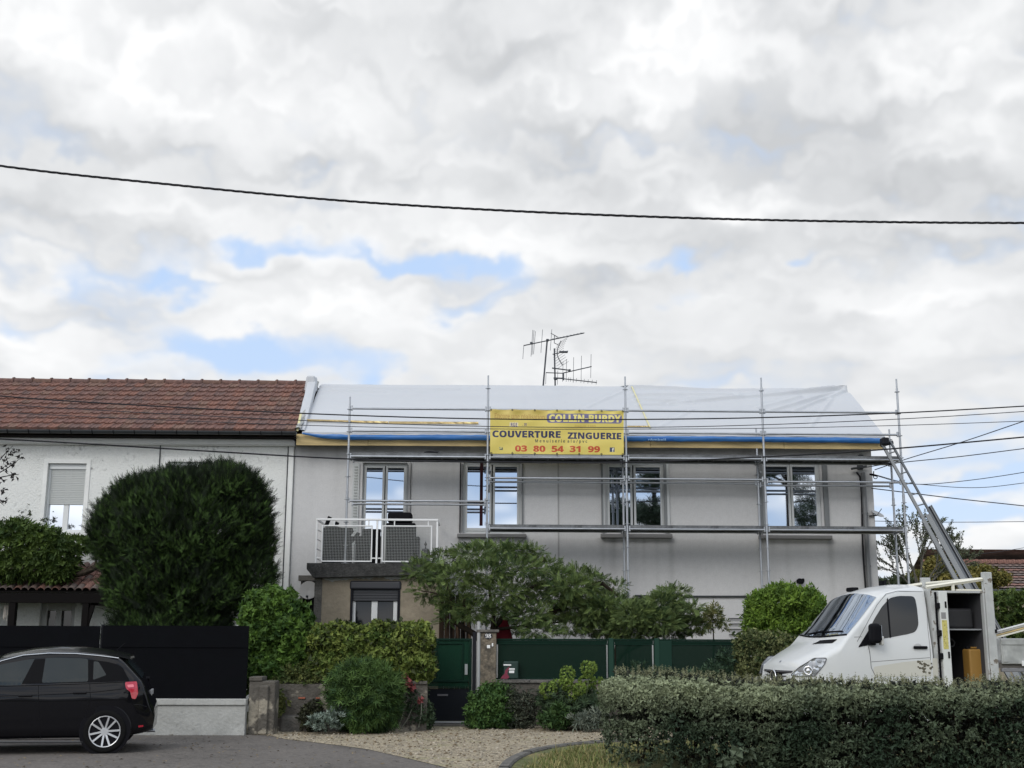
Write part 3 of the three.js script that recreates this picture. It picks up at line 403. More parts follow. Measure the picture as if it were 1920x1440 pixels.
// satellite dishes and lamp on the grey house
{
  const p = P(579, 1107.5, DW - 0.45), d = thing('satellite_dish', 'round pale satellite dish in front of a dark opening beside the balcony', 'satellite dish', [p.x, p.y, p.z]);
  M('dish', new THREE.LatheGeometry([[0, 0], [0.08, 0.006], [0.15, 0.022], [0.2, 0.04], [0.205, 0.045], [0.2, 0.048], [0.15, 0.03], [0.0, 0.008]].map(([a, b]) => new THREE.Vector2(a, b)), 28).rotateX(Math.PI / 2 - 0.25), std([0.55, 0.54, 0.52], 0.7), d);
  M('arm', [rod(V(0, -0.02, 0), V(0.02, -0.05, -0.44), 0.02), rod(V(0, -0.2, 0.02), V(0, -0.14, 0.22), 0.008), rbox(-0.025, -0.16, 0.2, 0.025, -0.11, 0.27, 0.01)], MAT.gutter, d);
  const e = P(1643, 966, DW - 0.05), s = thing('satellite_dish', 'grey satellite dish seen edge-on at the house corner beside the downpipe', 'satellite dish', [e.x, e.y, e.z]);
  M('dish', new THREE.LatheGeometry([[0, 0], [0.07, 0.008], [0.13, 0.03], [0.15, 0.04], [0.15, 0.045], [0.0, 0.012]].map(([a, b]) => new THREE.Vector2(a, b)), 28).rotateZ(-0.35).rotateX(0.5).translate(0.02, 0, 0), std([0.42, 0.43, 0.43], 0.6), s);
  M('arm', [rod(V(-0.16, -0.02, 0), V(0.02, 0.0, 0), 0.018), rod(V(0.02, 0, 0), V(0.1, 0.14, 0.1), 0.008)], MAT.gutter, s);
  const w = P(1500, 1091, DW - 0.06), l = thing('wall_lamp', 'dark rounded lamp on the grey wall above the bright green bush', 'wall lamp', [w.x, w.y, w.z]);
  M('shade', new THREE.SphereGeometry(0.085, 16, 10, 0, 6.3, 0, 1.7).scale(1, 0.9, 1.1).rotateX(0.5), MAT.black, l); M('bracket', [rod(V(0, 0.02, 0), V(0.10, 0.05, -0.02), 0.018), rbox(0.06, 0.0, -0.06, 0.11, 0.08, -0.03, 0.01)], MAT.black, l);
}
// ---------------------------------------------------------------- the white tarpaulin over the roof
{
  const x0 = P(565, 812, EAVE_D).x, x1 = roofX1, o = thing('tarpaulin', 'wrinkled white tarpaulin stretched over the roof of the grey house', 'tarpaulin', [(x0 + x1) / 2, eaveY, -EAVE_D]);
  const s01 = (px, py) => { // photograph pixel to roof coordinates (x, 0 eave .. 1 ridge)
    const r = ray(px, py), n = V(0, RIDGE_D - EAVE_D, ridgeY - eaveY).normalize(), c = V(0, eaveY, -EAVE_D), p = r.multiplyScalar((c.sub(camera.position)).dot(n) / r.dot(n)).add(camera.position); return [p.x, (p.y - eaveY) / (ridgeY - eaveY)];
  };
  const folds = [[[1588, 729], [1255, 757], 0.030], [[1588, 730], [1445, 771], 0.026], [[1588, 732], [1490, 771], 0.024], [[1586, 729], [1400, 742], 0.022], [[1180, 727], [1425, 731], 0.022], [[1190, 741], [1370, 740], 0.016], [[1190, 750], [1290, 752], 0.016], [[1195, 760], [1300, 758], 0.014], [[1175, 732], [1100, 766], 0.010],
    [[620, 733], [720, 737], 0.010], [[600, 726], [860, 731], 0.010], [[590, 722], [575, 745], 0.04], [[1500, 745], [1420, 766], 0.014], [[1560, 748], [1520, 800], 0.012], [[1300, 770], [1240, 800], 0.008]].map(([a, b, h]) => [...s01(...a), ...s01(...b), h]);
  const L = Math.hypot(RIDGE_D - EAVE_D, ridgeY - eaveY), nn = V(0, (RIDGE_D - EAVE_D) / L, (ridgeY - eaveY) / L);
  const fold = (x, s) => { let h = 0; for (const [ax, as, bx, bs, k] of folds) { const dx = bx - ax, dy = (bs - as) * L, px = x - ax, py = (s - as) * L, t = clamp((px * dx + py * dy) / (dx * dx + dy * dy)), d = Math.hypot(px - t * dx, py - t * dy); h += 2.4 * k * (1 - 0.45 * t) * Math.exp(-Math.pow(d / 0.055, 2)) - 1.1 * k * Math.exp(-Math.pow((d - 0.1) / 0.07, 2)); } return h; };
  const top = (u, v) => { const x = lerp(x0 + 0.02, x1 + 0.03, u), s = v; const sag = -0.05 * Math.sin(Math.PI * clamp((x - s01(1190, 760)[0]) / 4.6)) * (s > 0.8 ? (s - 0.8) * 5 : 0); const h = 0.03 + fold(x, s) + 0.034 * fbm(x * 0.7, s * 2.4, 3, 3) + 0.006 * N3(x * 4.2, s * 9, 1); return V(x, lerp(eaveY, ridgeY, s) + nn.y * h + sag * 0.7, lerp(-EAVE_D, -RIDGE_D, s) + nn.z * h); };
  M('front_sheet', under(o, surface((u, v) => top(u, v), 420, 90, 0, 1, -0.01, 1)), MAT.tarpWhite, o);
  M('rear_sheet', under(o, surface((u, v) => { const a = top(u, 1); return V(a.x, lerp(a.y, eaveY, v), lerp(a.z, -2 * RIDGE_D + EAVE_D, v)); }, 60, 4)), MAT.tarpWhite, o);
  M('hem', under(o, surface((u, v) => { const a = top(u, 0); return V(a.x, a.y - 0.10 * v + 0.012 * N3(a.x * 3, 0, 5) * v, a.z + 0.012 + 0.02 * v + 0.015 * N3(a.x * 2.3, 2, 5)); }, 260, 3)), MAT.tarpWhite, o);
  // wrapped parapet along the joint with the brown roof
  const pe = P(553.5, 812, EAVE_D), pr = P(578, 712, RIDGE_D - 0.25), w = 0.20;
  M('wrapped_parapet', under(o, surface((u, v) => { const s = v, p = pe.clone().lerp(pr, s), prof = [[0, -0.32], [0, 0.04], [0.02, 0.07], [w, 0.075], [w + 0.02, 0.04], [w + 0.03, -0.1]], f = u * 5, j = Math.min(4, Math.floor(f)), t = f - j; const ox = lerp(prof[j][0], prof[j + 1][0], t), oy = lerp(prof[j][1], prof[j + 1][1], t) + 0.012 * N3(s * 12, u * 5, 2); return V(p.x + ox + 0.01 * N3(s * 9, 1, u * 3), p.y + oy, p.z); }, 20, 40)), MAT.tarpWhite, o);
  const st = P(584.5, 712, RIDGE_D - 0.3), sg = rbox(st.x - 0.13, st.y - 0.35, st.z - 0.25, st.x + 0.13, st.y + 0.07, st.z + 0.2, 0.05, 4); const sp = sg.attributes.position; for (let i = 0; i < sp.count; i++) { const k = clamp((sp.getY(i) - (st.y - 0.35)) / 0.42); sp.setX(i, st.x + (sp.getX(i) - st.x) * lerp(1.25, 0.78, k) + 0.01 * N3(sp.getY(i) * 9, 1, sp.getZ(i) * 7)); } sg.computeVertexNormals();
  M('wrapped_stub', under(o, sg), MAT.tarpWhite, o);
  // straps and battens that hold it
  const onRoof = (px, py, h = 0.05) => { const [x, s] = s01(px, py); return V(x, lerp(eaveY, ridgeY, s) + nn.y * h, lerp(-EAVE_D, -RIDGE_D, s) + nn.z * h); };
  M('strap', under(o, bar(onRoof(1184, 727), onRoof(1219, 806), 0.032, 0.006)), MAT.yellowStrap, o); M('strap', under(o, bar(P(564, 776, EAVE_D + 0.4), P(557, 808, EAVE_D - 0.05), 0.05, 0.01)), MAT.yellowStrap, o);
  M('batten', under(o, bar(onRoof(566, 793, 0.07), onRoof(728, 797.5, 0.07), 0.05, 0.03, V(0, 1, 0))), MAT.pineBoard, o); M('batten', under(o, bar(onRoof(729, 797.5, 0.07), onRoof(897, 798.5, 0.07), 0.05, 0.03, V(0, 1, 0))), MAT.pineBoard, o); M('batten', under(o, bar(onRoof(1176, 804, 0.06), onRoof(1217, 804, 0.06), 0.03, 0.02, V(0, 1, 0))), MAT.pineBoard, o);
}
// the blue rolled tarpaulin along the eaves
{
  const D = EAVE_D - 0.14, c = [[567, 812.5], [580, 814.5], [600, 817.5], [640, 819.5], [700, 820], [800, 820.3], [900, 820.8], [1000, 821.3], [1100, 822], [1250, 823], [1400, 823.6], [1550, 825], [1640, 826.3], [1664, 827]].map(([x, y]) => P(x, y, D));
  const o = thing('blue_tarpaulin', 'bright blue tarpaulin rolled up along the eaves above the pale fascia', 'tarpaulin', [c[6].x, c[6].y, c[6].z]), cv = new THREE.CatmullRomCurve3(c);
  const g = surface((u, v) => { const p = cv.getPointAt(u), a = v * Math.PI * 2, x = p.x, tp = sstep(0, 0.06, u), te = 1 - 0.5 * sstep(0.985, 1, u), r = (0.022 + 0.040 * tp) * te * (1 + 0.2 * N3(x * 1.7, Math.cos(a), Math.sin(a)) + 0.12 * N3(x * 7, a, 1)); return V(x, p.y + Math.sin(a) * r, p.z + Math.cos(a) * r * 0.7 + 0.01 * N3(x * 3, 1, 1)); }, 420, 18);
  M('roll', under(o, g), MAT.tarpBlue, o);
  M('end_cap', under(o, [new THREE.SphereGeometry(0.055, 10, 8).scale(0.4, 1, 0.8).translate(c.at(-1).x, c.at(-1).y, c.at(-1).z)]), MAT.tarpBlue, o);
  // printed letters, half hidden in the folds
  const cv2 = document.createElement('canvas'); cv2.width = 512; cv2.height = 96; const x = cv2.getContext('2d'); x.fillStyle = 'rgb(33,92,165)'; x.fillRect(0, 0, 512, 96); x.fillStyle = 'rgb(160,200,235)'; x.font = 'bold 92px sans-serif'; x.setTransform(1, 0, 0.1, 1, 0, 0); x.fillText('rAmbell', 14, 96);
  const t = new THREE.CanvasTexture(cv2); t.colorSpace = THREE.SRGBColorSpace; const a = P(1212, 820, D), b = P(1262, 828, D);
  M('printed_letters', under(o, surface((u, v) => { const X = lerp(a.x, b.x, u), an = lerp(-0.75, 0.25, v), yc = P(1237, 822.9, D).y; return V(X, yc + Math.sin(an) * 0.074, -D + 0.014 + Math.cos(an) * 0.056 * 1.05); }, 20, 8)), std('#ffffff', 0.35, { map: t }), o);
}
// ---------------------------------------------------------------- the white house with the brown tiled roof
const white_house = (() => {
  const D = 27.65, x1 = P(547.5, 950, D).x, x0 = -19, o = thing('white_house', 'rough white rendered house under a brown tiled roof', 'house', [-9, 0, -D]);
  const H = (n, g, m, p = o) => M(n, under(p, g), m, p);
  const rc = (a, b, c, d) => { const A = P(a, d, D), B = P(c, b, D); return [A.x, A.y, B.x, B.y]; };
  const o1 = rc(80, 869, 163, 998), o2 = rc(308, 866, 386, 990), o3 = rc(66, 1128, 142, 1260), eY = P(300, 806, EAVE_D - 0.1).y, rY = P(280, 718, RIDGE_D).y, wt = P(300, 834, D).y;
  H('wall', slabWithHoles(x0, -0.2, x1, wt, -D, 0.35, [o1, o2, o3]), MAT.whiteRender);
  H('end_wall', metres(box(x1 - 0.3, 0, -D - 5, x1, wt, -D - 0.36)), MAT.whiteRender);
  H('interior', [box(x0 + 0.3, 0, -D - 1.6, x1 - 0.3, wt, -D - 1.55)], MAT.anthracite);
  // raised plaster bands round the windows, and the strip along the party joint
  const bd = (a, w) => [box(a[0] - w, a[1] - w, -D + 0.001, a[0], a[3] + w, -D + 0.02), box(a[2], a[1] - w, -D + 0.001, a[2] + w, a[3] + w, -D + 0.02), box(a[0], a[3], -D + 0.001, a[2], a[3] + w, -D + 0.02), box(a[0], a[1] - w, -D + 0.001, a[2], a[1], -D + 0.02)].map((g) => metres(g));
  H('window_surround', bd(o1, 0.09), MAT.whiteTrim); H('window_surround', bd(o2, 0.09), MAT.whiteTrim);
  H('corner_band', metres(box(x1 - 0.12, 0, -D + 0.001, x1 - 0.01, wt, -D + 0.025)), MAT.whiteTrim);
  H('wall_cable', tube([P(541, 836, D - 0.03), P(539.5, 930, D - 0.03), P(537.5, 1110, D - 0.03)].map((p) => V(P(541, 836, D).x + 0.005 * N3(p.y, 1, 1), p.y, -D + 0.03)), 0.012, 20), MAT.wireGrey); H('wall_cable', tube([V(P(302, 826, D).x, wt, -D + 0.02), V(P(302, 826, D).x, wt - 0.5, -D + 0.02)], 0.012, 4), MAT.wireGrey);
  for (const [a, shut, lab] of [[o1, 0.6, 'white window with its roller shutter two thirds down'], [o2, 1, 'window with its shutter down, mostly behind the dark conifer']]) {
    const w = new THREE.Group(); w.name = 'window'; w.userData.label = lab; w.position.set(a[0], a[1], -D).sub(o.position); o.add(w);
    const [ax, ay, bx, by] = a, z = -D - 0.16, m = (ax + bx) / 2;
    H('frame', [rbox(ax, ay, z - 0.04, ax + 0.06, by, z + 0.03, 0.008), rbox(bx - 0.06, ay, z - 0.04, bx, by, z + 0.03, 0.008), rbox(ax + 0.06, ay, z - 0.04, bx - 0.06, ay + 0.07, z + 0.03, 0.008), rbox(m - 0.06, ay + 0.07, z - 0.04, m + 0.06, by, z + 0.028, 0.008)], MAT.whitePvc, w);
    for (const [c, d] of [[ax + 0.06, m - 0.06], [m + 0.06, bx - 0.06]]) H('pane', box(c, ay + 0.07, z - 0.015, d, by, z), MAT.mirrorPane, w);
    H('shutter_box', rbox(ax, by - 0.13, z - 0.05, bx, by, z + 0.09, 0.02), MAT.whitePvc, w);
    const sy = lerp(by, ay, shut), n = Math.round((by - 0.13 - sy) / 0.04);
    const sl = []; for (let i = 0; i < n; i++) sl.push(rbox(ax + 0.04, by - 0.13 - (i + 1) * 0.04 + 0.002, z + 0.04, bx - 0.04, by - 0.13 - i * 0.04, z + 0.052, 0.006, 1)); tag(H('shutter_curtain', sl, std([0.50, 0.52, 0.51], 0.6), w), 'closed grey-white slats of the roller shutter');
    for (const gx of [ax + 0.002, bx - 0.045]) H('guide_rail', rbox(gx, ay, z + 0.031, gx + 0.043, by - 0.13, z + 0.07, 0.005), MAT.whitePvc, w);
  }
  { // glazed door under the porch
    const w = new THREE.Group(); w.name = 'porch_door'; w.position.set(o3[0], o3[1], -D).sub(o.position); o.add(w); const [ax, ay, bx, by] = o3, z = -D - 0.12, m = (ax + bx) / 2;
    H('frame', [rbox(ax, ay, z - 0.04, ax + 0.14, by, z + 0.05, 0.01), rbox(bx - 0.1, ay, z - 0.04, bx, by, z + 0.05, 0.01), rbox(m - 0.06, ay, z - 0.04, m + 0.07, by - 0.2, z + 0.05, 0.01), rbox(ax + 0.14, by - 0.2, z - 0.04, bx - 0.1, by, z + 0.05, 0.01)], std([0.42, 0.42, 0.41], 0.7), w); H('pane', box(ax + 0.05, ay, z - 0.03, bx - 0.05, by, z - 0.015), MAT.darkPane, w);
  }
  // roof: boards below, tiles one by one
  const roof = new THREE.Group(); roof.name = 'roof'; roof.position.set(-9, eY, -EAVE_D).sub(o.position); o.add(roof);
  const rx1 = P(557, 806, EAVE_D).x, De = EAVE_D - 0.08;
  const sh = new THREE.Shape([[De + 0.05, eY - 0.06], [RIDGE_D, rY - 0.06], [2 * RIDGE_D - De, eY - 0.06], [RIDGE_D, rY - 0.3]].map(([d, y]) => new THREE.Vector2(d, y)));
  H('boards', new THREE.ExtrudeGeometry(sh, { depth: rx1 - x0, bevelEnabled: false }).rotateY(Math.PI / 2).translate(x0, 0, 0), MAT.darkWood, roof);
  const Ls = Math.hypot(RIDGE_D - De, rY - eY), pitch = Math.atan2(rY - eY, RIDGE_D - De), rows = 10, gauge = (Ls - 0.06) / rows, tw = 0.232;
  const tileGeo = (k) => { // interlocking tile: raised side rib, shallow pan, thick front edge
    const prof = [[0, 0.026], [0.022, 0.046], [0.045, 0.034], [0.06, 0.016], [0.105, 0.013], [0.122, 0.026], [0.14, 0.013], [0.185, 0.016], [0.215, 0.032], [0.238, 0.030]], len = gauge + 0.05, p = [], ix = [], r = rng(k + 3);
    const wob = prof.map(() => (r() - 0.5) * 0.003);
    for (const [v, dy] of [[0, -0.045], [0, 0.022], [0.05, 0.026], [len, 0.0]]) prof.forEach(([x, y], i) => p.push(x, y + dy + wob[i] - v * 0.05, -v - (i < 4 && v === 0 ? -0.012 : 0)));
    const n = prof.length; for (let j = 0; j < 3; j++) for (let i = 0; i < n - 1; i++) { const a = j * n + i; ix.push(a, a + 1, a + n + 1, a, a + n + 1, a + n); }
    const g = new THREE.BufferGeometry(); g.setAttribute('position', new THREE.Float32BufferAttribute(p, 3)); g.setIndex(ix); g.setAttribute('uv', new THREE.Float32BufferAttribute(p.flatMap((_, i) => (i % 3 === 0 ? [p[i] + k * 0.37, p[i + 2] + k * 0.21] : [])), 2));
    const c = toCreasedNormals(g, 0.45); return c;
  };
  const variants = [0, 1, 2, 3].map(tileGeo), r = rng(9), far = MAT.tiles.map(() => []), q = new THREE.Quaternion().setFromAxisAngle(V(1, 0, 0), pitch);
  const mats = MAT.tiles.map((m) => { m.side = THREE.DoubleSide; return m; });
  const cols = Math.ceil((rx1 - x0) / tw); let nSingle = 0;
  for (let j = 0; j < rows; j++) for (let i = 0; i < cols; i++) {
    const s = j * gauge + 0.0, x = rx1 - 0.03 - (i + 1) * tw + (r() - 0.5) * 0.012, y = eY + 0.01 + Math.sin(pitch) * s + (r() - 0.5) * 0.007, z = -De - Math.cos(pitch) * s, g = variants[(r() * 4) | 0], warm = sstep(-7, -11, x) * (1 - j / 12), pick = r() < 0.25 + 0.4 * warm ? [2, 5, 0][(r() * 3) | 0] : [1, 3, 4, 0][(r() * 4) | 0];
    const pos = V(x, y, z).sub(V(-9, eY, -EAVE_D));
    if (x > -11.0 && nSingle < 298) { const t = new THREE.Mesh(g, mats[pick]); t.name = 'roof_tile'; t.position.copy(pos); t.quaternion.copy(q).multiply(new THREE.Quaternion().setFromEuler(new THREE.Euler((r() - 0.5) * 0.02, (r() - 0.5) * 0.03, (r() - 0.5) * 0.02))); t.castShadow = t.receiveShadow = true; roof.add(t); nSingle++; }
    else far[pick].push(g.clone().applyQuaternion(q).translate(pos.x, pos.y, pos.z));
  }
  far.forEach((l, k) => { if (l.length) tag(M('roof_tiles_beyond', l, mats[k], roof), null, null, null, 'stuff'); });
  H('rear_slope', new THREE.PlaneGeometry(rx1 - x0, Ls).rotateX(-Math.PI / 2).rotateX(-pitch).translate((x0 + rx1) / 2, (rY + eY) / 2 + 0.03, -(RIDGE_D + (RIDGE_D - De) / 2)), mats[1], roof);
  // ridge tiles with their raised collars
  const rg = (k) => { const g = surface((u, v) => { const a = Math.PI * lerp(-0.1, 1.1, v), c = u > 0.86 ? 0.035 : 0, rr = 0.095 + c - 0.012 * u; return V(u * 0.49, Math.sin(a) * rr * 0.95, Math.cos(a) * rr); }, 14, 8); return toCreasedNormals(g, 0.6); }; const rgG = rg();
  for (let x = rx1 - 0.5, k = 0; x > -13; x -= 0.468, k++) { const t = M('ridge_tile', rgG, mats[[3, 1, 4][k % 3]], roof); t.position.set(x, rY + 0.005 + 0.01 * N3(k * 1.7, 3, 1), -RIDGE_D).sub(V(-9, eY, -EAVE_D)); }
  // rubble verge beside the wrapped parapet
  H('verge_mortar', metres(surface((u, v) => { const p = V(rx1 - 0.03, eY, -De).lerp(V(rx1 - 0.03, rY, -RIDGE_D), u); return V(p.x + v * 0.12 + 0.02 * N3(u * 20, v * 4, 1), p.y + 0.06 + 0.03 * Math.sin(v * 3.1) + 0.02 * N3(u * 26, 3, v * 5), p.z); }, 60, 6)), MAT.paleWall, roof).material.side = THREE.DoubleSide;
  // gutter, its brackets and the fascia band
  const gp = new THREE.Shape(); gp.absarc(0, 0, 0.075, Math.PI, 2 * Math.PI, false); gp.lineTo(0.067, 0); gp.absarc(0, 0, 0.067, 2 * Math.PI, Math.PI, true); const gz = -De + 0.12, gy = P(300, 808, De - 0.1).y;
  const gut = H('gutter', new THREE.ExtrudeGeometry(gp, { depth: rx1 + 0.02 - x0, bevelEnabled: false, curveSegments: 10 }).rotateY(Math.PI / 2).translate(x0, gy, gz), MAT.gutter);
  for (let x = rx1 - 0.3; x > -11; x -= 0.47) { const b = M('gutter_bracket', new THREE.TorusGeometry(0.08, 0.008, 6, 10, Math.PI).rotateZ(Math.PI).rotateY(Math.PI / 2), MAT.black, gut); b.position.set(x, gy, gz).sub(o.position).sub(gut.position); }
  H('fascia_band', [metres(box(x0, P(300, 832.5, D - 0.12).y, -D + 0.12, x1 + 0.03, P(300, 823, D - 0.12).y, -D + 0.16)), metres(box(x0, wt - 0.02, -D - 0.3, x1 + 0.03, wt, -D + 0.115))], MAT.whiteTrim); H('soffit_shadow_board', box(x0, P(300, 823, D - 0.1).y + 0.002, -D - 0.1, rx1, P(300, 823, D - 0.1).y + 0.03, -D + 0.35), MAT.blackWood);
  // porch with old tiles
  const pc = new THREE.Group(); pc.name = 'porch'; pc.position.set(-9, 2.8, -26.6).sub(o.position); o.add(pc);
  const pd0 = 26.2, px1 = P(199, 1106, pd0).x, py0 = P(100, 1107, pd0).y, py1 = py0 + 0.62, pp = Math.atan2(py1 - py0, D - pd0), pl = Math.hypot(py1 - py0, D - pd0), pr = 6, pg = pl / pr, pw = 0.16;
  H('beam', [rbox(-14, py0 - 0.26, -pd0 - 0.16, px1 - 0.08, py0 - 0.05, -pd0 - 0.03, 0.01), rbox(px1 - 0.35, py0 - 0.3, -D - 0.0, px1 - 0.2, py0 - 0.06, -pd0 - 0.17, 0.01)], MAT.blackWood, pc);
  for (const x of [P(158, 1150, pd0).x, P(20, 1150, pd0).x]) H('porch_post', rbox(x - 0.07, 0, -pd0 - 0.19, x + 0.07, py0 - 0.26, -pd0 - 0.04, 0.01), MAT.blackWood, pc);
  { const a = V(px1 - 0.28, py0 - 0.3, -pd0 - 0.1), b = V(P(158, 1150, pd0).x, py0 - 0.85, -pd0 - 0.1); H('brace', bar(a, b, 0.08, 0.08), MAT.blackWood, pc); }
  H('boards', box(-14, -0.05, 0, px1 - 0.02, -0.03, -pl).applyMatrix4(new THREE.Matrix4().makeRotationX(pp)).translate(0, py0, -pd0), MAT.blackWood, pc);
  const cg = surface((u, v) => { const a = Math.PI * lerp(0.02, 0.98, v), rr = lerp(0.085, 0.068, u); return V(Math.cos(a) * rr, Math.sin(a) * rr * 0.8, -u * (pg + 0.05)); }, 3, 7), lip = surface((u, v) => { const a = Math.PI * lerp(0.02, 0.98, v), rr = lerp(0.085, 0.07, u); return V(Math.cos(a) * rr, Math.sin(a) * rr * 0.8, 0); }, 1, 7), can = join([cg, lip]), rr = rng(31), qq = new THREE.Quaternion().setFromAxisAngle(V(1, 0, 0), pp);
  MAT.oldTile.forEach((m) => (m.side = THREE.DoubleSide)); const pfar = [];
  for (let j = 0; j < pr; j++) for (let x = px1 - 0.1; x > -14; x -= pw) { const s = j * pg, pos = V(x + (rr() - 0.5) * 0.02, py0 + Math.sin(pp) * s + 0.01 * rr(), -pd0 - Math.cos(pp) * s).sub(V(-9, 2.8, -26.6)); if (x > -11 && j < 5) { const t = M('porch_tile', can, MAT.oldTile[x > -9.3 && rr() < 0.6 ? 1 : (rr() * 3) | 0], pc); t.position.copy(pos); t.quaternion.copy(qq); t.rotation.y += (rr() - 0.5) * 0.06; } else pfar.push(can.clone().applyQuaternion(qq).translate(pos.x, pos.y, pos.z)); }
  tag(M('porch_tiles_beyond', pfar, MAT.oldTile[0], pc), null, null, null, 'stuff');
  { const p = P(108, 1125, pd0 + 0.5); H('ceiling_lamp', [new THREE.SphereGeometry(0.05, 12, 8).translate(p.x, p.y + 0.04, p.z), rod(V(p.x, p.y + 0.05, p.z), V(p.x, p.y + 0.2, p.z), 0.015)], std([0.4, 0.4, 0.38], 0.5), pc); }
  return o;
})();
{ // wind chime hanging under the porch
  const p = P(12, 1135, 26.5), o = thing('wind_chime', 'pale wind chime hanging in the dark porch', 'wind chime', [p.x, p.y, p.z]), m = std([0.55, 0.5, 0.45], 0.5);
  M('top_ring', new THREE.CylinderGeometry(0.045, 0.06, 0.02, 12), m, o); for (let k = 0; k < 5; k++) M('chime_tube', rod(V(Math.cos(k * 1.26) * 0.04, -0.02, Math.sin(k * 1.26) * 0.04), V(Math.cos(k * 1.26) * 0.04, -0.22 - 0.03 * k, Math.sin(k * 1.26) * 0.04), 0.008, 6), m, o); M('cord', rod(V(0, 0, 0), V(0, 0.35, 0), 0.004, 5), MAT.black, o);
}

// ---------------------------------------------------------------- the scaffolding
{
  const B = 3.07, X0 = -2.983, D0 = 26.6, D1 = 27.28, o = thing('scaffolding', 'galvanised steel tube scaffolding along the front of the grey house', 'scaffolding', [X0 + 6.14, 0, -D0]);
  const S = (n, g, m = MAT.galvanised, p = o) => M(n, under(p, g), m, p), hy = (px, py, D = D0) => P(px, py, D).y, xs = [0, 1, 2, 3, 4].map((i) => X0 + B * i);
  const topY = [hy(653.5, 744), 7.345, 7.345, 7.345, 7.345], sy = P(700, 1057, 26.3).y + 0.02;
  const rail1 = 4.968 + 1.6, deck = 3.946 + 1.6, rail2 = deck + 0.52, deck2 = P(1040, 987, D0).y, railL = P(1040, 897, D0).y, rail0 = P(780, 939.5, D0).y, inTop = P(1415, 803, D1).y;
  xs.forEach((x, i) => {
    for (const [D, t] of [[D0, topY[i]], [D1, inTop]]) {
      if (i === 0 && D === D1) continue;
      const b = i === 0 ? sy : 0.0, g = [rod(V(x, b, -D), V(x, t - 0.22, -D), 0.0245, 10), rod(V(x, t - 0.22, -D), V(x, t, -D), 0.0185, 10)];
      for (let y = deck - 5.0; y < t - 0.1; y += 0.5) if (y > b + 0.1) g.push(new THREE.CylinderGeometry(0.06, 0.06, 0.01, 8).translate(x, y + (D === D1 ? 0.02 : 0), -D)); g.push(rod(V(x, deck - 1.0, -D), V(x, deck - 0.82, -D), 0.03, 10));
      S('standard', g); S('base_plate', [box(x - 0.075, b + 0.001, -D - 0.075, x + 0.075, b + 0.012, -D + 0.075), rod(V(x, b, -D), V(x, b + 0.2, -D), 0.03)]);
    }
  });
  const wedge = (x, y, z) => rbox(x - 0.018, y - 0.05, z - 0.02, x + 0.018, y + 0.07, z + 0.02, 0.008, 1);
  const ledger = (i, y, D) => { const a = xs[i] + 0.06, b = xs[i + 1] - 0.06; S('ledger', [rod(V(a, y, -D), V(b, y, -D), 0.0242, 10), wedge(xs[i] + 0.05, y, -D), wedge(xs[i + 1] - 0.05, y, -D)]); };
  for (let i = 0; i < 4; i++) { ledger(i, rail1, D0); if (i !== 1) ledger(i, rail2, D0); ledger(i, deck - 0.05, D0); ledger(i, deck - 0.05, D1); if (i) { ledger(i, railL - (i === 3 ? 0.04 : 0), D0); ledger(i, railL - (i === 3 ? 0.04 : 0), D1); ledger(i, deck2 - 0.05, D0); ledger(i, deck2 - 0.05, D1); } else { ledger(i, rail0, D0); ledger(i, rail0, D1); } }
  xs.forEach((x, i) => { S('transom', [rod(V(x, deck - 0.05, -D0 - 0.05), V(x, deck - 0.05, -D1 + 0.05), 0.024)]); if (i) S('transom', [rod(V(x, deck2 - 0.05, -D0 - 0.05), V(x, deck2 - 0.05, -D1 + 0.05), 0.024)]); });
  // steel planks with folded rims and ribs
  const plank = (i, y, k, yo = 0) => { const a = xs[i] + 0.03, b = xs[i + 1] - 0.03, z = -D0 - 0.03 - k * 0.33, g = [rbox(a, y + yo, z - 0.31, b, y + 0.012 + yo, z, 0.004, 1), box(a, y - 0.06 + yo, z - 0.008, b, y - 0.001 + yo, z), box(a, y - 0.06 + yo, z - 0.31, b, y - 0.001 + yo, z - 0.302), box(a, y - 0.061 + yo, z - 0.05, b, y - 0.053 + yo, z - 0.009), box(a, y - 0.061 + yo, z - 0.301, b, y - 0.053 + yo, z - 0.26)]; for (let j = 1; j < 9; j++) g.push(box(lerp(a, b, j / 9) - 0.02, y - 0.05 + yo, z - 0.3, lerp(a, b, j / 9) + 0.02, y - 0.001 + yo, z - 0.01)); return S('deck_plank', g.map((q) => metres(q)), MAT.deckSteel); };
  for (let i = 0; i < 4; i++) for (const k of [0, 1]) { plank(i, deck + 0.03, k); if (i) plank(i, deck2 + 0.03, k); }
  // wall ties
  for (const i of [1, 2, 3]) S('wall_tie', rod(V(xs[i] + 0.06, deck - 0.25, -D1 + 0.04), V(xs[i] + 0.06, deck - 0.25, -DW + 0.002), 0.024));
  // a few tools left lying on the upper deck
  const p = P(808, 850, 26.8), t = thing('tool_bundle', 'small dark bundle of tools lying on the upper scaffold deck', 'tool bundle', [p.x, deck + 0.045, p.z]), r = rng(4);
  M('wrap', new THREE.SphereGeometry(0.16, 12, 8).scale(1, 0.2, 0.4).translate(0, 0.03, 0), MAT.black, t); M('handles', [0, 1, 2, 3].map((k) => rod(V(-0.16 + k * 0.05, 0.03 + k * 0.006, -0.05 + k * 0.03), V(0.12 + 0.02 * k, 0.05, 0.04 - k * 0.02), 0.012)), MAT.wireGrey, t);

  // ------------------------------------------------------------ the roofer's banner
  const c = document.createElement('canvas'); c.width = 2048; c.height = 696; const g = c.getContext('2d'), W = 2048, H = 696;
  g.fillStyle = 'rgb(212,194,100)'; g.fillRect(0, 0, W, H);
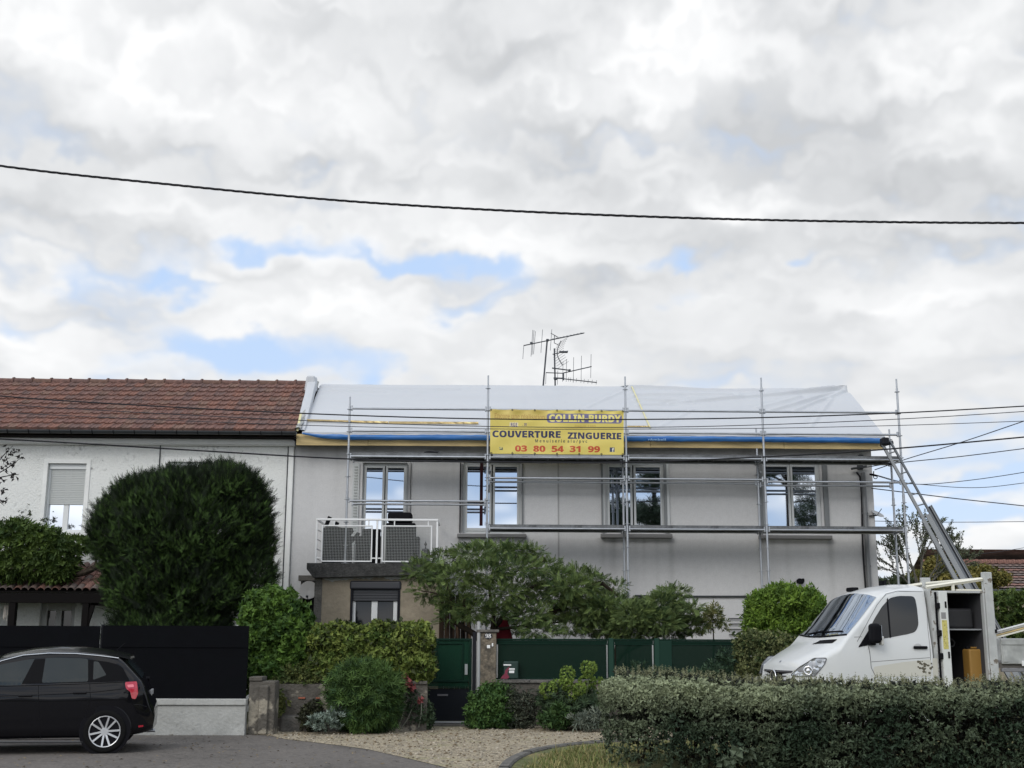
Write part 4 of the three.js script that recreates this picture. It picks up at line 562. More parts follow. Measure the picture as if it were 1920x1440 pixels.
  const rr = rng(12); for (let k = 0; k < 90; k++) { g.fillStyle = `rgba(${rr() < 0.5 ? '190,160,80' : '226,212,120'},0.05)`; g.beginPath(); g.ellipse(rr() * W, rr() * H, 60 + rr() * 300, 20 + rr() * 50, 0, 0, 7); g.fill(); }
  g.fillStyle = 'rgba(190,160,96,0.35)'; g.fillRect(0, 0, W * 0.43, H * 0.2);
  const fit = (s, u0, u1, v0, v1, col, font = 'bold', fam = 'sans-serif', rot = 0, stroke) => { g.save(); g.font = `${font} 200px ${fam}`; const m = g.measureText(s), w = m.width, a = m.actualBoundingBoxAscent, d = m.actualBoundingBoxDescent; g.translate(u0 * W, v1 * H); g.rotate(rot); g.scale((u1 - u0) * W / w, (v1 - v0) * H / (a + d)); g.fillStyle = col; g.fillText(s, 0, -d); if (stroke) { g.strokeStyle = stroke; g.lineWidth = 9; g.strokeText(s, 0, -d); } g.restore(); };
  fit('Encore une réalisation', 0.03, 0.41, 0.085, 0.205, 'rgb(168,124,66)', 'normal', 'serif', 0.02);
  g.fillStyle = 'rgb(112,108,142)'; g.beginPath(); g.roundRect(0.424 * W, 0.08 * H, 0.562 * W, 0.215 * H, 46); g.fill();
  fit('COLLIN-BURDY', 0.438, 0.976, 0.105, 0.265, 'rgb(228,214,120)', 'bold', 'sans-serif', 0, 'rgb(238,226,140)');
  g.fillStyle = 'rgb(226,214,170)'; g.fillRect(0.145 * W, 0.295 * H, 0.065 * W, 0.105 * H); fit('RGE', 0.152, 0.204, 0.305, 0.385, 'rgb(84,72,120)'); fit('. IR', 0.24, 0.275, 0.31, 0.37, 'rgb(84,72,120)');
  fit('Depuis 1980', 0.632, 0.79, 0.335, 0.395, 'rgb(172,138,70)', 'normal');
  fit('COUVERTURE', 0.014, 0.53, 0.485, 0.63, 'rgb(40,42,78)', 'bold', 'sans-serif', 0, 'rgb(40,42,78)'); fit('ZINGUERIE', 0.58, 0.985, 0.505, 0.648, 'rgb(40,42,78)', 'bold', 'sans-serif', 0, 'rgb(40,42,78)');
  fit('M e n u i s e r i e  a l u / p v c', 0.334, 0.727, 0.665, 0.76, 'rgb(62,66,60)');
  fit('03  80  54  31  99', 0.185, 0.823, 0.812, 0.945, 'rgb(186,74,40)', 'bold', 'sans-serif', 0, 'rgb(186,74,40)');
  g.fillStyle = 'rgb(60,66,92)'; g.fillRect(0.895 * W, 0.835 * H, 0.036 * W, 0.1 * H); fit('f', 0.911, 0.926, 0.845, 0.935, 'rgb(236,232,214)');
  g.fillStyle = 'rgb(84,92,74)'; g.fillRect(0.07 * W, 0.86 * H, 0.025 * W, 0.055 * H); g.fillStyle = 'rgb(206,196,130)'; g.fillRect(0.066 * W, 0.845 * H, 0.02 * W, 0.045 * H); g.fillStyle = 'rgb(84,92,74)'; g.fillRect(0.07 * W, 0.852 * H, 0.006 * W, 0.02 * H);
  const t2 = new THREE.CanvasTexture(c); t2.colorSpace = THREE.SRGBColorSpace; t2.anisotropy = 8;
  const DB = 26.54, a = P(919, 767, DB), b = P(1169.5, 770, DB), d = P(1169.5, 853, DB), e = P(919, 850.5, DB), bn = thing('banner', 'yellow roofer\'s banner with dark blue and red lettering tied to the scaffolding', 'banner', [(a.x + b.x) / 2, e.y, -DB]);
  const pt = (u, v) => { const p = e.clone().lerp(d, u).lerp(a.clone().lerp(b, u), v); const edge = Math.min(1, 4 * Math.min(u, 1 - u)); p.z += 0.035 * fbm(u * 3, v * 1.6, 7, 3) * edge + 0.02 * Math.sin(u * 40) * Math.exp(-Math.pow((v - 1) / 0.08, 2)) + 0.016 * N3(u * 9, v * 3, 2); p.y -= 0.012 * Math.abs(Math.sin(u * Math.PI * 6)) * sstep(0.85, 1, v); return p; };
  const sheet = surface(pt, 160, 60); M('sheet', under(bn, sheet), std('#ffffff', 0.42, { map: t2, side: THREE.DoubleSide }), bn);
  for (let k = 0; k <= 6; k++) for (const v of [0.985, 0.015]) { const p = pt(clamp(k / 6, 0.008, 0.992), v); const ring = new THREE.TorusGeometry(0.016, 0.005, 6, 12).translate(p.x, p.y, p.z + 0.004); M('eyelet', under(bn, [ring, rod(V(p.x, p.y, p.z), V(p.x + 0.01 * Math.sin(k * 3), v > 0.5 ? rail1 : deck - 0.02, -D0 + 0.026), 0.004, 5)]), MAT.wireGrey, bn); }
  M('lower_fold', under(bn, surface((u, v) => { const p = pt(lerp(0.02, 0.985, u), 0); return V(p.x, p.y - v * (0.055 + 0.015 * N3(u * 6, 1, 1)), p.z - 0.015 - 0.02 * v); }, 60, 2)), MAT.tarpWhite, bn);
}

// ---------------------------------------------------------------- the roofers' ladder hoist
{
  const A = P(1663, 833, 26.42), Bm = P(1806, 1092, 24.4), dir = Bm.clone().sub(A).normalize(), foot = A.clone().addScaledVector(dir, (A.y - 0.05) / -dir.y), o = thing('ladder_hoist', 'aluminium roofers\' ladder hoist leaning on the eaves at the end of the scaffolding', 'ladder', [foot.x, 0, foot.z]);
  const s = V(0.97, 0.17, 0.12); s.addScaledVector(dir, -s.dot(dir)).normalize(); const n = dir.clone().cross(s).normalize(), L = A.distanceTo(foot), Pt = (l, w, h) => A.clone().addScaledVector(dir, l).addScaledVector(s, w).addScaledVector(n, h);
  const S = (nm, g, m = MAT.aluminium) => M(nm, under(o, g), m, o), rl = (l0, l1, w, h, ww, tt, m) => S('rail', bar(Pt(l0, w, h), Pt(l1, w, h), ww, tt, s), m);
  rl(-0.05, L, -0.09, 0, 0.06, 0.05); rl(-0.05, L, 0.10, 0, 0.04, 0.05, MAT.darkAlu);
  for (let l = 0.25; l < L; l += 0.3) S('rung', rod(Pt(l, -0.08, 0), Pt(l, 0.09, 0), 0.014, 8));
  const l2 = 2.15; S('side_plate', bar(Pt(l2, -0.125, -0.012), Pt(L, -0.125, -0.012), 0.03, 0.07, s)); S('side_plate', bar(Pt(l2 - 0.1, 0.02, 0.04), Pt(L, 0.02, 0.04), 0.10, 0.02, s)); for (let l = l2 + 0.2; l < L; l += 0.42) S('cross_strip', bar(Pt(l, -0.11, -0.055), Pt(l + 0.03, 0.06, -0.055), 0.02, 0.03, n), MAT.darkAlu);
  rl(l2 - 0.3, L, 0.138, -0.02, 0.032, 0.07, MAT.anthracite); rl(l2 - 0.3, L, 0.168, 0.0, 0.022, 0.06); rl(l2 - 0.3, L, 0.192, 0.02, 0.02, 0.05, MAT.darkAlu); S('head', [rbox(A.x - 0.13, A.y - 0.02, A.z - 0.1, A.x + 0.02, A.y + 0.14, A.z + 0.12, 0.03), rod(Pt(-0.05, -0.12, -0.05), Pt(-0.05, 0.16, -0.05), 0.045)], MAT.anthracite); S('foot_plate', box(foot.x - 0.3, 0.002, foot.z - 0.15, foot.x + 0.4, 0.05, foot.z + 0.15));
}

// ---------------------------------------------------------------- aerials on the ridge
{
  const D = 30.6, p = (x, y) => at(960 + x / 10.667, 600 + y / 10.667, D), m = std([0.06, 0.065, 0.075], 0.5, { metalness: 0.5 }), thin = std([0.16, 0.165, 0.175], 0.5, { metalness: 0.5 }), base = ridgeY - 0.55;
  const mk = (nm, lab, x) => thing(nm, lab, 'aerial', [p(x, 1300).x, base, -D]);
  const a = mk('television_aerial', 'tall television aerial with a comb of rods on a leaning mast above the white roof', 625), R = (o, n, x0, y0, x1, y1, r, mm = m, z = 0) => { const A = p(x0, y0), B = p(x1, y1); A.z += z; B.z += z; return M(n, under(o, rod(A, B, r, 7)), mm, o); };
  { const A = p(625, 1300), B = p(705, 395), d = A.clone().sub(B).normalize(); M('mast', under(a, rod(A.clone().addScaledVector(d, 0.8), B, 0.021, 8)), m, a); }
  R(a, 'boom', 230, 517, 1440, 265, 0.015, m, 0.03); for (const [x, y0, y1, sl] of [[235, 515, 785, -20], [415, 205, 735, -36], [440, 210, 700, -40], [468, 230, 690, -40], [612, 195, 660, -36], [795, 190, 615, -30]]) R(a, 'element', x, y0, x + sl, y1, 0.007, thin, 0.03);
  for (let k = 0; k < 9; k++) { const x = 850 + k * 70, y = 517 - (x - 230) * 0.208; const A = p(x, y); M('element', under(a, rod(V(A.x - 0.05, A.y + 0.05, A.z - 0.13), V(A.x + 0.04, A.y - 0.03, A.z + 0.2), 0.006, 6)), thin, a); }
  M('clamp', under(a, [rbox(p(680, 0).x, p(0, 420).y, -D - 0.03, p(735, 0).x, p(0, 380).y, -D + 0.06, 0.01), rbox(p(360, 0).x, p(0, 490).y, -D, p(410, 0).x, p(0, 445).y, -D + 0.07, 0.01)]), m, a);
  for (const [x0, y0, x1, y1] of [[775, 262, 930, 350], [850, 305, 845, 460], [845, 460, 925, 495], [850, 310, 925, 345]]) R(a, 'brace', x0, y0, x1, y1, 0.009, m);
  const b = mk('television_aerial', 'shorter aerial mast with a grid reflector and two low booms above the white roof', 865);
  { const A = p(865, 1300); M('mast', under(b, rod(V(A.x + 0.01, base, A.z), p(848, 570), 0.02, 8)), m, b); }
  for (const [x0, y0, x1, y1, r] of [[810, 690, 1120, 625, 0.012], [800, 965, 1160, 1012, 0.017], [675, 1057, 1020, 1070, 0.013], [1020, 1066, 1590, 935, 0.014], [830, 1165, 1040, 1172, 0.02], [1030, 1180, 1695, 1255, 0.014]]) R(b, 'boom', x0, y0, x1, y1, r, m, 0.03);
  M('dipole_box', under(b, [rbox(p(940, 0).x, p(0, 655).y, -D, p(1110, 0).x, p(0, 622).y, -D + 0.09, 0.015), rbox(p(835, 0).x, p(0, 1190).y, -D - 0.04, p(900, 0).x, p(0, 1145).y, -D + 0.05, 0.015), rbox(p(1000, 0).x, p(0, 1200).y, -D, p(1035, 0).x, p(0, 1060).y, -D + 0.06, 0.01), rbox(p(1120, 0).x, p(0, 1025).y, -D, p(1165, 0).x, p(0, 985).y, -D + 0.08, 0.01)]), m, b);
  M('reflector_spine', under(b, tube([p(980, 415), p(912, 590), p(912, 720), p(1010, 905)], 0.012, 20, 6)), m, b);
  for (let k = 0; k < 12; k++) { const t = k / 11, y = 415 + t * 490, x = 912 + 95 * Math.pow(Math.abs(t - 0.5) * 2, 1.6); const A = p(x, y); M('reflector_wire', under(b, rod(V(A.x - 0.1, A.y - 0.02, A.z - 0.28), V(A.x + 0.14, A.y + 0.04, A.z + 0.28), 0.0045, 5)), thin, b); }
  for (const [x, y0, y1] of [[1580, 690, 1160], [1388, 720, 1180], [1232, 750, 1255], [1090, 790, 1240], [1020, 840, 1240], [915, 1015, 1300], [680, 1060, 1290]]) R(b, 'element', x, y0, x - 8, y1, 0.0065, thin, 0.03);
  for (const x of [1130, 1170, 1225, 1285, 1380, 1440, 1520, 1600, 1685]) { const y = 1180 + (x - 1030) * 0.113; R(b, 'element', x + 5, y - 42, x - 5, y + 42, 0.006, thin, 0.03); }
}
// ---------------------------------------------------------------- garden fronts
const D1F = 21.0, D2F = 22.0, D3F = 23.2;
{ // neighbour's low white wall with a dark screen fence
  const x0 = -16, x1 = P(459.5, 1340, D1F).x, ty = P(370, 1310.5, D1F).y, o = thing('low_wall', 'low white wall with a flat coping beside the rear of the black car', 'wall', [x1 - 3, 0, -D1F]);
  const S = (n, g, m) => M(n, under(o, g), m, o);
  S('wall_face', metres(box(x0, -0.2, -D1F - 0.2, x1, ty - 0.10, -D1F)), MAT.paleWall); S('coping', metres(rbox(x0, ty - 0.1, -D1F - 0.24, x1 + 0.01, ty, -D1F + 0.035, 0.012)), MAT.paleWall);
  const ft = P(300, 1173, D1F + 0.1).y, f = thing('screen_fence', 'tall dark navy screen fence on the low white wall behind the black car', 'fence', [x1 - 3, ty, -D1F - 0.1]);
  const F = (n, g, m) => M(n, under(f, g), m, f);
  let k = 0; for (let x = x1 - 0.02; x > x0; x -= 2.5, k++) { F('screen_panel', metres(box(Math.max(x0, x - 2.46), ty + 0.002, -D1F - 0.13, x, lerp(ty, ft, 0.74), -D1F - 0.115)), MAT.navyScreen); F('screen_panel', metres(box(Math.max(x0, x - 2.46), lerp(ty, ft, 0.70), -D1F - 0.112, x, ft - (k % 2) * 0.01, -D1F - 0.1)), MAT.navyScreen); F('fence_post', rbox(x - 2.5, ty, -D1F - 0.17, x - 2.45, ft + 0.015, -D1F - 0.132, 0.005), MAT.anthracite); }
}
{ // old rendered wall, the gate, the pillar and the green fence
  const ax = P(460, 1340, D1F + 0.02).x, cornerX = P(512, 1340, D1F + 0.6).x, bx = P(800, 1340, D2F).x, ty = P(560, 1276, D2F).y, o = thing('garden_wall', 'crumbling beige rendered wall under the ivy hedge beside the low white wall', 'wall', [ax + 1.5, 0, -D2F]);
  const S = (n, g, m) => M(n, under(o, g), m, o), face = (x0, z0, x1, z1, y0, y1, seed) => metres(surface((u, v) => { const x = lerp(x0, x1, u), y = lerp(y0, y1, v); return V(x, y, lerp(z0, z1, u) + 0.02 * fbm(x * 2.2 + seed, y * 2.2, seed, 4)); }, 40, 20));
  S('wall_face', [face(cornerX, -D2F + 0.25, bx, -D2F, -0.1, ty - 0.05, 1)], MAT.earthWall); S('wall_core', metres(box(cornerX, -0.1, -D2F - 0.3, bx, ty - 0.06, -D2F - 0.06)), MAT.earthWall);
  S('coping', metres(rbox(cornerX, ty - 0.055, -D2F - 0.3, bx, ty, -D2F + 0.05, 0.015)), MAT.oldConcrete);
  S('end_pillar', [metres(rbox(ax + 0.02, -0.1, -D1F - 0.55, cornerX + 0.1, ty + 0.02, -D1F - 0.12, 0.03)), metres(rbox(ax + 0.02, ty + 0.02, -D1F - 0.57, ax + 0.24, ty + 0.09, -D1F - 0.1, 0.015)), metres(rbox(ax + 0.2, 0.0, -D1F - 0.5, ax + 0.36, ty - 0.05, -D1F - 0.06, 0.03))], MAT.earthWall);
  S('base_stones', [0, 1, 2, 3].map((i) => metres(rbox(cornerX + 0.1 + i * 0.42, -0.1, -D2F + 0.05, cornerX + 0.48 + i * 0.42, 0.28 + 0.08 * Math.sin(i * 2), -D2F + 0.27, 0.05, 2))), MAT.oldConcrete);
  const q = P(565, 1309, D2F - 0.2); S('bare_brick', [rbox(q.x - 0.05, q.y - 0.012, -D2F + 0.1, q.x + 0.07, q.y + 0.018, -D2F + 0.235, 0.005), rbox(q.x + 0.25, q.y - 0.01, -D2F + 0.1, q.x + 0.32, q.y + 0.012, -D2F + 0.215, 0.005)], std([0.30, 0.10, 0.06], 0.95));

  // gate
  const gx0 = P(762, 1300, D3F).x, gx1 = P(884, 1300, D3F).x, gt = P(840, 1197, D3F).y, gz = -D3F, g = thing('garden_gate', 'dark green wire mesh gate with a solid lower panel beside the pillar numbered 98', 'gate', [gx1, 0, gz]);
  const G = (n, e, m) => M(n, under(g, e), m, g), gy = (py) => P(840, py, D3F).y;
  G('frame', [rbox(gx0, gt - 0.04, gz - 0.02, gx1, gt, gz + 0.02, 0.006), rbox(gx1 - 0.05, 0.06, gz - 0.02, gx1, gt - 0.041, gz + 0.02, 0.006), rbox(gx0, 0.06, gz - 0.02, gx0 + 0.05, gt - 0.041, gz + 0.02, 0.006), rbox(gx0 + 0.051, gy(1279), gz - 0.02, gx1 - 0.051, gy(1275), gz + 0.02, 0.006), rbox(gx0 + 0.051, gy(1291), gz - 0.02, gx1 - 0.051, gy(1288.5), gz + 0.02, 0.006), rbox(gx0 + 0.051, gy(1208), gz - 0.018, gx1 - 0.18, gy(1205.5), gz + 0.018, 0.004), rbox(gx1 - 0.18, gy(1279), gz - 0.018, gx1 - 0.155, gy(1205.5), gz + 0.018, 0.004), rbox(gx0 + 0.55, gy(1279), gz - 0.018, gx0 + 0.57, gt - 0.041, gz + 0.018, 0.004)], MAT.greenPaint);
  G('mesh_screen', box(gx0 + 0.051, gy(1288), gz - 0.008, gx1 - 0.051, gt - 0.041, gz - 0.002), MAT.greenMesh);
  G('lower_panel', rbox(gx0 + 0.051, 0.09, gz - 0.01, gx1 - 0.051, gy(1291.5), gz + 0.004, 0.003), dull([0.008, 0.010, 0.014], 0.6)); G('bottom_bar', rbox(gx0, 0.05, gz - 0.012, gx1, 0.085, gz + 0.022, 0.004), std([0.3, 0.31, 0.32], 0.5)); G('letter_slot', rbox(P(820, 1303, D3F).x, gy(1305), gz + 0.0045, P(840, 1303, D3F).x, gy(1301.5), gz + 0.014, 0.003), std([0.10, 0.10, 0.11], 0.4));
  G('handle_plate', rbox(gx1 - 0.13, gy(1265), gz + 0.0205, gx1 - 0.075, gy(1245), gz + 0.03, 0.004), std([0.28, 0.30, 0.30], 0.5)); G('post', [rbox(gx1 + 0.012, 0, gz - 0.06, gx1 + 0.08, gt + 0.12, gz + 0.03, 0.006)], MAT.anthracite); G('steel_post', rod(V(gx1 + 0.125, 0, gz + 0.02), V(gx1 + 0.125, P(840, 1165, D3F).y, gz + 0.02), 0.033, 12), std([0.36, 0.37, 0.37], 0.5)); G('threshold', metres(rbox(gx0 - 0.2, -0.05, gz - 0.2, gx1 + 0.1, 0.035, gz + 0.16, 0.015)), MAT.oldConcrete);

  // pillar 98
  const px0 = P(898, 1250, D3F).x, px1 = P(930.5, 1250, D3F).x, pt = P(915, 1186, D3F).y, p = thing('gate_pillar', 'square weathered concrete pillar bearing the number 98', 'pillar', [(px0 + px1) / 2, 0, -D3F]);
  const Q = (n, e, m) => M(n, under(p, e), m, p);
  Q('shaft', metres(rbox(px0, -0.1, -D3F - 0.33, px1, pt, -D3F + 0.02, 0.02)), std('#ffffff', 0.96, { map: tex(512, (u, v) => { const a = tn(u, v, 6, 5, 261), b = tn(u, v, 26, 4, 136), s = sstep(0, 0.3, a); const m = 0.95 + 0.5 * b; return [lerp(0.47, 0.34, s) * m, lerp(0.435, 0.32, s) * m, lerp(0.38, 0.285, s) * m]; }, 0.8), bumpMap: cl(bumpRough, 1.4), bumpScale: 0.02 }));
  Q('cap', metres(rbox(px0 - 0.05, pt + 0.001, -D3F - 0.38, px1 + 0.05, pt + 0.055, -D3F + 0.06, 0.015)), MAT.oldConcrete);
  const nc = document.createElement('canvas'); nc.width = 256; nc.height = 192; const n = nc.getContext('2d'); n.fillStyle = 'rgb(14,14,22)'; n.fillRect(0, 0, 256, 192); n.fillStyle = 'rgb(236,236,236)'; n.font = 'bold 170px serif'; n.textAlign = 'center'; n.fillText('98', 128, 152); const nt = new THREE.CanvasTexture(nc); nt.colorSpace = THREE.SRGBColorSpace;
  const np = P(915.5, 1192.5, D3F - 0.02), pl = new THREE.CylinderGeometry(0.076, 0.076, 0.008, 28).rotateX(Math.PI / 2).scale(1, 0.78, 1).translate(np.x, np.y, -D3F + 0.026), lp = pl.attributes.position, lu = pl.attributes.uv; for (let i = 0; i < lp.count; i++) lu.setXY(i, (lp.getX(i) - np.x) / 0.152 + 0.5, (lp.getY(i) - np.y) / 0.119 + 0.5);
  Q('number_plate', pl, std('#ffffff', 0.3, { map: nt })).userData.label = 'black oval plate with a white 98'; const i1 = P(916, 1212.5, D3F - 0.02), i2 = P(923.5, 1209, D3F - 0.02);
  Q('bell', [rbox(i1.x - 0.03, i1.y - 0.03, -D3F + 0.021, i1.x + 0.03, i1.y + 0.03, -D3F + 0.035, 0.006), rbox(i2.x - 0.014, i2.y - 0.03, -D3F + 0.021, i2.x + 0.014, i2.y + 0.03, -D3F + 0.034, 0.006)], MAT.whitePaint);

  // low wall and green screen fence beyond the pillar
  const wx1 = P(1420, 1250, D3F).x, wt = P(980, 1275, D3F).y, w = thing('garden_wall', 'beige stone-capped wall under the green mesh fence, stained and flaking', 'wall', [px1 + 2, 0, -D3F - 0.05]);
  M('wall_face', under(w, face(px1 + 0.005, -D3F - 0.02, wx1, -D3F - 0.02, -0.1, wt - 0.055, 8)), MAT.earthWall, w); M('wall_core', under(w, box(px1 + 0.005, -0.1, -D3F - 0.25, wx1, wt - 0.06, -D3F - 0.07)), MAT.earthWall, w);
  for (let x = px1 + 0.006, k = 0; x < wx1; x += 0.62, k++) M('coping_stone', under(w, metres(rbox(x, wt - 0.055, -D3F - 0.26, Math.min(wx1, x + 0.612), wt + 0.004 * Math.sin(k * 2), -D3F + 0.025, 0.014))), MAT.oldConcrete, w);
  const ft = P(1140, 1198, D3F + 0.12).y, fz = -D3F - 0.12, f = thing('mesh_fence', 'dark green mesh fence on the beige wall, held by green posts', 'fence', [px1 + 2, wt, fz]);
  const F = (nm, e, m) => M(nm, under(f, e), m, f), fxs = [px1 - 0.06, P(1146, 1240, D3F + 0.12).x, P(1232, 1240, D3F + 0.12).x, wx1];
  for (let i = 0; i < 3; i++) { const a = fxs[i] + 0.03, b = fxs[i + 1] - 0.03; F('mesh_screen', box(a + 0.06, wt + 0.03, fz - 0.006, b - 0.06, ft - 0.07, fz), MAT.greenDark); F('panel_frame', [rbox(a, ft - 0.03, fz - 0.015, b, ft, fz + 0.012, 0.005), rbox(a + 0.03, ft - 0.11, fz - 0.01, b - 0.03, ft - 0.085, fz + 0.014, 0.005), rbox(a, wt + 0.01, fz - 0.015, b, wt + 0.035, fz + 0.012, 0.005), rbox(a + 0.002, wt + 0.036, fz - 0.012, a + 0.035, ft - 0.031, fz + 0.011, 0.005), rbox(b - 0.035, wt + 0.036, fz - 0.012, b - 0.002, ft - 0.031, fz + 0.011, 0.005), box(a + 0.04, ft - 0.084, fz - 0.0065, b - 0.04, ft - 0.031, fz - 0.001)], MAT.greenPaint); }
  for (const x of fxs.slice(1, 3)) F('fence_post', rbox(x - 0.045, wt, fz - 0.05, x + 0.045, ft + 0.015, fz + 0.03, 0.008), dull([0.018, 0.05, 0.036], 0.6)); { const x = P(1246, 1240, D3F + 0.12).x; F('mesh_pillar', rbox(x - 0.14, wt, fz + 0.002, x + 0.14, ft - 0.03, fz + 0.02, 0.01), dull([0.012, 0.036, 0.026], 0.7)); }

  // letter box
  const m0 = P(944, 1273, D3F), m1 = P(972, 1240, D3F), mb = thing('letter_box', 'dark green letter box with white labels and a red sticker on the garden wall', 'letter box', [(m0.x + m1.x) / 2, m0.y, -D3F + 0.02]), K = (nm, e, m) => M(nm, under(mb, e), m, mb), mz = -D3F + 0.04;
  K('body', rbox(m0.x, m0.y, mz - 0.25, m1.x, m1.y, mz, 0.02, 3), std([0.008, 0.03, 0.024], 0.35)); K('slot_flap', rbox(P(950, 0, D3F).x, P(0, 1245, D3F).y, mz + 0.001, P(963, 0, D3F).x, P(0, 1242.5, D3F).y, mz + 0.008, 0.003), MAT.whitePaint); K('name_label', [rbox(P(958.5, 0, D3F).x, P(0, 1252.6, D3F).y, mz + 0.001, P(969, 0, D3F).x, P(0, 1250, D3F).y, mz + 0.004, 0.001), rbox(P(959.5, 0, D3F).x, P(0, 1259, D3F).y, mz + 0.001, P(968, 0, D3F).x, P(0, 1254.2, D3F).y, mz + 0.004, 0.001)], MAT.whitePaint);
  const fl = new THREE.Shape([[956.5, 1249], [952, 1252], [947, 1257], [946, 1263], [941, 1268], [938.5, 1272], [950, 1273], [955, 1270], [951, 1262], [954, 1255]].map(([x, y]) => new THREE.Vector2(P(x, y, D3F).x, P(x, y, D3F).y))); K('red_sticker', new THREE.ExtrudeGeometry(fl, { depth: 0.003, bevelEnabled: false }).translate(0, 0, mz + 0.0015), std([0.19, 0.025, 0.05], 0.7));
}
{ // brown board screen beside the extension, and the things behind the green fence
  const D = 25.8, a = P(823, 1160, D).x, b = P(884, 1160, D).x, t = P(850, 1120, D).y, o = thing('board_screen', 'brown vertical boards closing the passage behind the green gate', 'fence', [(a + b) / 2, 0, -D]); const r = rng(15), n = 6;
  for (let i = 0; i < n; i++) M('board', under(o, metres(rbox(lerp(a, b, i / n) + 0.004, 0, -D - 0.02, lerp(a, b, (i + 1) / n) - 0.004, t + r() * 0.05, -D + r() * 0.01, 0.005))), MAT.darkWood, o);
  const D4 = 24.9, p = P(945, 1195, D4), u = thing('parasol', 'folded red parasol behind the green mesh fence next to the pillar', 'parasol', [p.x, 0, p.z]);
  M('pole', rod(V(0, 0, 0), V(0, 2.0, 0), 0.018), MAT.whitePaint, u); M('cover', new THREE.LatheGeometry([[0.02, 2.02], [0.06, 1.95], [0.13, 1.75], [0.17, 1.6], [0.19, 1.5], [0.15, 1.46], [0.03, 1.5]].map(([x, y]) => new THREE.Vector2(x, y)), 12), dull([0.13, 0.014, 0.02], 0.9, { side: THREE.DoubleSide }), u);
  const c = P(952, 1163, D4 + 0.4), d = thing('drying_rack', 'white metal rack half hidden behind the red parasol and the tree', 'drying rack', [c.x, 0, c.z]); for (let k = 0; k < 4; k++) M('bar', rod(V(-0.28, c.y - 0.02 * k, k * 0.1), V(0.28, c.y - 0.02 * k, k * 0.1), 0.008, 6), MAT.whitePaint, d); for (const x of [-0.27, 0.27]) M('leg', rod(V(x, 0, -0.1), V(x, c.y, 0.1), 0.01, 6), MAT.whitePaint, d);
}

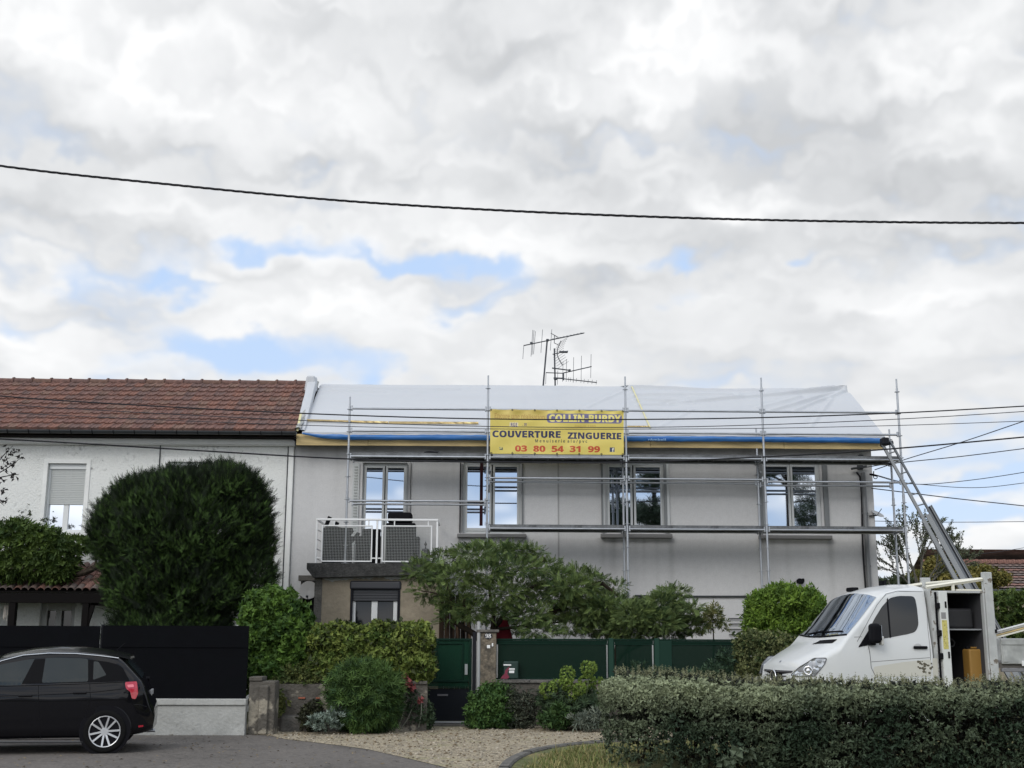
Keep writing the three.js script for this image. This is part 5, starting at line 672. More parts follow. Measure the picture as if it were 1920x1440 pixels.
// ---------------------------------------------------------------- wires
{
  const wire = (name, label, pts, D, r, m = MAT.wireBlack, n = 60) => { const q = pts.map(([x, y, d]) => P(x, y, d ?? D)), c = q[Math.floor(q.length / 2)], o = M(name, tube(q.map((p) => p.clone().sub(c)), r, n, 6), m); o.position.copy(c); tag(o, label, 'cable'); return o; };
  { // twisted main cable: two strands
    const q = [[-500, 232], [0, 311], [320, 346], [640, 376], [960, 395.5], [1300, 409], [1600, 415.5], [1920, 418], [2400, 415]].map(([x, y]) => P(x, y, 14)), cv = new THREE.CatmullRomCurve3(q), c = q[4], o = thing('overhead_cable', 'thick twisted black cable crossing the cloudy sky high above both roofs', 'cable', [c.x, c.y, c.z]);
    for (let s = 0; s < 3; s++) { const pts = []; for (let i = 0; i <= 500; i++) { const p = cv.getPoint(i / 500), a = i * 0.55 + s * 2.094; pts.push(V(p.x, p.y + Math.sin(a) * 0.0075, p.z + Math.cos(a) * 0.0075).sub(c)); } M('strand', new THREE.TubeGeometry(new THREE.CatmullRomCurve3(pts), 900, 0.0088, 5), MAT.wireBlack, o); }
  }
  const g = 'thin wires strung past the white roof';
  wire('overhead_wire', 'black wire running from the brown roof across the banner just under its top lettering', [[-300, 712], [0, 742.5], [300, 762], [640, 778], [915, 785.5], [1171, 786.5], [1430, 783], [1690, 774], [1920, 761.5], [2200, 744]], 24.2, 0.0135);
  wire('overhead_wire', 'thin grey wire passing just above the words COUVERTURE ZINGUERIE', [[-300, 735], [0, 758], [560, 788], [915, 799.5], [1220, 801], [1428, 796.5], [1690, 785.5], [1920, 771.5], [2200, 752]], 24.6, 0.0085, MAT.wireGrey);
  wire('overhead_wire', 'thin grey wire just above the blue roll, lowest of the three across the white roof', [[-300, 752], [0, 773], [560, 797], [900, 804], [1220, 804.5], [1428, 803], [1690, 797.5], [1920, 789.5], [2200, 778]], 24.9, 0.0075, MAT.wireGrey);
  wire('overhead_cable', 'thick black cable sloping from the brown gutter along the upper scaffold deck', [[-300, 808], [0, 823], [160, 832], [400, 846.5], [640, 860], [800, 864.5], [1000, 867], [1171, 867], [1353, 860.5], [1620, 845.5], [1920, 819.5], [2200, 792]], 24.0, 0.016);
  wire('service_wire', 'straight grey wire rising steeply from the hoist towards the sky beside the scaffolding', [[1640, 881, 27.5], [1697, 861.5, 26.9], [1800, 830, 25.8], [1920, 789.5, 24.5], [2100, 728, 23]], 26, 0.010, MAT.wireGrey);
  wire('service_wire', 'grey wire from the house corner bracket to the sky just under the crossing wires', [[1612, 878, 27.55], [1660, 870.5, 27.3], [1705, 865.5, 27], [1800, 856, 26.6], [1920, 841, 26], [2100, 818, 25]], 26, 0.01, MAT.wireGrey);
  wire('service_wire', 'sagging grey wire from the house corner insulator, upper of the group below the hoist head', [[1634, 888, 27.5], [1690, 903.5, 27.3], [1722, 908, 27.2], [1800, 902.5, 26.9], [1920, 885.5, 26.5], [2100, 850, 26]], 27, 0.0085, MAT.wireGrey);
  wire('service_wire', 'slack grey wire dipping lowest beside the hoist rails against the pale blue sky', [[1634, 889, 27.52], [1690, 905, 27.35], [1730, 908.5, 27.3], [1800, 914, 27], [1850, 913.5, 26.9], [1920, 905.5, 26.6], [2100, 880, 26]], 27, 0.0075, MAT.wireGrey);
  wire('service_wire', 'dark wire descending from the house corner behind the hoist to the distance', [[1634, 915.5, 27.5], [1720, 926, 27.8], [1790, 934.5, 28.2], [1920, 948.5, 29], [2100, 968, 30]], 28, 0.0115, MAT.wireGrey);
  wire('service_wire', 'faint level wire just above the pale treetops beside the hoist', [[1640, 977, 27.6], [1760, 979, 28], [1920, 978, 29], [2100, 975, 30]], 28, 0.007, MAT.wireGrey);
  wire('service_wire', 'faint distant wire rising above the far brown roof', [[1800, 1041, 40], [1860, 1036, 40], [1920, 1027, 40], [2050, 1003, 40]], 40, 0.009, MAT.wireGrey);
  const ip = P(1637, 890, 27.5), io = thing('insulator', 'small dark cable clamp hanging on the wires at the house corner', 'cable clamp', [ip.x, ip.y, ip.z]); M('body', [rod(V(-0.08, 0.01, 0), V(0.1, -0.03, 0), 0.022), rod(V(0.02, 0.08, 0), V(0.0, -0.05, 0.02), 0.012)], MAT.black, io); M('loop', new THREE.TorusGeometry(0.045, 0.009, 6, 12).translate(0.05, -0.05, 0), MAT.black, io);
}
// ---------------------------------------------------------------- vehicles: skins drawn station by station
function curveOf(pts, soft = 0.04) { // smooth line through [x, y] points, x rising
  const f = (x) => { if (x <= pts[0][0]) return pts[0][1]; for (let i = 0; i < pts.length - 1; i++) if (x <= pts[i + 1][0]) return lerp(pts[i][1], pts[i + 1][1], (x - pts[i][0]) / (pts[i + 1][0] - pts[i][0])); return pts.at(-1)[1]; };
  return (x) => { let s = 0; for (let k = -3; k <= 3; k++) s += f(x + k * soft / 3); return s / 7; };
}
function Skin(sp) { // sp: x0, x1, n, ytop, ybot, W (half width by x), belt, tumble, rnd, crown
  const k = { ...sp };
  k.zs = (x, y) => { const yt = sp.ytop(x), b = sp.belt; const low = y < b ? 1 - (sp.bulge ?? 0.05) * Math.pow(Math.abs(y - sp.mid) / (b - 0.2), 2) : 1 - (sp.bulge ?? 0.05) * Math.pow((b - sp.mid) / (b - 0.2), 2); const sh = sp.shoulder ? sp.shoulder * sstep(b - 0.13, b + 0.02, y) : 0; return sp.W(x) * low - Math.max(0, y - b) * sp.tumble - sh; };
  k.topY = (x, z) => { const yt = sp.ytop(x), r = Math.min(sp.rnd, (yt - sp.ybot(x)) * 0.4), ze = k.zs(x, yt - r), zi = Math.max(0.05, ze - r); const az = Math.abs(z); if (az <= zi) return yt + sp.crown * (1 - (az / zi) ** 2); const t = clamp((az - zi) / (ze - zi)); return yt - r + r * Math.sqrt(Math.max(0, 1 - t * t)); };
  const ring = (x) => { const yt = sp.ytop(x), yb = sp.ybot(x), r = Math.min(sp.rnd, (yt - yb) * 0.4), ze = k.zs(x, yt - r), zi = Math.max(0.05, ze - r), h = []; h.push([yb, 0], [yb, k.zs(x, yb) * 0.8], [yb + 0.02, k.zs(x, yb) - 0.03]); for (let i = 0; i <= 12; i++) { const y = lerp(yb + 0.06, yt - r, i / 12); h.push([y, k.zs(x, y)]); } for (let i = 1; i <= 6; i++) { const a = i / 6 * Math.PI / 2; h.push([yt - r + r * Math.sin(a), zi + (ze - zi) * Math.cos(a)]); } for (let i = 1; i <= 6; i++) { const z = zi * (1 - i / 6); h.push([yt + sp.crown * (1 - (z / zi) ** 2), z]); } return [...h, ...h.slice(1, -1).reverse().map(([y, z]) => [y, -z])]; };
  k.body = () => { const p = [], ix = []; let m = 0; const xs = []; for (let i = 0; i <= sp.n; i++) { const t = i / sp.n, e = 0.5 - 0.5 * Math.cos(Math.PI * t); xs.push(lerp(sp.x0, sp.x1, lerp(t, e, 0.6))); } xs.forEach((x) => { const r = ring(x); m = r.length; r.forEach(([y, z]) => p.push(x, y, z)); }); for (let i = 0; i < xs.length - 1; i++) for (let j = 0; j < m; j++) { const a = i * m + j, b = i * m + (j + 1) % m; ix.push(a, b, b + m, a, b + m, a + m); } for (const e of [0, xs.length - 1]) { const c = p.length / 3, rr = ring(xs[e]); p.push(xs[e], rr.reduce((s, q) => s + q[0], 0) / m, 0); for (let j = 0; j < m; j++) { const a = e * m + j, b = e * m + (j + 1) % m; ix.push(...(e ? [c, a, b] : [c, b, a])); } } const g = new THREE.BufferGeometry(); g.setAttribute('position', new THREE.Float32BufferAttribute(p, 3)); g.setIndex(ix); return toCreasedNormals(g, sp.crease ?? 0.7); };
  // a piece that lies on the side (polygon in x, y) or on the top (polygon in x, z)
  const fill = (poly, map, cell = 0.05) => { const s = new THREE.Shape(poly.map(([a, b]) => new THREE.Vector2(a, b))); const g = new THREE.ShapeGeometry(s); return refine(g, cell, map); };
  const refine = (g, cell, map) => { g = g.toNonIndexed(); let tri = []; const q = g.attributes.position; for (let i = 0; i < q.count; i += 3) tri.push([0, 1, 2].map((j) => [q.getX(i + j), q.getY(i + j)])); for (let it = 0; it < 7; it++) { const out = []; let any = false; for (const t of tri) { const d = [0, 1, 2].map((j) => Math.hypot(t[j][0] - t[(j + 1) % 3][0], t[j][1] - t[(j + 1) % 3][1])), m = d.indexOf(Math.max(...d)); if (d[m] > cell) { any = true; const a = t[m], b = t[(m + 1) % 3], c = t[(m + 2) % 3], h = [(a[0] + b[0]) / 2, (a[1] + b[1]) / 2]; out.push([a, h, c], [h, b, c]); } else out.push(t); } tri = out; if (!any) break; } const p = []; for (const t of tri) for (const [a, b] of t) p.push(...map(a, b)); const o = new THREE.BufferGeometry(); o.setAttribute('position', new THREE.Float32BufferAttribute(p, 3)); o.computeVertexNormals(); return toCreasedNormals(o, 1.2); };
  k.side = (poly, off = 0.006, s = 1) => fill(poly, (x, y) => [x, y, s * (k.zs(x, y) + off)]);
  k.top = (poly, off = 0.008) => fill(poly, (x, z) => [x, k.topY(x, z) + off, z], 0.04);
  // a line along the side: seams and mouldings
  k.line = (pts, w, off = 0.003, s = 1) => { const cv = pts, gs = []; for (let i = 0; i < cv.length - 1; i++) { const n = Math.max(1, Math.ceil(Math.hypot(cv[i + 1][0] - cv[i][0], cv[i + 1][1] - cv[i][1]) / 0.1)); for (let j = 0; j < n; j++) { const a = [lerp(cv[i][0], cv[i + 1][0], j / n), lerp(cv[i][1], cv[i + 1][1], j / n)], b = [lerp(cv[i][0], cv[i + 1][0], (j + 1) / n), lerp(cv[i][1], cv[i + 1][1], (j + 1) / n)]; gs.push(rod(V(a[0], a[1], s * (k.zs(...a) + off)), V(b[0], b[1], s * (k.zs(...b) + off)), w, 6)); } } return join(gs); };
  return k;
}
function smoothPoly(pts, r = 0.04, n = 5) { const o = []; pts.forEach((p, i) => { const a = pts[(i + pts.length - 1) % pts.length], b = pts[(i + 1) % pts.length], rr = p[2] ?? r, da = Math.hypot(a[0] - p[0], a[1] - p[1]), db = Math.hypot(b[0] - p[0], b[1] - p[1]), k = Math.min(rr, da * 0.45, db * 0.45), s = [p[0] + (a[0] - p[0]) / da * k, p[1] + (a[1] - p[1]) / da * k], e = [p[0] + (b[0] - p[0]) / db * k, p[1] + (b[1] - p[1]) / db * k]; for (let j = 0; j <= n; j++) { const t = j / n; o.push([(1 - t) ** 2 * s[0] + 2 * t * (1 - t) * p[0] + t * t * e[0], (1 - t) ** 2 * s[1] + 2 * t * (1 - t) * p[1] + t * t * e[1]]); } }); return o; }
function wheel(parent, x, y, z, R, rimR, w, rimMat, spokes, s = 1) {
  const g = new THREE.Group(); g.name = 'wheel'; g.position.set(x, y, z); g.rotation.y = s > 0 ? 0 : Math.PI; parent.add(g); // outer face towards +z
  const tp = [[rimR, 0], [rimR + 0.012, 0.012], [R - 0.03, 0.014], [R - 0.008, 0.0], [R, -0.025], [R, -w + 0.03], [R - 0.02, -w], [rimR, -w]];
  M('tyre', new THREE.LatheGeometry(tp.map(([a, b]) => new THREE.Vector2(a, b)), 48).rotateX(Math.PI / 2), dull([0.008, 0.008, 0.008], 0.9, { side: THREE.DoubleSide }), g);
  M('wheel_well', new THREE.CylinderGeometry(rimR * 0.97, rimR * 0.97, 0.01, 32).rotateX(Math.PI / 2).translate(0, 0, -0.09), MAT.black, g);
  const rp = [[rimR - 0.018, -0.08], [rimR - 0.018, -0.004], [rimR - 0.008, 0.006], [rimR + 0.003, 0.006], [rimR + 0.003, -0.02]], sp = [];
  for (let i = 0; i < spokes; i++) { const a = (i / spokes) * Math.PI * 2 + 0.13 + (i % 2 ? 0.05 : -0.05), b = a + (i % 2 ? -0.10 : 0.10); sp.push(bar(V(Math.cos(b) * 0.035, Math.sin(b) * 0.035, -0.012), V(Math.cos(a) * (rimR - 0.01), Math.sin(a) * (rimR - 0.01), -0.004), 0.026, 0.02, V(-Math.sin(a), Math.cos(a), 0))); }
  M('rim', [new THREE.LatheGeometry(rp.map(([a, b]) => new THREE.Vector2(a, b)), 48).rotateX(Math.PI / 2), ...sp, new THREE.CylinderGeometry(0.05, 0.058, 0.022, 20).rotateX(Math.PI / 2).translate(0, 0, -0.008)], rimMat, g);
  return g;
}
// ---- the black car
{
  const D = 17.75, w0 = P(197, 1373, D), o = thing('black_car', 'black five-door hatchback parked by the low white wall, rear half showing', 'car', [w0.x, 0, 0]);
  const HW = 0.835; o.position.z = -D - HW + 0.02;
  o.rotation.y = rad(12); o.position.set(w0.x, 0, -D + 0.02).addScaledVector(V(Math.sin(rad(12)), 0, Math.cos(rad(12))), -HW); o.updateMatrixWorld(true); const inv = o.matrixWorld.clone().invert();
  const L = (px, py, z = HW - 0.02) => { const c = camera.position.clone().applyMatrix4(inv), r = ray(px, py).transformDirection(inv), t = (z - c.z) / r.z; return [c.x + r.x * t, c.y + r.y * t]; };
  const sk = Skin({ x0: -3.24, x1: 0.635, n: 90, belt: 0.97, mid: 0.62, tumble: 0.42, rnd: 0.10, crown: 0.07, bulge: 0.06, shoulder: 0.035,
    ytop: curveOf([[-3.24, 0.52], [-3.2, 0.66], [-3.05, 0.76], [-2.6, 0.88], [-2.2, 0.955], [-2.08, 1.0], [-1.75, 1.17], [-1.45, 1.295], [-1.1, 1.36], [-0.75, 1.385], [-0.4, 1.375], [-0.05, 1.335], [0.12, 1.29], [0.19, 1.235], [0.46, 0.96], [0.52, 0.86], [0.565, 0.7], [0.60, 0.64], [0.645, 0.6], [0.665, 0.48]], 0.03),
    ybot: curveOf([[-3.24, 0.3], [-3.0, 0.2], [-2.5, 0.2], [0.2, 0.2], [0.55, 0.26], [0.665, 0.32]], 0.06), W: curveOf([[-3.24, 0.42], [-3.15, 0.58], [-2.95, 0.73], [-2.6, 0.82], [-2.0, HW], [-0.2, HW], [0.2, 0.82], [0.42, 0.775], [0.56, 0.70], [0.64, 0.62], [0.665, 0.55]], 0.05) });
  const paint = phys([0.004, 0.004, 0.0055], 0.3, { clearcoat: 0.6, clearcoatRoughness: 0.02, specularIntensity: 0.06 }), glass = phys([0.016, 0.022, 0.024], 0.03, { ior: 1.5, specularIntensity: 0.75 });
  M('body', sk.body(), paint, o);
  const sides = (n, poly, m, off, both = true) => { for (const s of both ? [1, -1] : [1]) M(n, sk.side(poly, off, s), m, o); };
  sides('window_surround', smoothPoly([L(-90, 1285), L(120, 1280.5, HW - 0.02), L(243, 1277.5), L(221, 1238), L(180, 1234), L(125, 1229), L(60, 1230), L(0, 1243), L(-80, 1268)], 0.01), dull([0.004, 0.004, 0.005], 0.5, { specularIntensity: 0.14 }), 0.0022);
  sides('door_glass', smoothPoly([L(-30, 1284), L(55, 1282, 0), L(64, 1232), L(38, 1231.5), L(0, 1243), L(-60, 1263), L(-75, 1282)], 0.02), glass, 0.004);
  sides('door_glass', smoothPoly([L(78, 1280.5), L(165, 1278), L(163, 1235.5), L(130, 1231.5), L(83, 1231)], 0.03), glass, 0.004);
  sides('quarter_glass', smoothPoly([L(174, 1275), L(199, 1266), L(183, 1241), L(174, 1240)], 0.02), glass, 0.004);
  for (const s of [1, -1]) { const glint = [L(-60, 1262), L(0, 1239.5), L(40, 1229), L(90, 1225.2), L(140, 1226), L(185, 1230), L(221, 1234.5)]; M('roof_edge_highlight', sk.line(glint, 0.011, 0.004, s), phys([0.5, 0.52, 0.54], 0.2, { metalness: 1 }), o); M('belt_moulding', sk.line([L(-30, 1287), L(80, 1284.5), L(170, 1281.5), L(235, 1278)], 0.007, 0.003, s), paint, o); M('door_seam', join([sk.line([L(72, 1285), L(73, 1330), L(76, 1385)], 0.004, -0.001, s), sk.line([L(168, 1281), L(170, 1310), L(158, 1345)], 0.004, -0.001, s), sk.line([L(-20, 1386), L(152, 1386)], 0.006, 0.0, s)]), MAT.black, o); M('body_crease', sk.line([L(-60, 1306), L(50, 1303.5), L(120, 1300.5), L(180, 1297), L(232, 1291)], 0.009, -0.003, s), paint, o); M('door_handle', join([[48, 1304.5], [150, 1299]].map(([x, y]) => { const [a, b] = L(x, y); return rbox(a - 0.09, b - 0.018, s * (sk.zs(a, b) + 0.004) - 0.012, a + 0.09, b + 0.018, s * (sk.zs(a, b) + 0.026) + 0.004, 0.012, 3); })), paint, o); }  // the bright metal line along the roof edge imitates a sky highlight
  M('door_sill', [1, -1].map((s) => sk.line([L(-90, 1391), L(155, 1391)], 0.018, 0.0, s)), std([0.05, 0.05, 0.052], 0.5), o);
  const tl = smoothPoly([L(234, 1279), L(256, 1277.5), L(259, 1300), L(254, 1311), L(247, 1310), L(244, 1297), L(236, 1291)], 0.02), red = phys([0.42, 0.012, 0.03], 0.12, { clearcoat: 1 });
  for (const s of [1, -1]) { const t = M('tail_light', sk.side(tl, 0.012, s), red, o); M('reflector', sk.side(smoothPoly([L(238, 1284), L(250, 1283), L(251, 1288), L(240, 1289)], 0.01), 0.016, s), phys([0.75, 0.2, 0.24], 0.1, {}), t); M('bumper_reflector', sk.side(smoothPoly([L(259, 1361), L(268, 1360), L(268, 1363.5), L(259, 1364.5)], 0.005), 0.008, s), red, o); }
  // rear window, spoiler, wiper, number plate, aerial
  M('rear_window', sk.top([[0.22, -0.5], [0.22, 0.5], [0.44, 0.56], [0.44, -0.56]], 0.008), glass, o);
  const sg = surface((u, v) => { const z = lerp(-0.58, 0.58, u), x = lerp(0.04, 0.25, v); return V(x, sk.topY(0.04, z) + 0.012 - 0.05 * v - 0.0 * v, z * (1 - 0.04 * v)); }, 20, 4); M('spoiler', [sg, surface((u, v) => { const z = lerp(-0.558, 0.558, u); return V(0.25 - v * 0.12, sk.topY(0.04, z) - 0.038 - v * 0.04, z); }, 20, 2)], paint, o).material.side = THREE.DoubleSide;
  M('rear_wiper', [bar(V(0.47, 0.985, -0.02), V(0.40, 1.06, 0.3), 0.02, 0.015), rod(V(0.455, 0.98, 0), V(0.52, 0.985, 0), 0.03)], MAT.black, o); M('roof_aerial', rod(V(0.02, 1.39, 0), V(0.14, 1.5, 0), 0.006, 6), MAT.black, o);
  M('number_plate', rbox(0.535, 0.72, -0.26, 0.575, 0.83, 0.26, 0.01), std([0.3, 0.3, 0.3], 0.6), o); M('bumper_strip', [1, -1].map((s) => sk.line([L(250, 1321), L(262, 1322), L(274, 1326)], 0.006, 0.0, s)), paint, o);
  M('exhaust', rod(V(0.4, 0.27, 0.42), V(0.66, 0.27, 0.42), 0.025), MAT.galvanised, o);
  // wheel arches and wheels
  const arch = (x, s) => { const g = new THREE.TorusGeometry(0.345, 0.014, 6, 28, Math.PI * 1.08).rotateZ(-0.12).translate(x, 0.30, s * (HW - 0.024)); return g; }, disc = (x, s) => new THREE.CylinderGeometry(0.345, 0.345, 0.02, 32, 1).rotateX(Math.PI / 2).translate(x, 0.305, s * (HW - 0.012));
  M('wheel_arch', [0, -2.47].flatMap((x) => [1, -1].map((s) => arch(x, s))), paint, o); M('arch_liner', [0, -2.47].flatMap((x) => [1, -1].map((s) => disc(x, s))), MAT.black, o);
  const alloy = phys([0.72, 0.73, 0.74], 0.28, { metalness: 0.85, clearcoat: 0.5 }); for (const x of [0, -2.47]) for (const s of [1, -1]) wheel(o, x, 0.292, s * (HW + 0.012), 0.292, 0.213, 0.19, alloy, 10, s);
  for (const s of [1, -1]) { M('headlight', sk.side(smoothPoly([[-3.02, 0.62], [-2.7, 0.78], [-2.65, 0.70], [-3.0, 0.54]], 0.03), 0.006, s), phys([0.7, 0.7, 0.7], 0.1), o); M('mirror', rbox(-1.9, 0.97, s * 0.86, -1.68, 1.1, s * 0.98, 0.05, 3), paint, o); }
  M('windscreen', sk.top([[-2.0, -0.6], [-2.0, 0.6], [-1.5, 0.5], [-1.5, -0.5]], 0.006), glass, o);
}
// ---- the white flatbed truck
{
  const D = 18.9, TH = rad(9.5), w0 = P(1605, 1300, D), o = thing('white_truck', 'dusty white single-cab flatbed truck with its tool locker open behind the hedge', 'truck', [w0.x, 0, -D]);
  const HW = 0.965; o.rotation.y = TH; o.position.addScaledVector(V(Math.sin(TH), 0, Math.cos(TH)), -HW); o.updateMatrixWorld(true);
  const inv = o.matrixWorld.clone().invert();
  // pixel -> (x, y) on the upright plane at local z
  const on = (px, py, z = HW - 0.03) => { const c = camera.position.clone().applyMatrix4(inv), r = ray(px, py).transformDirection(inv), t = (z - c.z) / r.z; return [c.x + r.x * t, c.y + r.y * t]; };
  const W_ = curveOf([[-0.87, 0.60], [-0.83, 0.70], [-0.76, 0.79], [-0.63, 0.87], [-0.46, 0.93], [-0.22, HW], [1.4, HW]], 0.05);
  const roof = [on(1652, 1113), on(1668, 1106.5), on(1690, 1100.5), on(1712, 1097.5), on(1730, 1096.5)], ws = [on(1590, 1190), on(1612, 1166), on(1632, 1142)];
  const backX = on(1744, 1180)[0];
  const sk = Skin({ x0: -0.875, x1: backX, n: 90, belt: 1.42, mid: 0.95, tumble: 0.16, rnd: 0.10, crown: 0.07, bulge: 0.03, crease: 0.55, W: W_, ybot: curveOf([[-0.87, 0.35], [-0.8, 0.25], [1.4, 0.3]], 0.05),
    ytop: curveOf([[-0.875, 0.92], [-0.862, 1.06], [-0.82, 1.15], [-0.75, 1.20], [-0.55, 1.315], [-0.33, 1.43], [-0.2, 1.50], [ws[0][0] - 0.03, ws[0][1] - 0.03], ...ws, ...roof.map(([x, y]) => [x, y - 0.03]), [backX, roof[4][1] - 0.03]], 0.05) });
  const paint = phys('#ffffff', 0.35, { clearcoat: 0.6, clearcoatRoughness: 0.08, map: tex(256, (u, v) => { const m = 0.97 + 0.05 * tn(u, v, 6, 4, 271); return [0.83 * m, 0.84 * m, 0.84 * m]; }, 1) });
  const glass = phys([0.012, 0.014, 0.016], 0.03, { ior: 1.52 }), screen = phys([0.35, 0.41, 0.49], 0.03, { metalness: 1 });
  M('cab', sk.body(), paint, o);
  const sd = (n, px, m, off = 0.006, r = 0.03, par = o) => M(n, sk.side(smoothPoly(px.map(([x, y, rr]) => { const q = on(x, y, HW - 0.07); return rr ? [...q, rr] : q; }), r), off), m, par);
  const door = new THREE.Group(); door.name = 'door'; o.add(door);
  sd('door_glass', [[1629, 1204], [1640, 1199.5], [1668, 1195], [1700, 1189], [1715, 1185, 0.08], [1722, 1172, 0.08], [1721.5, 1140], [1719, 1117.5, 0.07], [1688, 1117, 0.08], [1672, 1121], [1656, 1137], [1640, 1160], [1631, 1176]], glass, 0.005, 0.04, door);
  sd('glass_divider', [[1666, 1196], [1668.5, 1195.5], [1668, 1120], [1665.5, 1124]], MAT.black, 0.011, 0.002, door);
  sd('mirror_triangle', [[1605.5, 1213.5], [1631, 1208], [1633, 1172], [1625, 1185]], MAT.black, 0.009, 0.01, door);
  const ln = (pts, w = 0.005, off = 0) => sk.line(pts.map(([x, y]) => on(x, y, HW - 0.03)), w, off);
  M('door_seam', join([ln([[1627, 1210], [1629.5, 1225], [1632, 1252], [1640, 1268]]), ln([[1742, 1120], [1741.5, 1180], [1744, 1262]], 0.004, -0.001), ln([[1737, 1109], [1690, 1107.5], [1668, 1113], [1650, 1133], [1632, 1162], [1607, 1203]], 0.004, 0), ln([[1632, 1241], [1690, 1236.5], [1742, 1233]], 0.004, -0.001), ln([[1602, 1194.5], [1616, 1194]], 0.004, 0)]), std([0.10, 0.10, 0.10], 0.7), door);
  { const [a, b] = on(1722, 1214); M('door_handle', rbox(a - 0.10, b - 0.022, sk.zs(a, b) + 0.002, a + 0.13, b + 0.022, sk.zs(a, b) + 0.04, 0.015, 3), MAT.black, door); M('handle_cup', new THREE.SphereGeometry(0.05, 14, 8).scale(1.2, 0.7, 0.16).translate(a - 0.02, b + 0.03, sk.zs(a, b)), std([0.45, 0.46, 0.46], 0.5), door); }
  { const [a, b] = on(1640, 1185, HW + 0.12); const mr = new THREE.Group(); mr.name = 'wing_mirror'; o.add(mr); M('housing', rbox(a - 0.075, b - 0.17, HW + 0.02, a + 0.085, b + 0.13, HW + 0.20, 0.06, 4), MAT.black, mr); M('arm', rbox(a - 0.06, b - 0.2, HW - 0.06, a + 0.05, b - 0.12, HW + 0.06, 0.02), MAT.black, mr); M('indicator', rbox(a + 0.085, b - 0.2, HW + 0.05, a + 0.13, b - 0.06, HW + 0.17, 0.02), std([0.5, 0.5, 0.48], 0.3), mr); M('glass', rbox(a + 0.0855, b - 0.12, HW + 0.04, a + 0.089, b + 0.1, HW + 0.18, 0.002), MAT.mirrorPane, mr); }
  // windscreen lies on the sloping skin between bonnet and roof
  const wx0 = ws[0][0] + 0.015, wx1 = roof[0][0] - 0.01; const wsg = (x, f) => { const r = 0.1, z = (sk.zs(x, sk.ytop(x) - r) - 0.055) * f; return [x, z]; };
  const wp = []; for (let i = 0; i <= 8; i++) wp.push(wsg(lerp(wx0, wx1, i / 8), 1)); const bow = []; for (let i = 0; i <= 10; i++) { const f = 1 - i / 5; const z = wsg(wx1, 1)[1] * f; bow.push([wx1 - 0.03 * (1 - f * f) * 0.5, z]); } for (let i = 8; i >= 0; i--) wp.push(wsg(lerp(wx0, wx1, i / 8), -1)); const low = []; for (let i = 1; i < 10; i++) { const f = -1 + i / 5; low.push([wx0 - 0.10 * (1 - f * f), wsg(wx0, 1)[1] * f]); }
  M('windscreen', sk.top([...wp, ...low], 0.010), screen, o); { const g2 = []; const zz = wsg(wx0, 1)[1]; for (let i = 0; i < 12; i++) { const f0 = -1 + i / 6, f1 = -1 + (i + 1) / 6, q = (f) => { const x = wx0 - 0.10 * (1 - f * f) - 0.012, z = zz * f; return V(x, sk.topY(x, z) + 0.008, z); }; g2.push(rod(q(f0), q(f1), 0.014, 6)); } M('scuttle', g2, MAT.black, o); M('wiper', [rod(V(wx0 - 0.06, sk.topY(wx0 - 0.06, 0.2) + 0.03, 0.2), V(wx0 + 0.0, sk.topY(wx0, 0.75) + 0.03, 0.72), 0.009, 6), rod(V(wx0 - 0.08, sk.topY(wx0 - 0.08, -0.4) + 0.03, -0.4), V(wx0 - 0.05, sk.topY(wx0 - 0.05, 0.1) + 0.03, 0.12), 0.009, 6)], MAT.black, o); }
  // bonnet vents, seam and creases
  const onTop = (px, py) => { const c = camera.position.clone().applyMatrix4(inv), r = ray(px, py).transformDirection(inv); let t = 12; for (let i = 0; i < 900; i++, t += 0.012) { const x = c.x + r.x * t, y = c.y + r.y * t, z = c.z + r.z * t; if (Math.abs(z) < 0.97 && x > -0.87 && x < backX && y < sk.topY(x, z)) return [x, z]; } return null; };
  const vents = [[[1522, 1209], [1537, 1202], [1570, 1200], [1560, 1207]], [[1478, 1211.5], [1490, 1204.5], [1497, 1204.5], [1486, 1210.5]]]; for (const v of vents) { const q = v.map(([x, y]) => onTop(x, y)); if (q.every(Boolean)) M('bonnet_vent', sk.top(q, 0.008), MAT.black, o); }
  // headlights on the corner, grille and badge on the nose
  for (const s of [1, -1]) { const pl = [on(1489, 1268, HW - 0.2), on(1503, 1250, HW - 0.15), on(1525, 1234, HW - 0.1), on(1550, 1233.5), on(1546, 1245), on(1530, 1268)], sp2 = smoothPoly(pl, 0.03), hl = M('headlight', sk.side(sp2, 0.012, s), phys([0.55, 0.57, 0.6], 0.08, { metalness: 0.75, clearcoat: 1 }), o); const [cx, cy] = on(1515, 1255, HW - 0.13); M('lamp_bowl', [new THREE.TorusGeometry(0.06, 0.014, 8, 20), new THREE.SphereGeometry(0.035, 12, 8).scale(1, 1, 0.4)].map((g) => g.rotateY(-0.5 * s).translate(cx, cy - 0.02, s * (sk.zs(cx, cy) + 0.014))), phys([0.8, 0.8, 0.82], 0.1, { metalness: 0.8 }), hl); M('lens_rim', sk.line([...sp2, sp2[0]], 0.006, 0.012, s), std([0.08, 0.08, 0.085], 0.4), hl); const [ix, iy] = on(1535, 1239, HW - 0.1); M('indicator_lens', new THREE.SphereGeometry(0.05, 12, 8).scale(1.1, 0.7, 0.25).translate(ix, iy, s * (sk.zs(ix, iy) + 0.012)), phys([0.35, 0.37, 0.4], 0.1, {}), hl); }
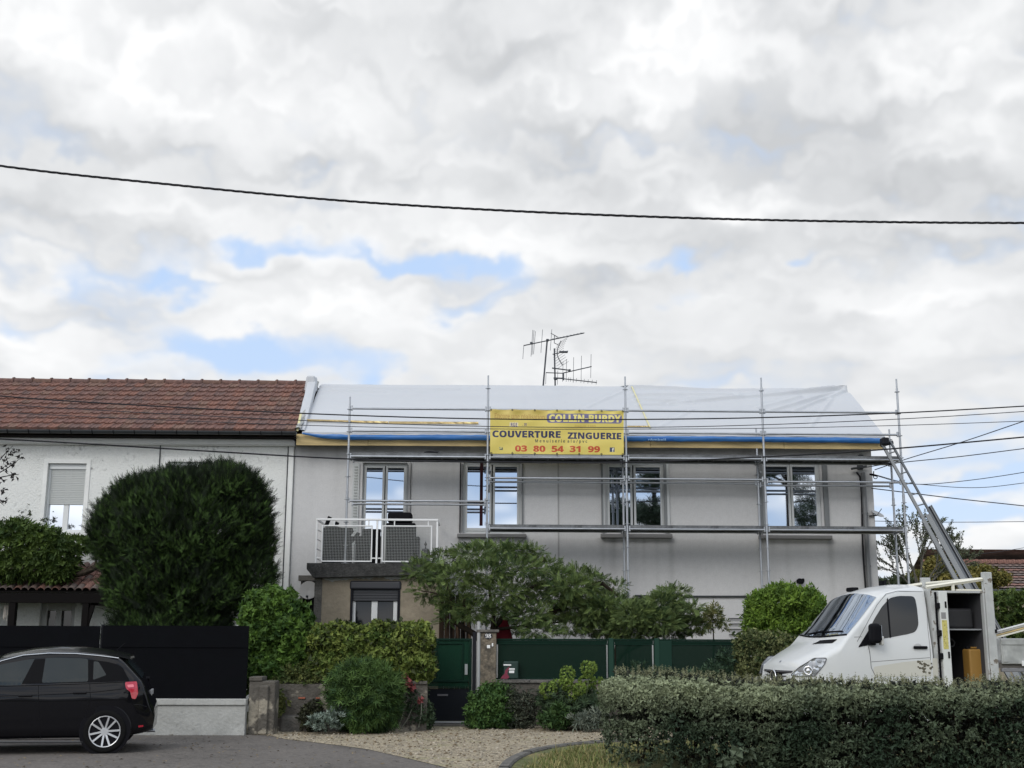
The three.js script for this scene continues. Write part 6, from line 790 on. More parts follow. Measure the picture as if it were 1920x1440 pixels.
  const gr = new THREE.Group(); gr.name = 'grille'; o.add(gr); const gz = 0.58, gy0 = 0.86, gy1 = 1.11; M('opening', surface((u, v) => V(-0.875 - 0.012 + 0.06 * (2 * u - 1) ** 2, lerp(gy0, gy1, v), lerp(-gz, gz, u)), 16, 4), MAT.black, gr).material.side = THREE.DoubleSide; for (let k = 0; k < 4; k++) M('bar', surface((u, v) => { const a = v * 6.283; return V(-0.898 + 0.06 * (2 * u - 1) ** 2 + Math.cos(a) * 0.012, lerp(gy0 + 0.03, gy1 - 0.02, k / 3) + Math.sin(a) * 0.012, lerp(-gz + 0.03, gz - 0.03, u)); }, 16, 6), std([0.06, 0.06, 0.065], 0.4), gr);
  M('badge', [new THREE.TorusGeometry(0.105, 0.012, 8, 28), ...[0, 1, 2].map((i) => { const a = Math.PI / 2 + i * 2.0944, s = new THREE.Shape([[0, 0], [Math.cos(a + 0.9) * 0.02, Math.sin(a + 0.9) * 0.02], [Math.cos(a) * 0.1, Math.sin(a) * 0.1], [Math.cos(a - 0.9) * 0.02, Math.sin(a - 0.9) * 0.02]].map(([x, y]) => new THREE.Vector2(x, y))); return new THREE.ExtrudeGeometry(s, { depth: 0.01, bevelEnabled: false }); })].map((g) => g.rotateY(-Math.PI / 2).translate(-0.92, 1.0, 0)), phys([0.7, 0.71, 0.72], 0.15, { metalness: 0.9 }), gr).userData.label = 'chrome three-pointed star in a ring';
  M('bonnet_emblem', new THREE.CylinderGeometry(0.022, 0.022, 0.006, 16).rotateZ(0.6).translate(-0.79, sk.topY(-0.79, 0) + 0.006, 0), std([0.2, 0.22, 0.25], 0.4), o);
  M('bumper', rbox(-0.91, 0.4, -0.72, -0.7, 0.68, 0.72, 0.1, 4), std([0.05, 0.05, 0.055], 0.7), o);
  // wheel arches with their flare, wheels
  for (const s of [1, -1]) M('wheel_arch', [new THREE.TorusGeometry(0.44, 0.055, 8, 28, Math.PI).scale(1, 1.0, 0.5).translate(0, 0.42, s * (HW - 0.02)), new THREE.CylinderGeometry(0.41, 0.41, 0.02, 30).rotateX(Math.PI / 2).translate(0, 0.40, s * (HW - 0.008))], std([0.50, 0.49, 0.46], 0.8), o);
  const steel = std([0.35, 0.35, 0.36], 0.5, { metalness: 0.5 }); for (const x of [0, 3.3]) for (const s of [1, -1]) wheel(o, x, 0.34, s * (HW + 0.012), 0.34, 0.21, 0.22, steel, 8, s);
  // dried mud along the lower door and cab corner
  sd('dust_film', [[1634, 1268], [1634, 1250], [1660, 1246], [1690, 1241], [1741, 1236], [1742, 1268]], std('#ffffff', 0.9, { map: tex(256, (u, v) => { const m = 0.97 + 0.1 * tn(u, v, 7, 5, 281); return [0.815 * m, 0.81 * m, 0.77 * m]; }, 1.5) }), 0.0025, 0.03); sd('dust_film', [[1744.5, 1268], [1744, 1234], [1753, 1234], [1755, 1268]], std([0.52, 0.51, 0.45], 0.9), 0.0025, 0.01); { const r = rng(66), l = []; for (let i = 0; i < 26; i++) { const [x, y] = on(1718 + r() * 34, 1240 + r() * 22); if (x < backX - 0.01) l.push(new THREE.SphereGeometry(0.012 + 0.014 * r(), 7, 5).scale(1, 0.8, 0.25).translate(x, y, sk.zs(x, y) + 0.004)); } M('mud_spatter', l, std([0.12, 0.11, 0.08], 1), o); }
  M('roof_lamp', [rbox(-0.05, -0.02, -0.12, 0.07, 0.05, 0.12, 0.02, 3).translate(roof[1][0] + 0.05, sk.topY(roof[1][0] + 0.05, -0.25) + 0.0, -0.45)], MAT.black, o); M('roof_marker', [rod(V(backX - 0.08, roof[4][1] + 0.02, -0.3), V(backX - 0.05, roof[4][1] + 0.13, -0.3), 0.02), rbox(backX - 0.12, roof[4][1] + 0.04, -0.42, backX - 0.02, roof[4][1] + 0.12, -0.33, 0.01)], MAT.black, o);

  // ---- behind the cab: tool locker with an open door
  const bx0 = backX + 0.035, by0 = 0.62, by1 = on(1800, 1108)[1], dx0 = on(1776, 1180)[0], dx1 = on(1843, 1180)[0], lk = new THREE.Group(); lk.name = 'tool_locker'; o.add(lk);
  const scuffed = std('#ffffff', 0.7, { map: tex(512, (u, v) => { const a = tn(u, v, 6, 5, 291), b = tn(u, v, 24, 4, 146), rust = sstep(0.16, 0.3, a + b * 0.5); const m = 0.95 + 0.2 * a; return [lerp(0.74, 0.44, rust) * m, lerp(0.75, 0.41, rust) * m, lerp(0.745, 0.37, rust) * m]; }, 0.8) });
  M('shell', [box(bx0, by0, HW - 0.05, dx0, by1, HW - 0.02), box(bx0, by0, -HW + 0.02, dx1 + 0.06, by1, -HW + 0.05), box(bx0, by1 - 0.03, -HW + 0.051, dx1 + 0.06, by1, HW - 0.051), box(bx0, by0, -HW + 0.051, dx1 + 0.06, by0 + 0.03, HW - 0.051), box(bx0, by0 + 0.031, -HW + 0.051, bx0 + 0.03, by1 - 0.031, HW - 0.051), box(dx1 + 0.03, by0 + 0.031, -HW + 0.051, dx1 + 0.06, by1 - 0.031, HW - 0.02), box(dx0 + 0.001, by0 + 0.031, -0.3, dx1 + 0.029, by1 - 0.031, -0.27), box(dx0 + 0.002, by1 - 0.03, HW - 0.05, dx1 + 0.06, by1 + 0.002, HW - 0.018)].map((g) => metres(g)), scuffed, lk);
  M('lining', [box(dx0 + 0.0, by0 + 0.032, -0.268, dx1 + 0.028, by1 - 0.032, -0.262), box(bx0 + 0.031, by0 + 0.032, -0.26, bx0 + 0.036, by1 - 0.032, HW - 0.06), box(dx1 + 0.0245, by0 + 0.032, -0.26, dx1 + 0.0295, by1 - 0.032, HW - 0.052)], std([0.045, 0.045, 0.05], 0.8), lk);
  { const s = on(1810, 1179)[1]; M('shelf', box(bx0 + 0.04, s - 0.02, -0.26, dx1 + 0.02, s, HW - 0.1), std([0.25, 0.26, 0.27], 0.6), lk); const [qx, qy] = on(1838, 1140); M('dark_case', rbox(dx0 + 0.03, s + 0.002, 0.1, qx - 0.02, qy, HW - 0.2, 0.05, 4), std([0.014, 0.014, 0.016], 0.6), lk); M('plumbing_parts', [rbox(dx0 + 0.14, s + 0.45, -0.2, dx0 + 0.24, s + 0.56, 0, 0.03), new THREE.TorusGeometry(0.07, 0.02, 8, 18).translate(dx0 + 0.2, s - 0.16, 0.2), new THREE.TorusGeometry(0.06, 0.016, 8, 18).translate(dx0 + 0.42, s - 0.22, 0.3), rbox(dx0 + 0.05, by0 + 0.35, 0.1, dx0 + 0.3, s - 0.2, 0.4, 0.05, 3)], std([0.07, 0.07, 0.075], 0.6), lk); }
  // open door leaf swung against the shell, hinges, old yellow sticker
  const lx0 = on(1764, 1180, HW + 0.03)[0], lx1 = on(1779, 1180, HW + 0.03)[0]; M('door_leaf', metres(rbox(lx0, by0 - 0.06, HW + 0.006, lx1, by1 - 0.01, HW + 0.05, 0.008, 2)), std('#ffffff', 0.6, { map: tex(256, (u, v) => { const a = tn(u, v, 6, 5, 301); const rust = sstep(0.22, 0.4, a); return [lerp(0.83, 0.5, rust), lerp(0.84, 0.48, rust), lerp(0.83, 0.44, rust)]; }, 0.7) }), lk);
  M('door_gap', box(lx0 - 0.045, by0, HW - 0.019, lx0 - 0.01, by1 - 0.02, HW - 0.012), MAT.black, lk); for (const py of [1136, 1187, 1230]) { const y = on(1762, py)[1]; M('hinge', rbox(lx0 - 0.05, y - 0.045, HW - 0.01, lx0 + 0.005, y + 0.045, HW + 0.055, 0.01), MAT.black, lk); const y2 = on(1776, py - 2)[1]; if (py !== 1187) M('latch', rbox(lx1 - 0.055, y2 - 0.05, HW + 0.051, lx1 - 0.025, y2 + 0.05, HW + 0.062, 0.006), MAT.black, lk); }
  { const ya = on(1775, 1217)[1], yb = on(1775, 1163)[1], c = document.createElement('canvas'); c.width = 64; c.height = 256; const g = c.getContext('2d'), r = rng(3); g.fillStyle = 'rgb(196,186,108)'; g.fillRect(0, 0, 64, 256); for (let i = 0; i < 60; i++) { g.fillStyle = r() < 0.5 ? 'rgba(120,112,70,0.6)' : 'rgba(214,206,140,0.6)'; g.fillRect(r() * 64, r() * 256, 3 + r() * 14, 2 + r() * 12); } const t = new THREE.CanvasTexture(c); t.colorSpace = THREE.SRGBColorSpace; M('faded_sticker', box(lx0 + 0.015, ya, HW + 0.0505, lx1 - 0.035, yb, HW + 0.053), std('#ffffff', 0.7, { map: t }), lk); M('torn_sticker', rbox(lx0 + 0.01, yb + 0.02, HW + 0.0505, lx1 - 0.045, yb + 0.12, HW + 0.0525, 0.001), std([0.25, 0.25, 0.25], 0.8), lk); }
  // headboard posts, roof rails and drop-side bed
  const hb = new THREE.Group(); hb.name = 'bed_frame'; o.add(hb); const p0 = on(1847, 1200)[0], p1 = on(1868, 1200)[0], pt = on(1850, 1073)[1], pz = HW + 0.02;
  M('near_post', metres(rbox(p0 + 0.035, 0.55, pz - 0.1, p1 - 0.02, pt, pz, 0.012)), scuffed, hb); M('post_flange', metres(rbox(p0, 0.55, pz - 0.1, p0 + 0.03, by1 - 0.02, pz - 0.02, 0.006)), scuffed, hb); M('far_post', metres(rbox(p0 + 0.02, 0.55, -pz, p1 - 0.02, pt, -pz + 0.1, 0.012)), scuffed, hb); M('stop', rbox(p1 - 0.045, on(1866, 1180)[1] - 0.06, pz - 0.06, p1 - 0.01, on(1866, 1180)[1], pz + 0.02, 0.01), MAT.black, hb);
  const bone = std([0.72, 0.70, 0.60], 0.6), topA = V(backX + 0.02, on(1736, 1101, HW - 0.1)[1], HW - 0.1), topB = V(p0 + 0.03, on(1848, 1086, HW - 0.02)[1], HW - 0.03); M('roof_rail', bar(topA, topB, 0.04, 0.05), bone, hb); M('roof_rail', bar(topA.clone().setZ(-HW + 0.1), topB.clone().setZ(-HW + 0.03), 0.04, 0.05), bone, hb); const mid = on(1787, 1095, HW - 0.06); M('rail_prop', rbox(mid[0] - 0.02, by1 + 0.003, HW - 0.09, mid[0] + 0.02, mid[1] + 0.03, HW - 0.05, 0.006), bone, hb); M('crossbar', rod(V(topB.x + 0.06, pt - 0.1, pz - 0.11), V(topB.x + 0.06, pt - 0.1, -pz + 0.11), 0.025), bone, hb); M('locker_gutter', rbox(on(1797, 1103)[0], by1 + 0.003, HW - 0.12, p0 + 0.03, by1 + 0.03, HW - 0.06, 0.006), bone, hb);
  const e0 = on(1873, 1200)[0], ey0 = on(1900, 1245)[1], ey1 = on(1900, 1197)[1], dr = std('#ffffff', 0.65, { map: tex(256, (u, v) => { const a = tn(u, v, 7, 5, 311); const m = 0.9 + 0.35 * a; return [0.70 * m, 0.71 * m, 0.70 * m]; }, 0.8) });
  for (const s of [1, -1]) M('drop_side', [metres(rbox(e0, ey0, s * HW - 0.02, e0 + 2.6, ey1, s * HW + 0.02, 0.01)), metres(rbox(e0, ey1 - 0.1, s * HW + s * 0.021 - 0.012, e0 + 2.6, ey1 - 0.005, s * HW + s * 0.021 + 0.012, 0.008)), metres(rbox(e0 + 0.02, ey0 + 0.03, s * HW + s * 0.021 - 0.01, e0 + 0.1, ey1 - 0.11, s * HW + s * 0.021 + 0.01, 0.008))], dr, hb);
  M('bed_floor', box(p1 + 0.001, ey0 - 0.06, -HW + 0.025, e0 + 2.6, ey0 + 0.02, HW - 0.025), std([0.12, 0.11, 0.10], 0.9), hb); M('chassis_rail', [box(-0.3, 0.42, 0.35, e0 + 2.5, 0.60, 0.45), box(-0.3, 0.42, -0.45, e0 + 2.5, 0.60, -0.35)], MAT.black, hb); M('side_guard', rbox(e0, ey0 - 0.12, HW - 0.06, e0 + 2.6, ey0 - 0.065, HW - 0.01, 0.01), std([0.2, 0.2, 0.21], 0.6), hb);
  M('latch_plate', rbox(e0 + 0.33, ey0 - 0.03, HW + 0.021, e0 + 0.38, ey0 + 0.05, HW + 0.04, 0.006), MAT.whitePaint, hb);
  // goods in the locker and on the bed
  const put = (nm, lab, cat, l) => { const q = V(...l).applyMatrix4(o.matrixWorld), t = thing(nm, lab, cat, [q.x, q.y, q.z]); t.rotation.y = TH; return t; };
  { const [cx, cy] = on(1828, 1252, HW - 0.25), yb = by0 + 0.032, h = on(1828, 1217, HW - 0.25)[1] - yb, c = put('canister', 'ochre yellow plastic canister standing in the open truck locker', 'canister', [cx, yb, HW - 0.3]); const cm = std([0.30, 0.165, 0.035], 0.6); M('body', rbox(-0.115, 0, -0.11, 0.115, h, 0.11, 0.03, 4), cm, c); M('lid', new THREE.CylinderGeometry(0.035, 0.035, 0.04, 14).translate(-0.07, h + 0.02, 0), MAT.black, c); M('grip', rod(V(-0.02, h + 0.02, 0), V(0.1, h + 0.02, 0), 0.015), cm, c);
    const rc = put('hose', 'red hose curling beside the ochre canister in the truck locker', 'hose', [cx - 0.33, yb, HW - 0.22]); M('coil', tube([V(-0.12, 0.18, 0), V(-0.02, 0.24, 0.03), V(0.08, 0.2, 0.02), V(0.16, 0.1, 0.0), V(0.2, 0.03, 0.04)], 0.018, 30, 8), std([0.32, 0.02, 0.03], 0.5), rc); M('nozzle', rod(V(-0.12, 0.18, 0), V(-0.19, 0.13, 0.0), 0.024), std([0.6, 0.6, 0.58], 0.4), rc);
    const gb = put('tool_case', 'small grey case on the floor of the truck locker', 'tool case', [cx - 0.32, yb, HW - 0.12]); M('case', rbox(-0.1, 0, -0.05, 0.14, 0.14, 0.05, 0.015), std([0.22, 0.23, 0.24], 0.6), gb); M('handle', new THREE.TorusGeometry(0.04, 0.01, 6, 14, Math.PI).translate(0.02, 0.142, 0), MAT.black, gb); M('spray_can', new THREE.CylinderGeometry(0.03, 0.03, 0.2, 14).translate(-0.16, 0.1, 0), MAT.whitePaint, gb); }
  for (let k = 0; k < 4; k++) { const a = V(e0 - 0.02, ey1 + 0.0 + k * 0.024, HW - 0.15 - k * 0.06), b = V(e0 + 2.4, ey1 + 0.56 + k * 0.024, HW - 0.2 - k * 0.06), q = put('batten', ['pale timber batten lowest of the four sloping over the drop side', 'brown stained batten second from below on the truck bed', 'grey batten third from below on the truck bed', 'whitish batten topmost of the four on the truck bed'][k], 'batten', [a.x, a.y, a.z]); M('length', metres(bar(V(0, 0, 0), b.clone().sub(a), 0.03, 0.021, V(0, 0, 1))), [bone, MAT.pineBoard, std([0.4, 0.39, 0.36], 0.8), MAT.whitePaint][k], q); }
}
// ---------------------------------------------------------------- plants
const leafShape = (p, ix, at_, dir, side, L, Wd, fold = 0.25) => { // a folded, pointed leaf of four faces
  const n = dir.clone().cross(side).normalize(), k = p.length / 3, add = (a, b, c) => { const q = at_.clone().addScaledVector(dir, a * L).addScaledVector(side, b * Wd).addScaledVector(n, c * Wd); p.push(q.x, q.y, q.z); };
  add(0, 0, 0); add(0.35, 0.5, fold); add(0.4, 0, 0); add(0.35, -0.5, fold); add(1, 0, -0.2); ix.push(k, k + 1, k + 2, k, k + 2, k + 3, k + 1, k + 4, k + 2, k + 2, k + 4, k + 3);
};
const geoOf = (p, ix) => { const g = new THREE.BufferGeometry(); g.setAttribute('position', new THREE.Float32BufferAttribute(p, 3)); g.setIndex(ix); const h = g.toNonIndexed(); h.computeVertexNormals(); return h; };
const rv = (r) => { let v; do { v = V(r() * 2 - 1, r() * 2 - 1, r() * 2 - 1); } while (v.lengthSq() > 1 || v.lengthSq() < 0.01); return v.normalize(); };
const LEAF = {
  broad: (n, L, w, seed = 1) => { const r = rng(seed), p = [], ix = []; for (let i = 0; i < n; i++) { const o = rv(r).multiplyScalar(0.55 * r()), d = rv(r); d.y += 0.25; d.normalize(); const s = d.clone().cross(rv(r)).normalize(); leafShape(p, ix, o, d, s, L * (0.7 + 0.6 * r()), w * (0.7 + 0.6 * r())); } return geoOf(p, ix); },
  lance: (n, L, w, seed = 2) => { const r = rng(seed), p = [], ix = []; for (let i = 0; i < n; i++) { const a = i * 2.4, d = V(Math.cos(a) * 0.8, 0.9 - 0.5 * r(), Math.sin(a) * 0.8).normalize(), s = d.clone().cross(Y).normalize(), at_ = V(0, 0.5 * i / n, 0); leafShape(p, ix, at_, d, s, L * (0.7 + 0.5 * r()), w, 0.1); } return geoOf(p, ix); },
  frond: (pairs, L, ll, lw, seed = 3) => { const r = rng(seed), p = [], ix = []; for (let i = 0; i < pairs; i++) { const t = (i + 0.6) / pairs, y = t * L, droop = -0.30 * t * t * L, k = Math.sin(Math.PI * (0.12 + 0.8 * t)) * 0.9 + 0.25; for (const s of [1, -1]) { const d = V(s * 0.9, 0.42, -0.25 - 0.2 * r()).normalize(); leafShape(p, ix, V(0, y, droop), d, d.clone().cross(V(0, -0.2, 1)).normalize(), ll * k, lw, 0.15); } } leafShape(p, ix, V(0, L * 0.95, -0.28 * L), V(0, 0.9, -0.4).normalize(), V(1, 0, 0), ll, lw); return geoOf(p, ix); },
  spray: (seed = 4) => { const r = rng(seed), p = [], ix = []; leafShape(p, ix, V(0, 0, 0), V(0, 1, 0), V(1, 0, 0), 1, 0.05, 0.2); for (let i = 0; i < 11; i++) { const t = 0.06 + i * 0.075, s = i % 2 ? 1 : -1, d = V(s * (0.55 - 0.2 * t), 0.85, 0.25 * (r() - 0.5)).normalize(); leafShape(p, ix, V(0, t, 0), d, d.clone().cross(V(0, 0, 1)).normalize(), 0.42 * (1.1 - 0.6 * t), 0.042, 0.3); } return geoOf(p, ix); },
};
function blobs(list, n, seed, { shell = 0.35, lump = 0.22, freq = 2.2, cut = 0.72, front = 0 } = {}) { // points on lumpy ellipsoids
  const r = rng(seed), w = list.map((b) => Math.pow(b[3] * b[4] + b[4] * b[5] + b[3] * b[5], 1)), tot = w.reduce((a, b) => a + b, 0), out = []; let guard = n * 12;
  while (out.length < n && guard--) {
    let k = 0, q = r() * tot; while (q > w[k] && k < w.length - 1) q -= w[k++]; const b = list[k], d = rv(r); if (front && d.z < -0.35 && r() < front) continue;
    const m = (1 - shell * r() * r()) * (1 + lump * N3(d.x * freq + k * 3, d.y * freq, d.z * freq + k * 7) + lump * 0.5 * N3(d.x * freq * 3 + k, d.y * freq * 3, d.z * freq * 3)), p = V(b[0] + d.x * b[3] * m, b[1] + d.y * b[4] * m, b[2] + d.z * b[5] * m);
    if (p.y < 0.02) continue; if (list.some((c, j) => j !== k && ((p.x - c[0]) / c[3]) ** 2 + ((p.y - c[1]) / c[4]) ** 2 + ((p.z - c[2]) / c[5]) ** 2 < cut * cut)) continue;
    out.push({ p, n: V(d.x / b[3], d.y / b[4], d.z / b[5]).normalize() });
  }
  return out;
}
function foliage(name, parent, geo, mat, pts, { s = [0.1, 0.14], out = 0.6, up = 0.5, jit = 0.6, c = [[0.03, 0.06, 0.015], [0.06, 0.11, 0.03]], seed = 1, flatten = 0, tone } = {}) {
  const r = rng(seed * 77 + 5), im = new THREE.InstancedMesh(geo, mat, pts.length), m = new THREE.Matrix4(), q = new THREE.Quaternion(), q2 = new THREE.Quaternion(), a = lin(...c[0]), b = lin(...c[1]); parent?.updateMatrixWorld(true);
  const off = parent ? parent.position : V(0, 0, 0);
  pts.forEach((t, i) => {
    const d = t.n.clone().multiplyScalar(out).addScaledVector(Y, up).addScaledVector(rv(r), jit).normalize(); if (flatten) { d.y *= 1 - flatten; d.normalize(); }
    q.setFromUnitVectors(Y, d); q2.setFromAxisAngle(Y, r() * 6.283); q.multiply(q2); const k = lerp(s[0], s[1], r()) * (t.s ?? 1);
    im.setMatrixAt(i, m.compose(t.p.clone().sub(off), q, V(k, k, k))); const f = clamp((t.f ?? r()) + 0.35 * N3(t.p.x * 1.6, t.p.y * 1.6, t.p.z * 1.6)); im.setColorAt(i, a.clone().lerp(b, f).multiplyScalar(0.75 + 0.5 * r()));
  });
  im.name = name; im.castShadow = im.receiveShadow = true; im.frustumCulled = false; im.userData.kind = 'stuff'; (parent ?? scene).add(im); return im;
}
// blob from photograph pixels: centre, radii in pixels, distance, depth radius in metres
const pb = (px, py, rx, ry, D, rz) => { const c = P(px, py, D), k = D / 2330; return [c.x, c.y, c.z, rx * k, ry * k, rz ?? Math.min(rx, ry) * k]; };
const plant = (name, label, cat, px, D, group) => { const p = P(px, 1250, D); return thing(name, label, cat, [p.x, 0, -D], group); };
const limb = (o, pts, r0, r1, mat = MAT.bark, nm = 'branch') => { const cv = new THREE.CatmullRomCurve3(pts), n = 20, g = surface((u, v) => { const p = cv.getPoint(u), t = cv.getTangent(u), a = v * 6.2832, s = t.clone().cross(Math.abs(t.y) > 0.9 ? V(1, 0, 0) : Y).normalize(), b = s.clone().cross(t), R = lerp(r0, r1, u) * (1 + 0.12 * N3(p.x * 6, p.y * 6, a)); return p.clone().addScaledVector(s, Math.cos(a) * R).addScaledVector(b, Math.sin(a) * R); }, n, 8); return M(nm, under(o, metres(g)), mat, o); };

{ // the big conifer in front of the white house
  const D = 24.3, o = plant('conifer', 'large dense dark green conifer clipped to a rounded block before the white house', 'tree', 345, D);
  limb(o, [V(o.position.x, 0, -D), V(o.position.x + 0.05, 1.2, -D), V(o.position.x, 3, -D)], 0.17, 0.08, MAT.bark, 'trunk');
  const L = [pb(345, 1005, 146, 116, D, 1.4), pb(335, 1105, 122, 100, D, 1.3), pb(266, 952, 54, 50, D, 0.85), pb(345, 930, 80, 44, D, 0.9), pb(430, 922, 60, 42, D, 0.85), pb(466, 978, 38, 62, D, 0.7), pb(212, 1000, 38, 66, D, 0.65), pb(468, 1080, 44, 60, D, 0.65), pb(322, 1195, 112, 62, D, 1.2), pb(405, 902, 44, 24, D + 0.3, 0.5), pb(300, 915, 26, 20, D + 0.2, 0.35), pb(225, 1080, 26, 60, D, 0.5), pb(480, 948, 18, 28, D, 0.35), pb(490, 1020, 20, 34, D, 0.35)];
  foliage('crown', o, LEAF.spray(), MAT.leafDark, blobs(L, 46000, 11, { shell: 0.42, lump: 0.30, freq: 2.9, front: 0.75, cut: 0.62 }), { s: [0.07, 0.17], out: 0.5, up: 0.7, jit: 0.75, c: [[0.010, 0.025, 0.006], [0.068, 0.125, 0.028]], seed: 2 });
  const tufts = blobs(L, 420, 14, { shell: 0.05, lump: 0.3, freq: 2.9, cut: 0.9 }), tp = []; tufts.forEach((t) => { for (let k = 0; k < 5; k++) tp.push({ p: t.p.clone().addScaledVector(t.n, 0.03 + k * 0.035).addScaledVector(Y, k * 0.03), n: t.n, s: 1 - k * 0.12, f: 0.75 }); }); foliage('stray_shoots', o, LEAF.spray(8), MAT.leafDark, tp, { s: [0.08, 0.14], out: 0.5, up: 0.9, jit: 0.35, c: [[0.012, 0.028, 0.008], [0.055, 0.10, 0.026]], seed: 5 });
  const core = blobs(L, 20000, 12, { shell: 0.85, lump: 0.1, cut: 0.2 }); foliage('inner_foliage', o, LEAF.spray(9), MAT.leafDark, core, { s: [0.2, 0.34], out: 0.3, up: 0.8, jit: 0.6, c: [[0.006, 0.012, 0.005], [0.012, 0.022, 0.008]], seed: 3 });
}
{ // glossy dark climber by the joint of the two plots
  const D = 22.4, o = plant('climber', 'dense dark green climber with drooping leaves between the screen fence and the ivy hedge', 'shrub', 515, D);
  const L = [pb(508, 1150, 52, 44, D, 0.5), pb(540, 1180, 44, 50, D, 0.5), pb(487, 1205, 38, 62, D, 0.5), pb(545, 1225, 40, 48, D, 0.5), pb(500, 1255, 32, 34, D - 0.3, 0.4), pb(470, 1240, 22, 50, D, 0.4)];
  foliage('foliage', o, LEAF.broad(7, 0.75, 0.42, 5), MAT.leaf, blobs(L, 3800, 21, { shell: 0.6, lump: 0.42, front: 0.4 }), { s: [0.09, 0.15], out: 0.5, up: -0.2, jit: 0.8, c: [[0.025, 0.065, 0.012], [0.11, 0.20, 0.03]], seed: 4 });
  limb(o, [P(505, 1360, D - 0.2), P(510, 1300, D), P(500, 1240, D), P(512, 1180, D)], 0.05, 0.025, MAT.bark, 'stem');
  foliage('wall_shoots', o, LEAF.broad(6, 0.7, 0.5, 36), MAT.leaf, blobs([pb(575, 1262, 44, 18, D - 0.45, 0.16), pb(520, 1315, 14, 26, D - 0.75, 0.08), pb(610, 1272, 30, 12, D - 0.35, 0.12)], 260, 24, { shell: 0.9, lump: 0.5 }), { s: [0.06, 0.1], up: -0.4, c: [[0.05, 0.08, 0.02], [0.17, 0.19, 0.06]], seed: 6 });
  foliage('hanging_shoots', o, LEAF.broad(6, 0.7, 0.5, 6), MAT.leaf, blobs([pb(500, 1285, 34, 22, D - 0.55, 0.14), pb(527, 1290, 22, 36, D - 0.5, 0.12), pb(552, 1276, 40, 16, D - 0.25, 0.15)], 300, 23, { shell: 0.8 }), { s: [0.06, 0.1], up: -0.4, c: [[0.06, 0.10, 0.03], [0.17, 0.20, 0.07]], seed: 5 });
}
{ // ivy hedge on the garden wall
  const D = 22.25, o = plant('ivy_hedge', 'square yellow-green ivy hedge topping the beige garden wall below the dark window', 'hedge', 690, D), L = [];
  for (let x = 600; x <= 790; x += 27) L.push(pb(x, 1208 + 5 * Math.sin(x), 26, 36, D, 0.36), pb(x, 1248, 25, 34, D - 0.05, 0.36)); L.push(pb(768, 1190, 26, 22, D, 0.3), pb(735, 1186, 26, 18, D, 0.3), pb(650, 1186, 26, 16, D, 0.3));
  foliage('foliage', o, LEAF.broad(6, 0.85, 0.62, 7), MAT.leaf, blobs(L, 4200, 31, { shell: 0.5, cut: 0.6, front: 0.3 }), { s: [0.075, 0.115], out: 0.7, up: -0.1, jit: 0.6, c: [[0.055, 0.10, 0.018], [0.22, 0.27, 0.06]], seed: 6 });
  foliage('inner_foliage', o, LEAF.broad(6, 0.85, 0.62, 8), MAT.leafDark, blobs(L, 900, 32, { shell: 1, cut: 0.1 }), { s: [0.1, 0.13], c: [[0.02, 0.03, 0.01], [0.04, 0.05, 0.018]], seed: 7 });
}
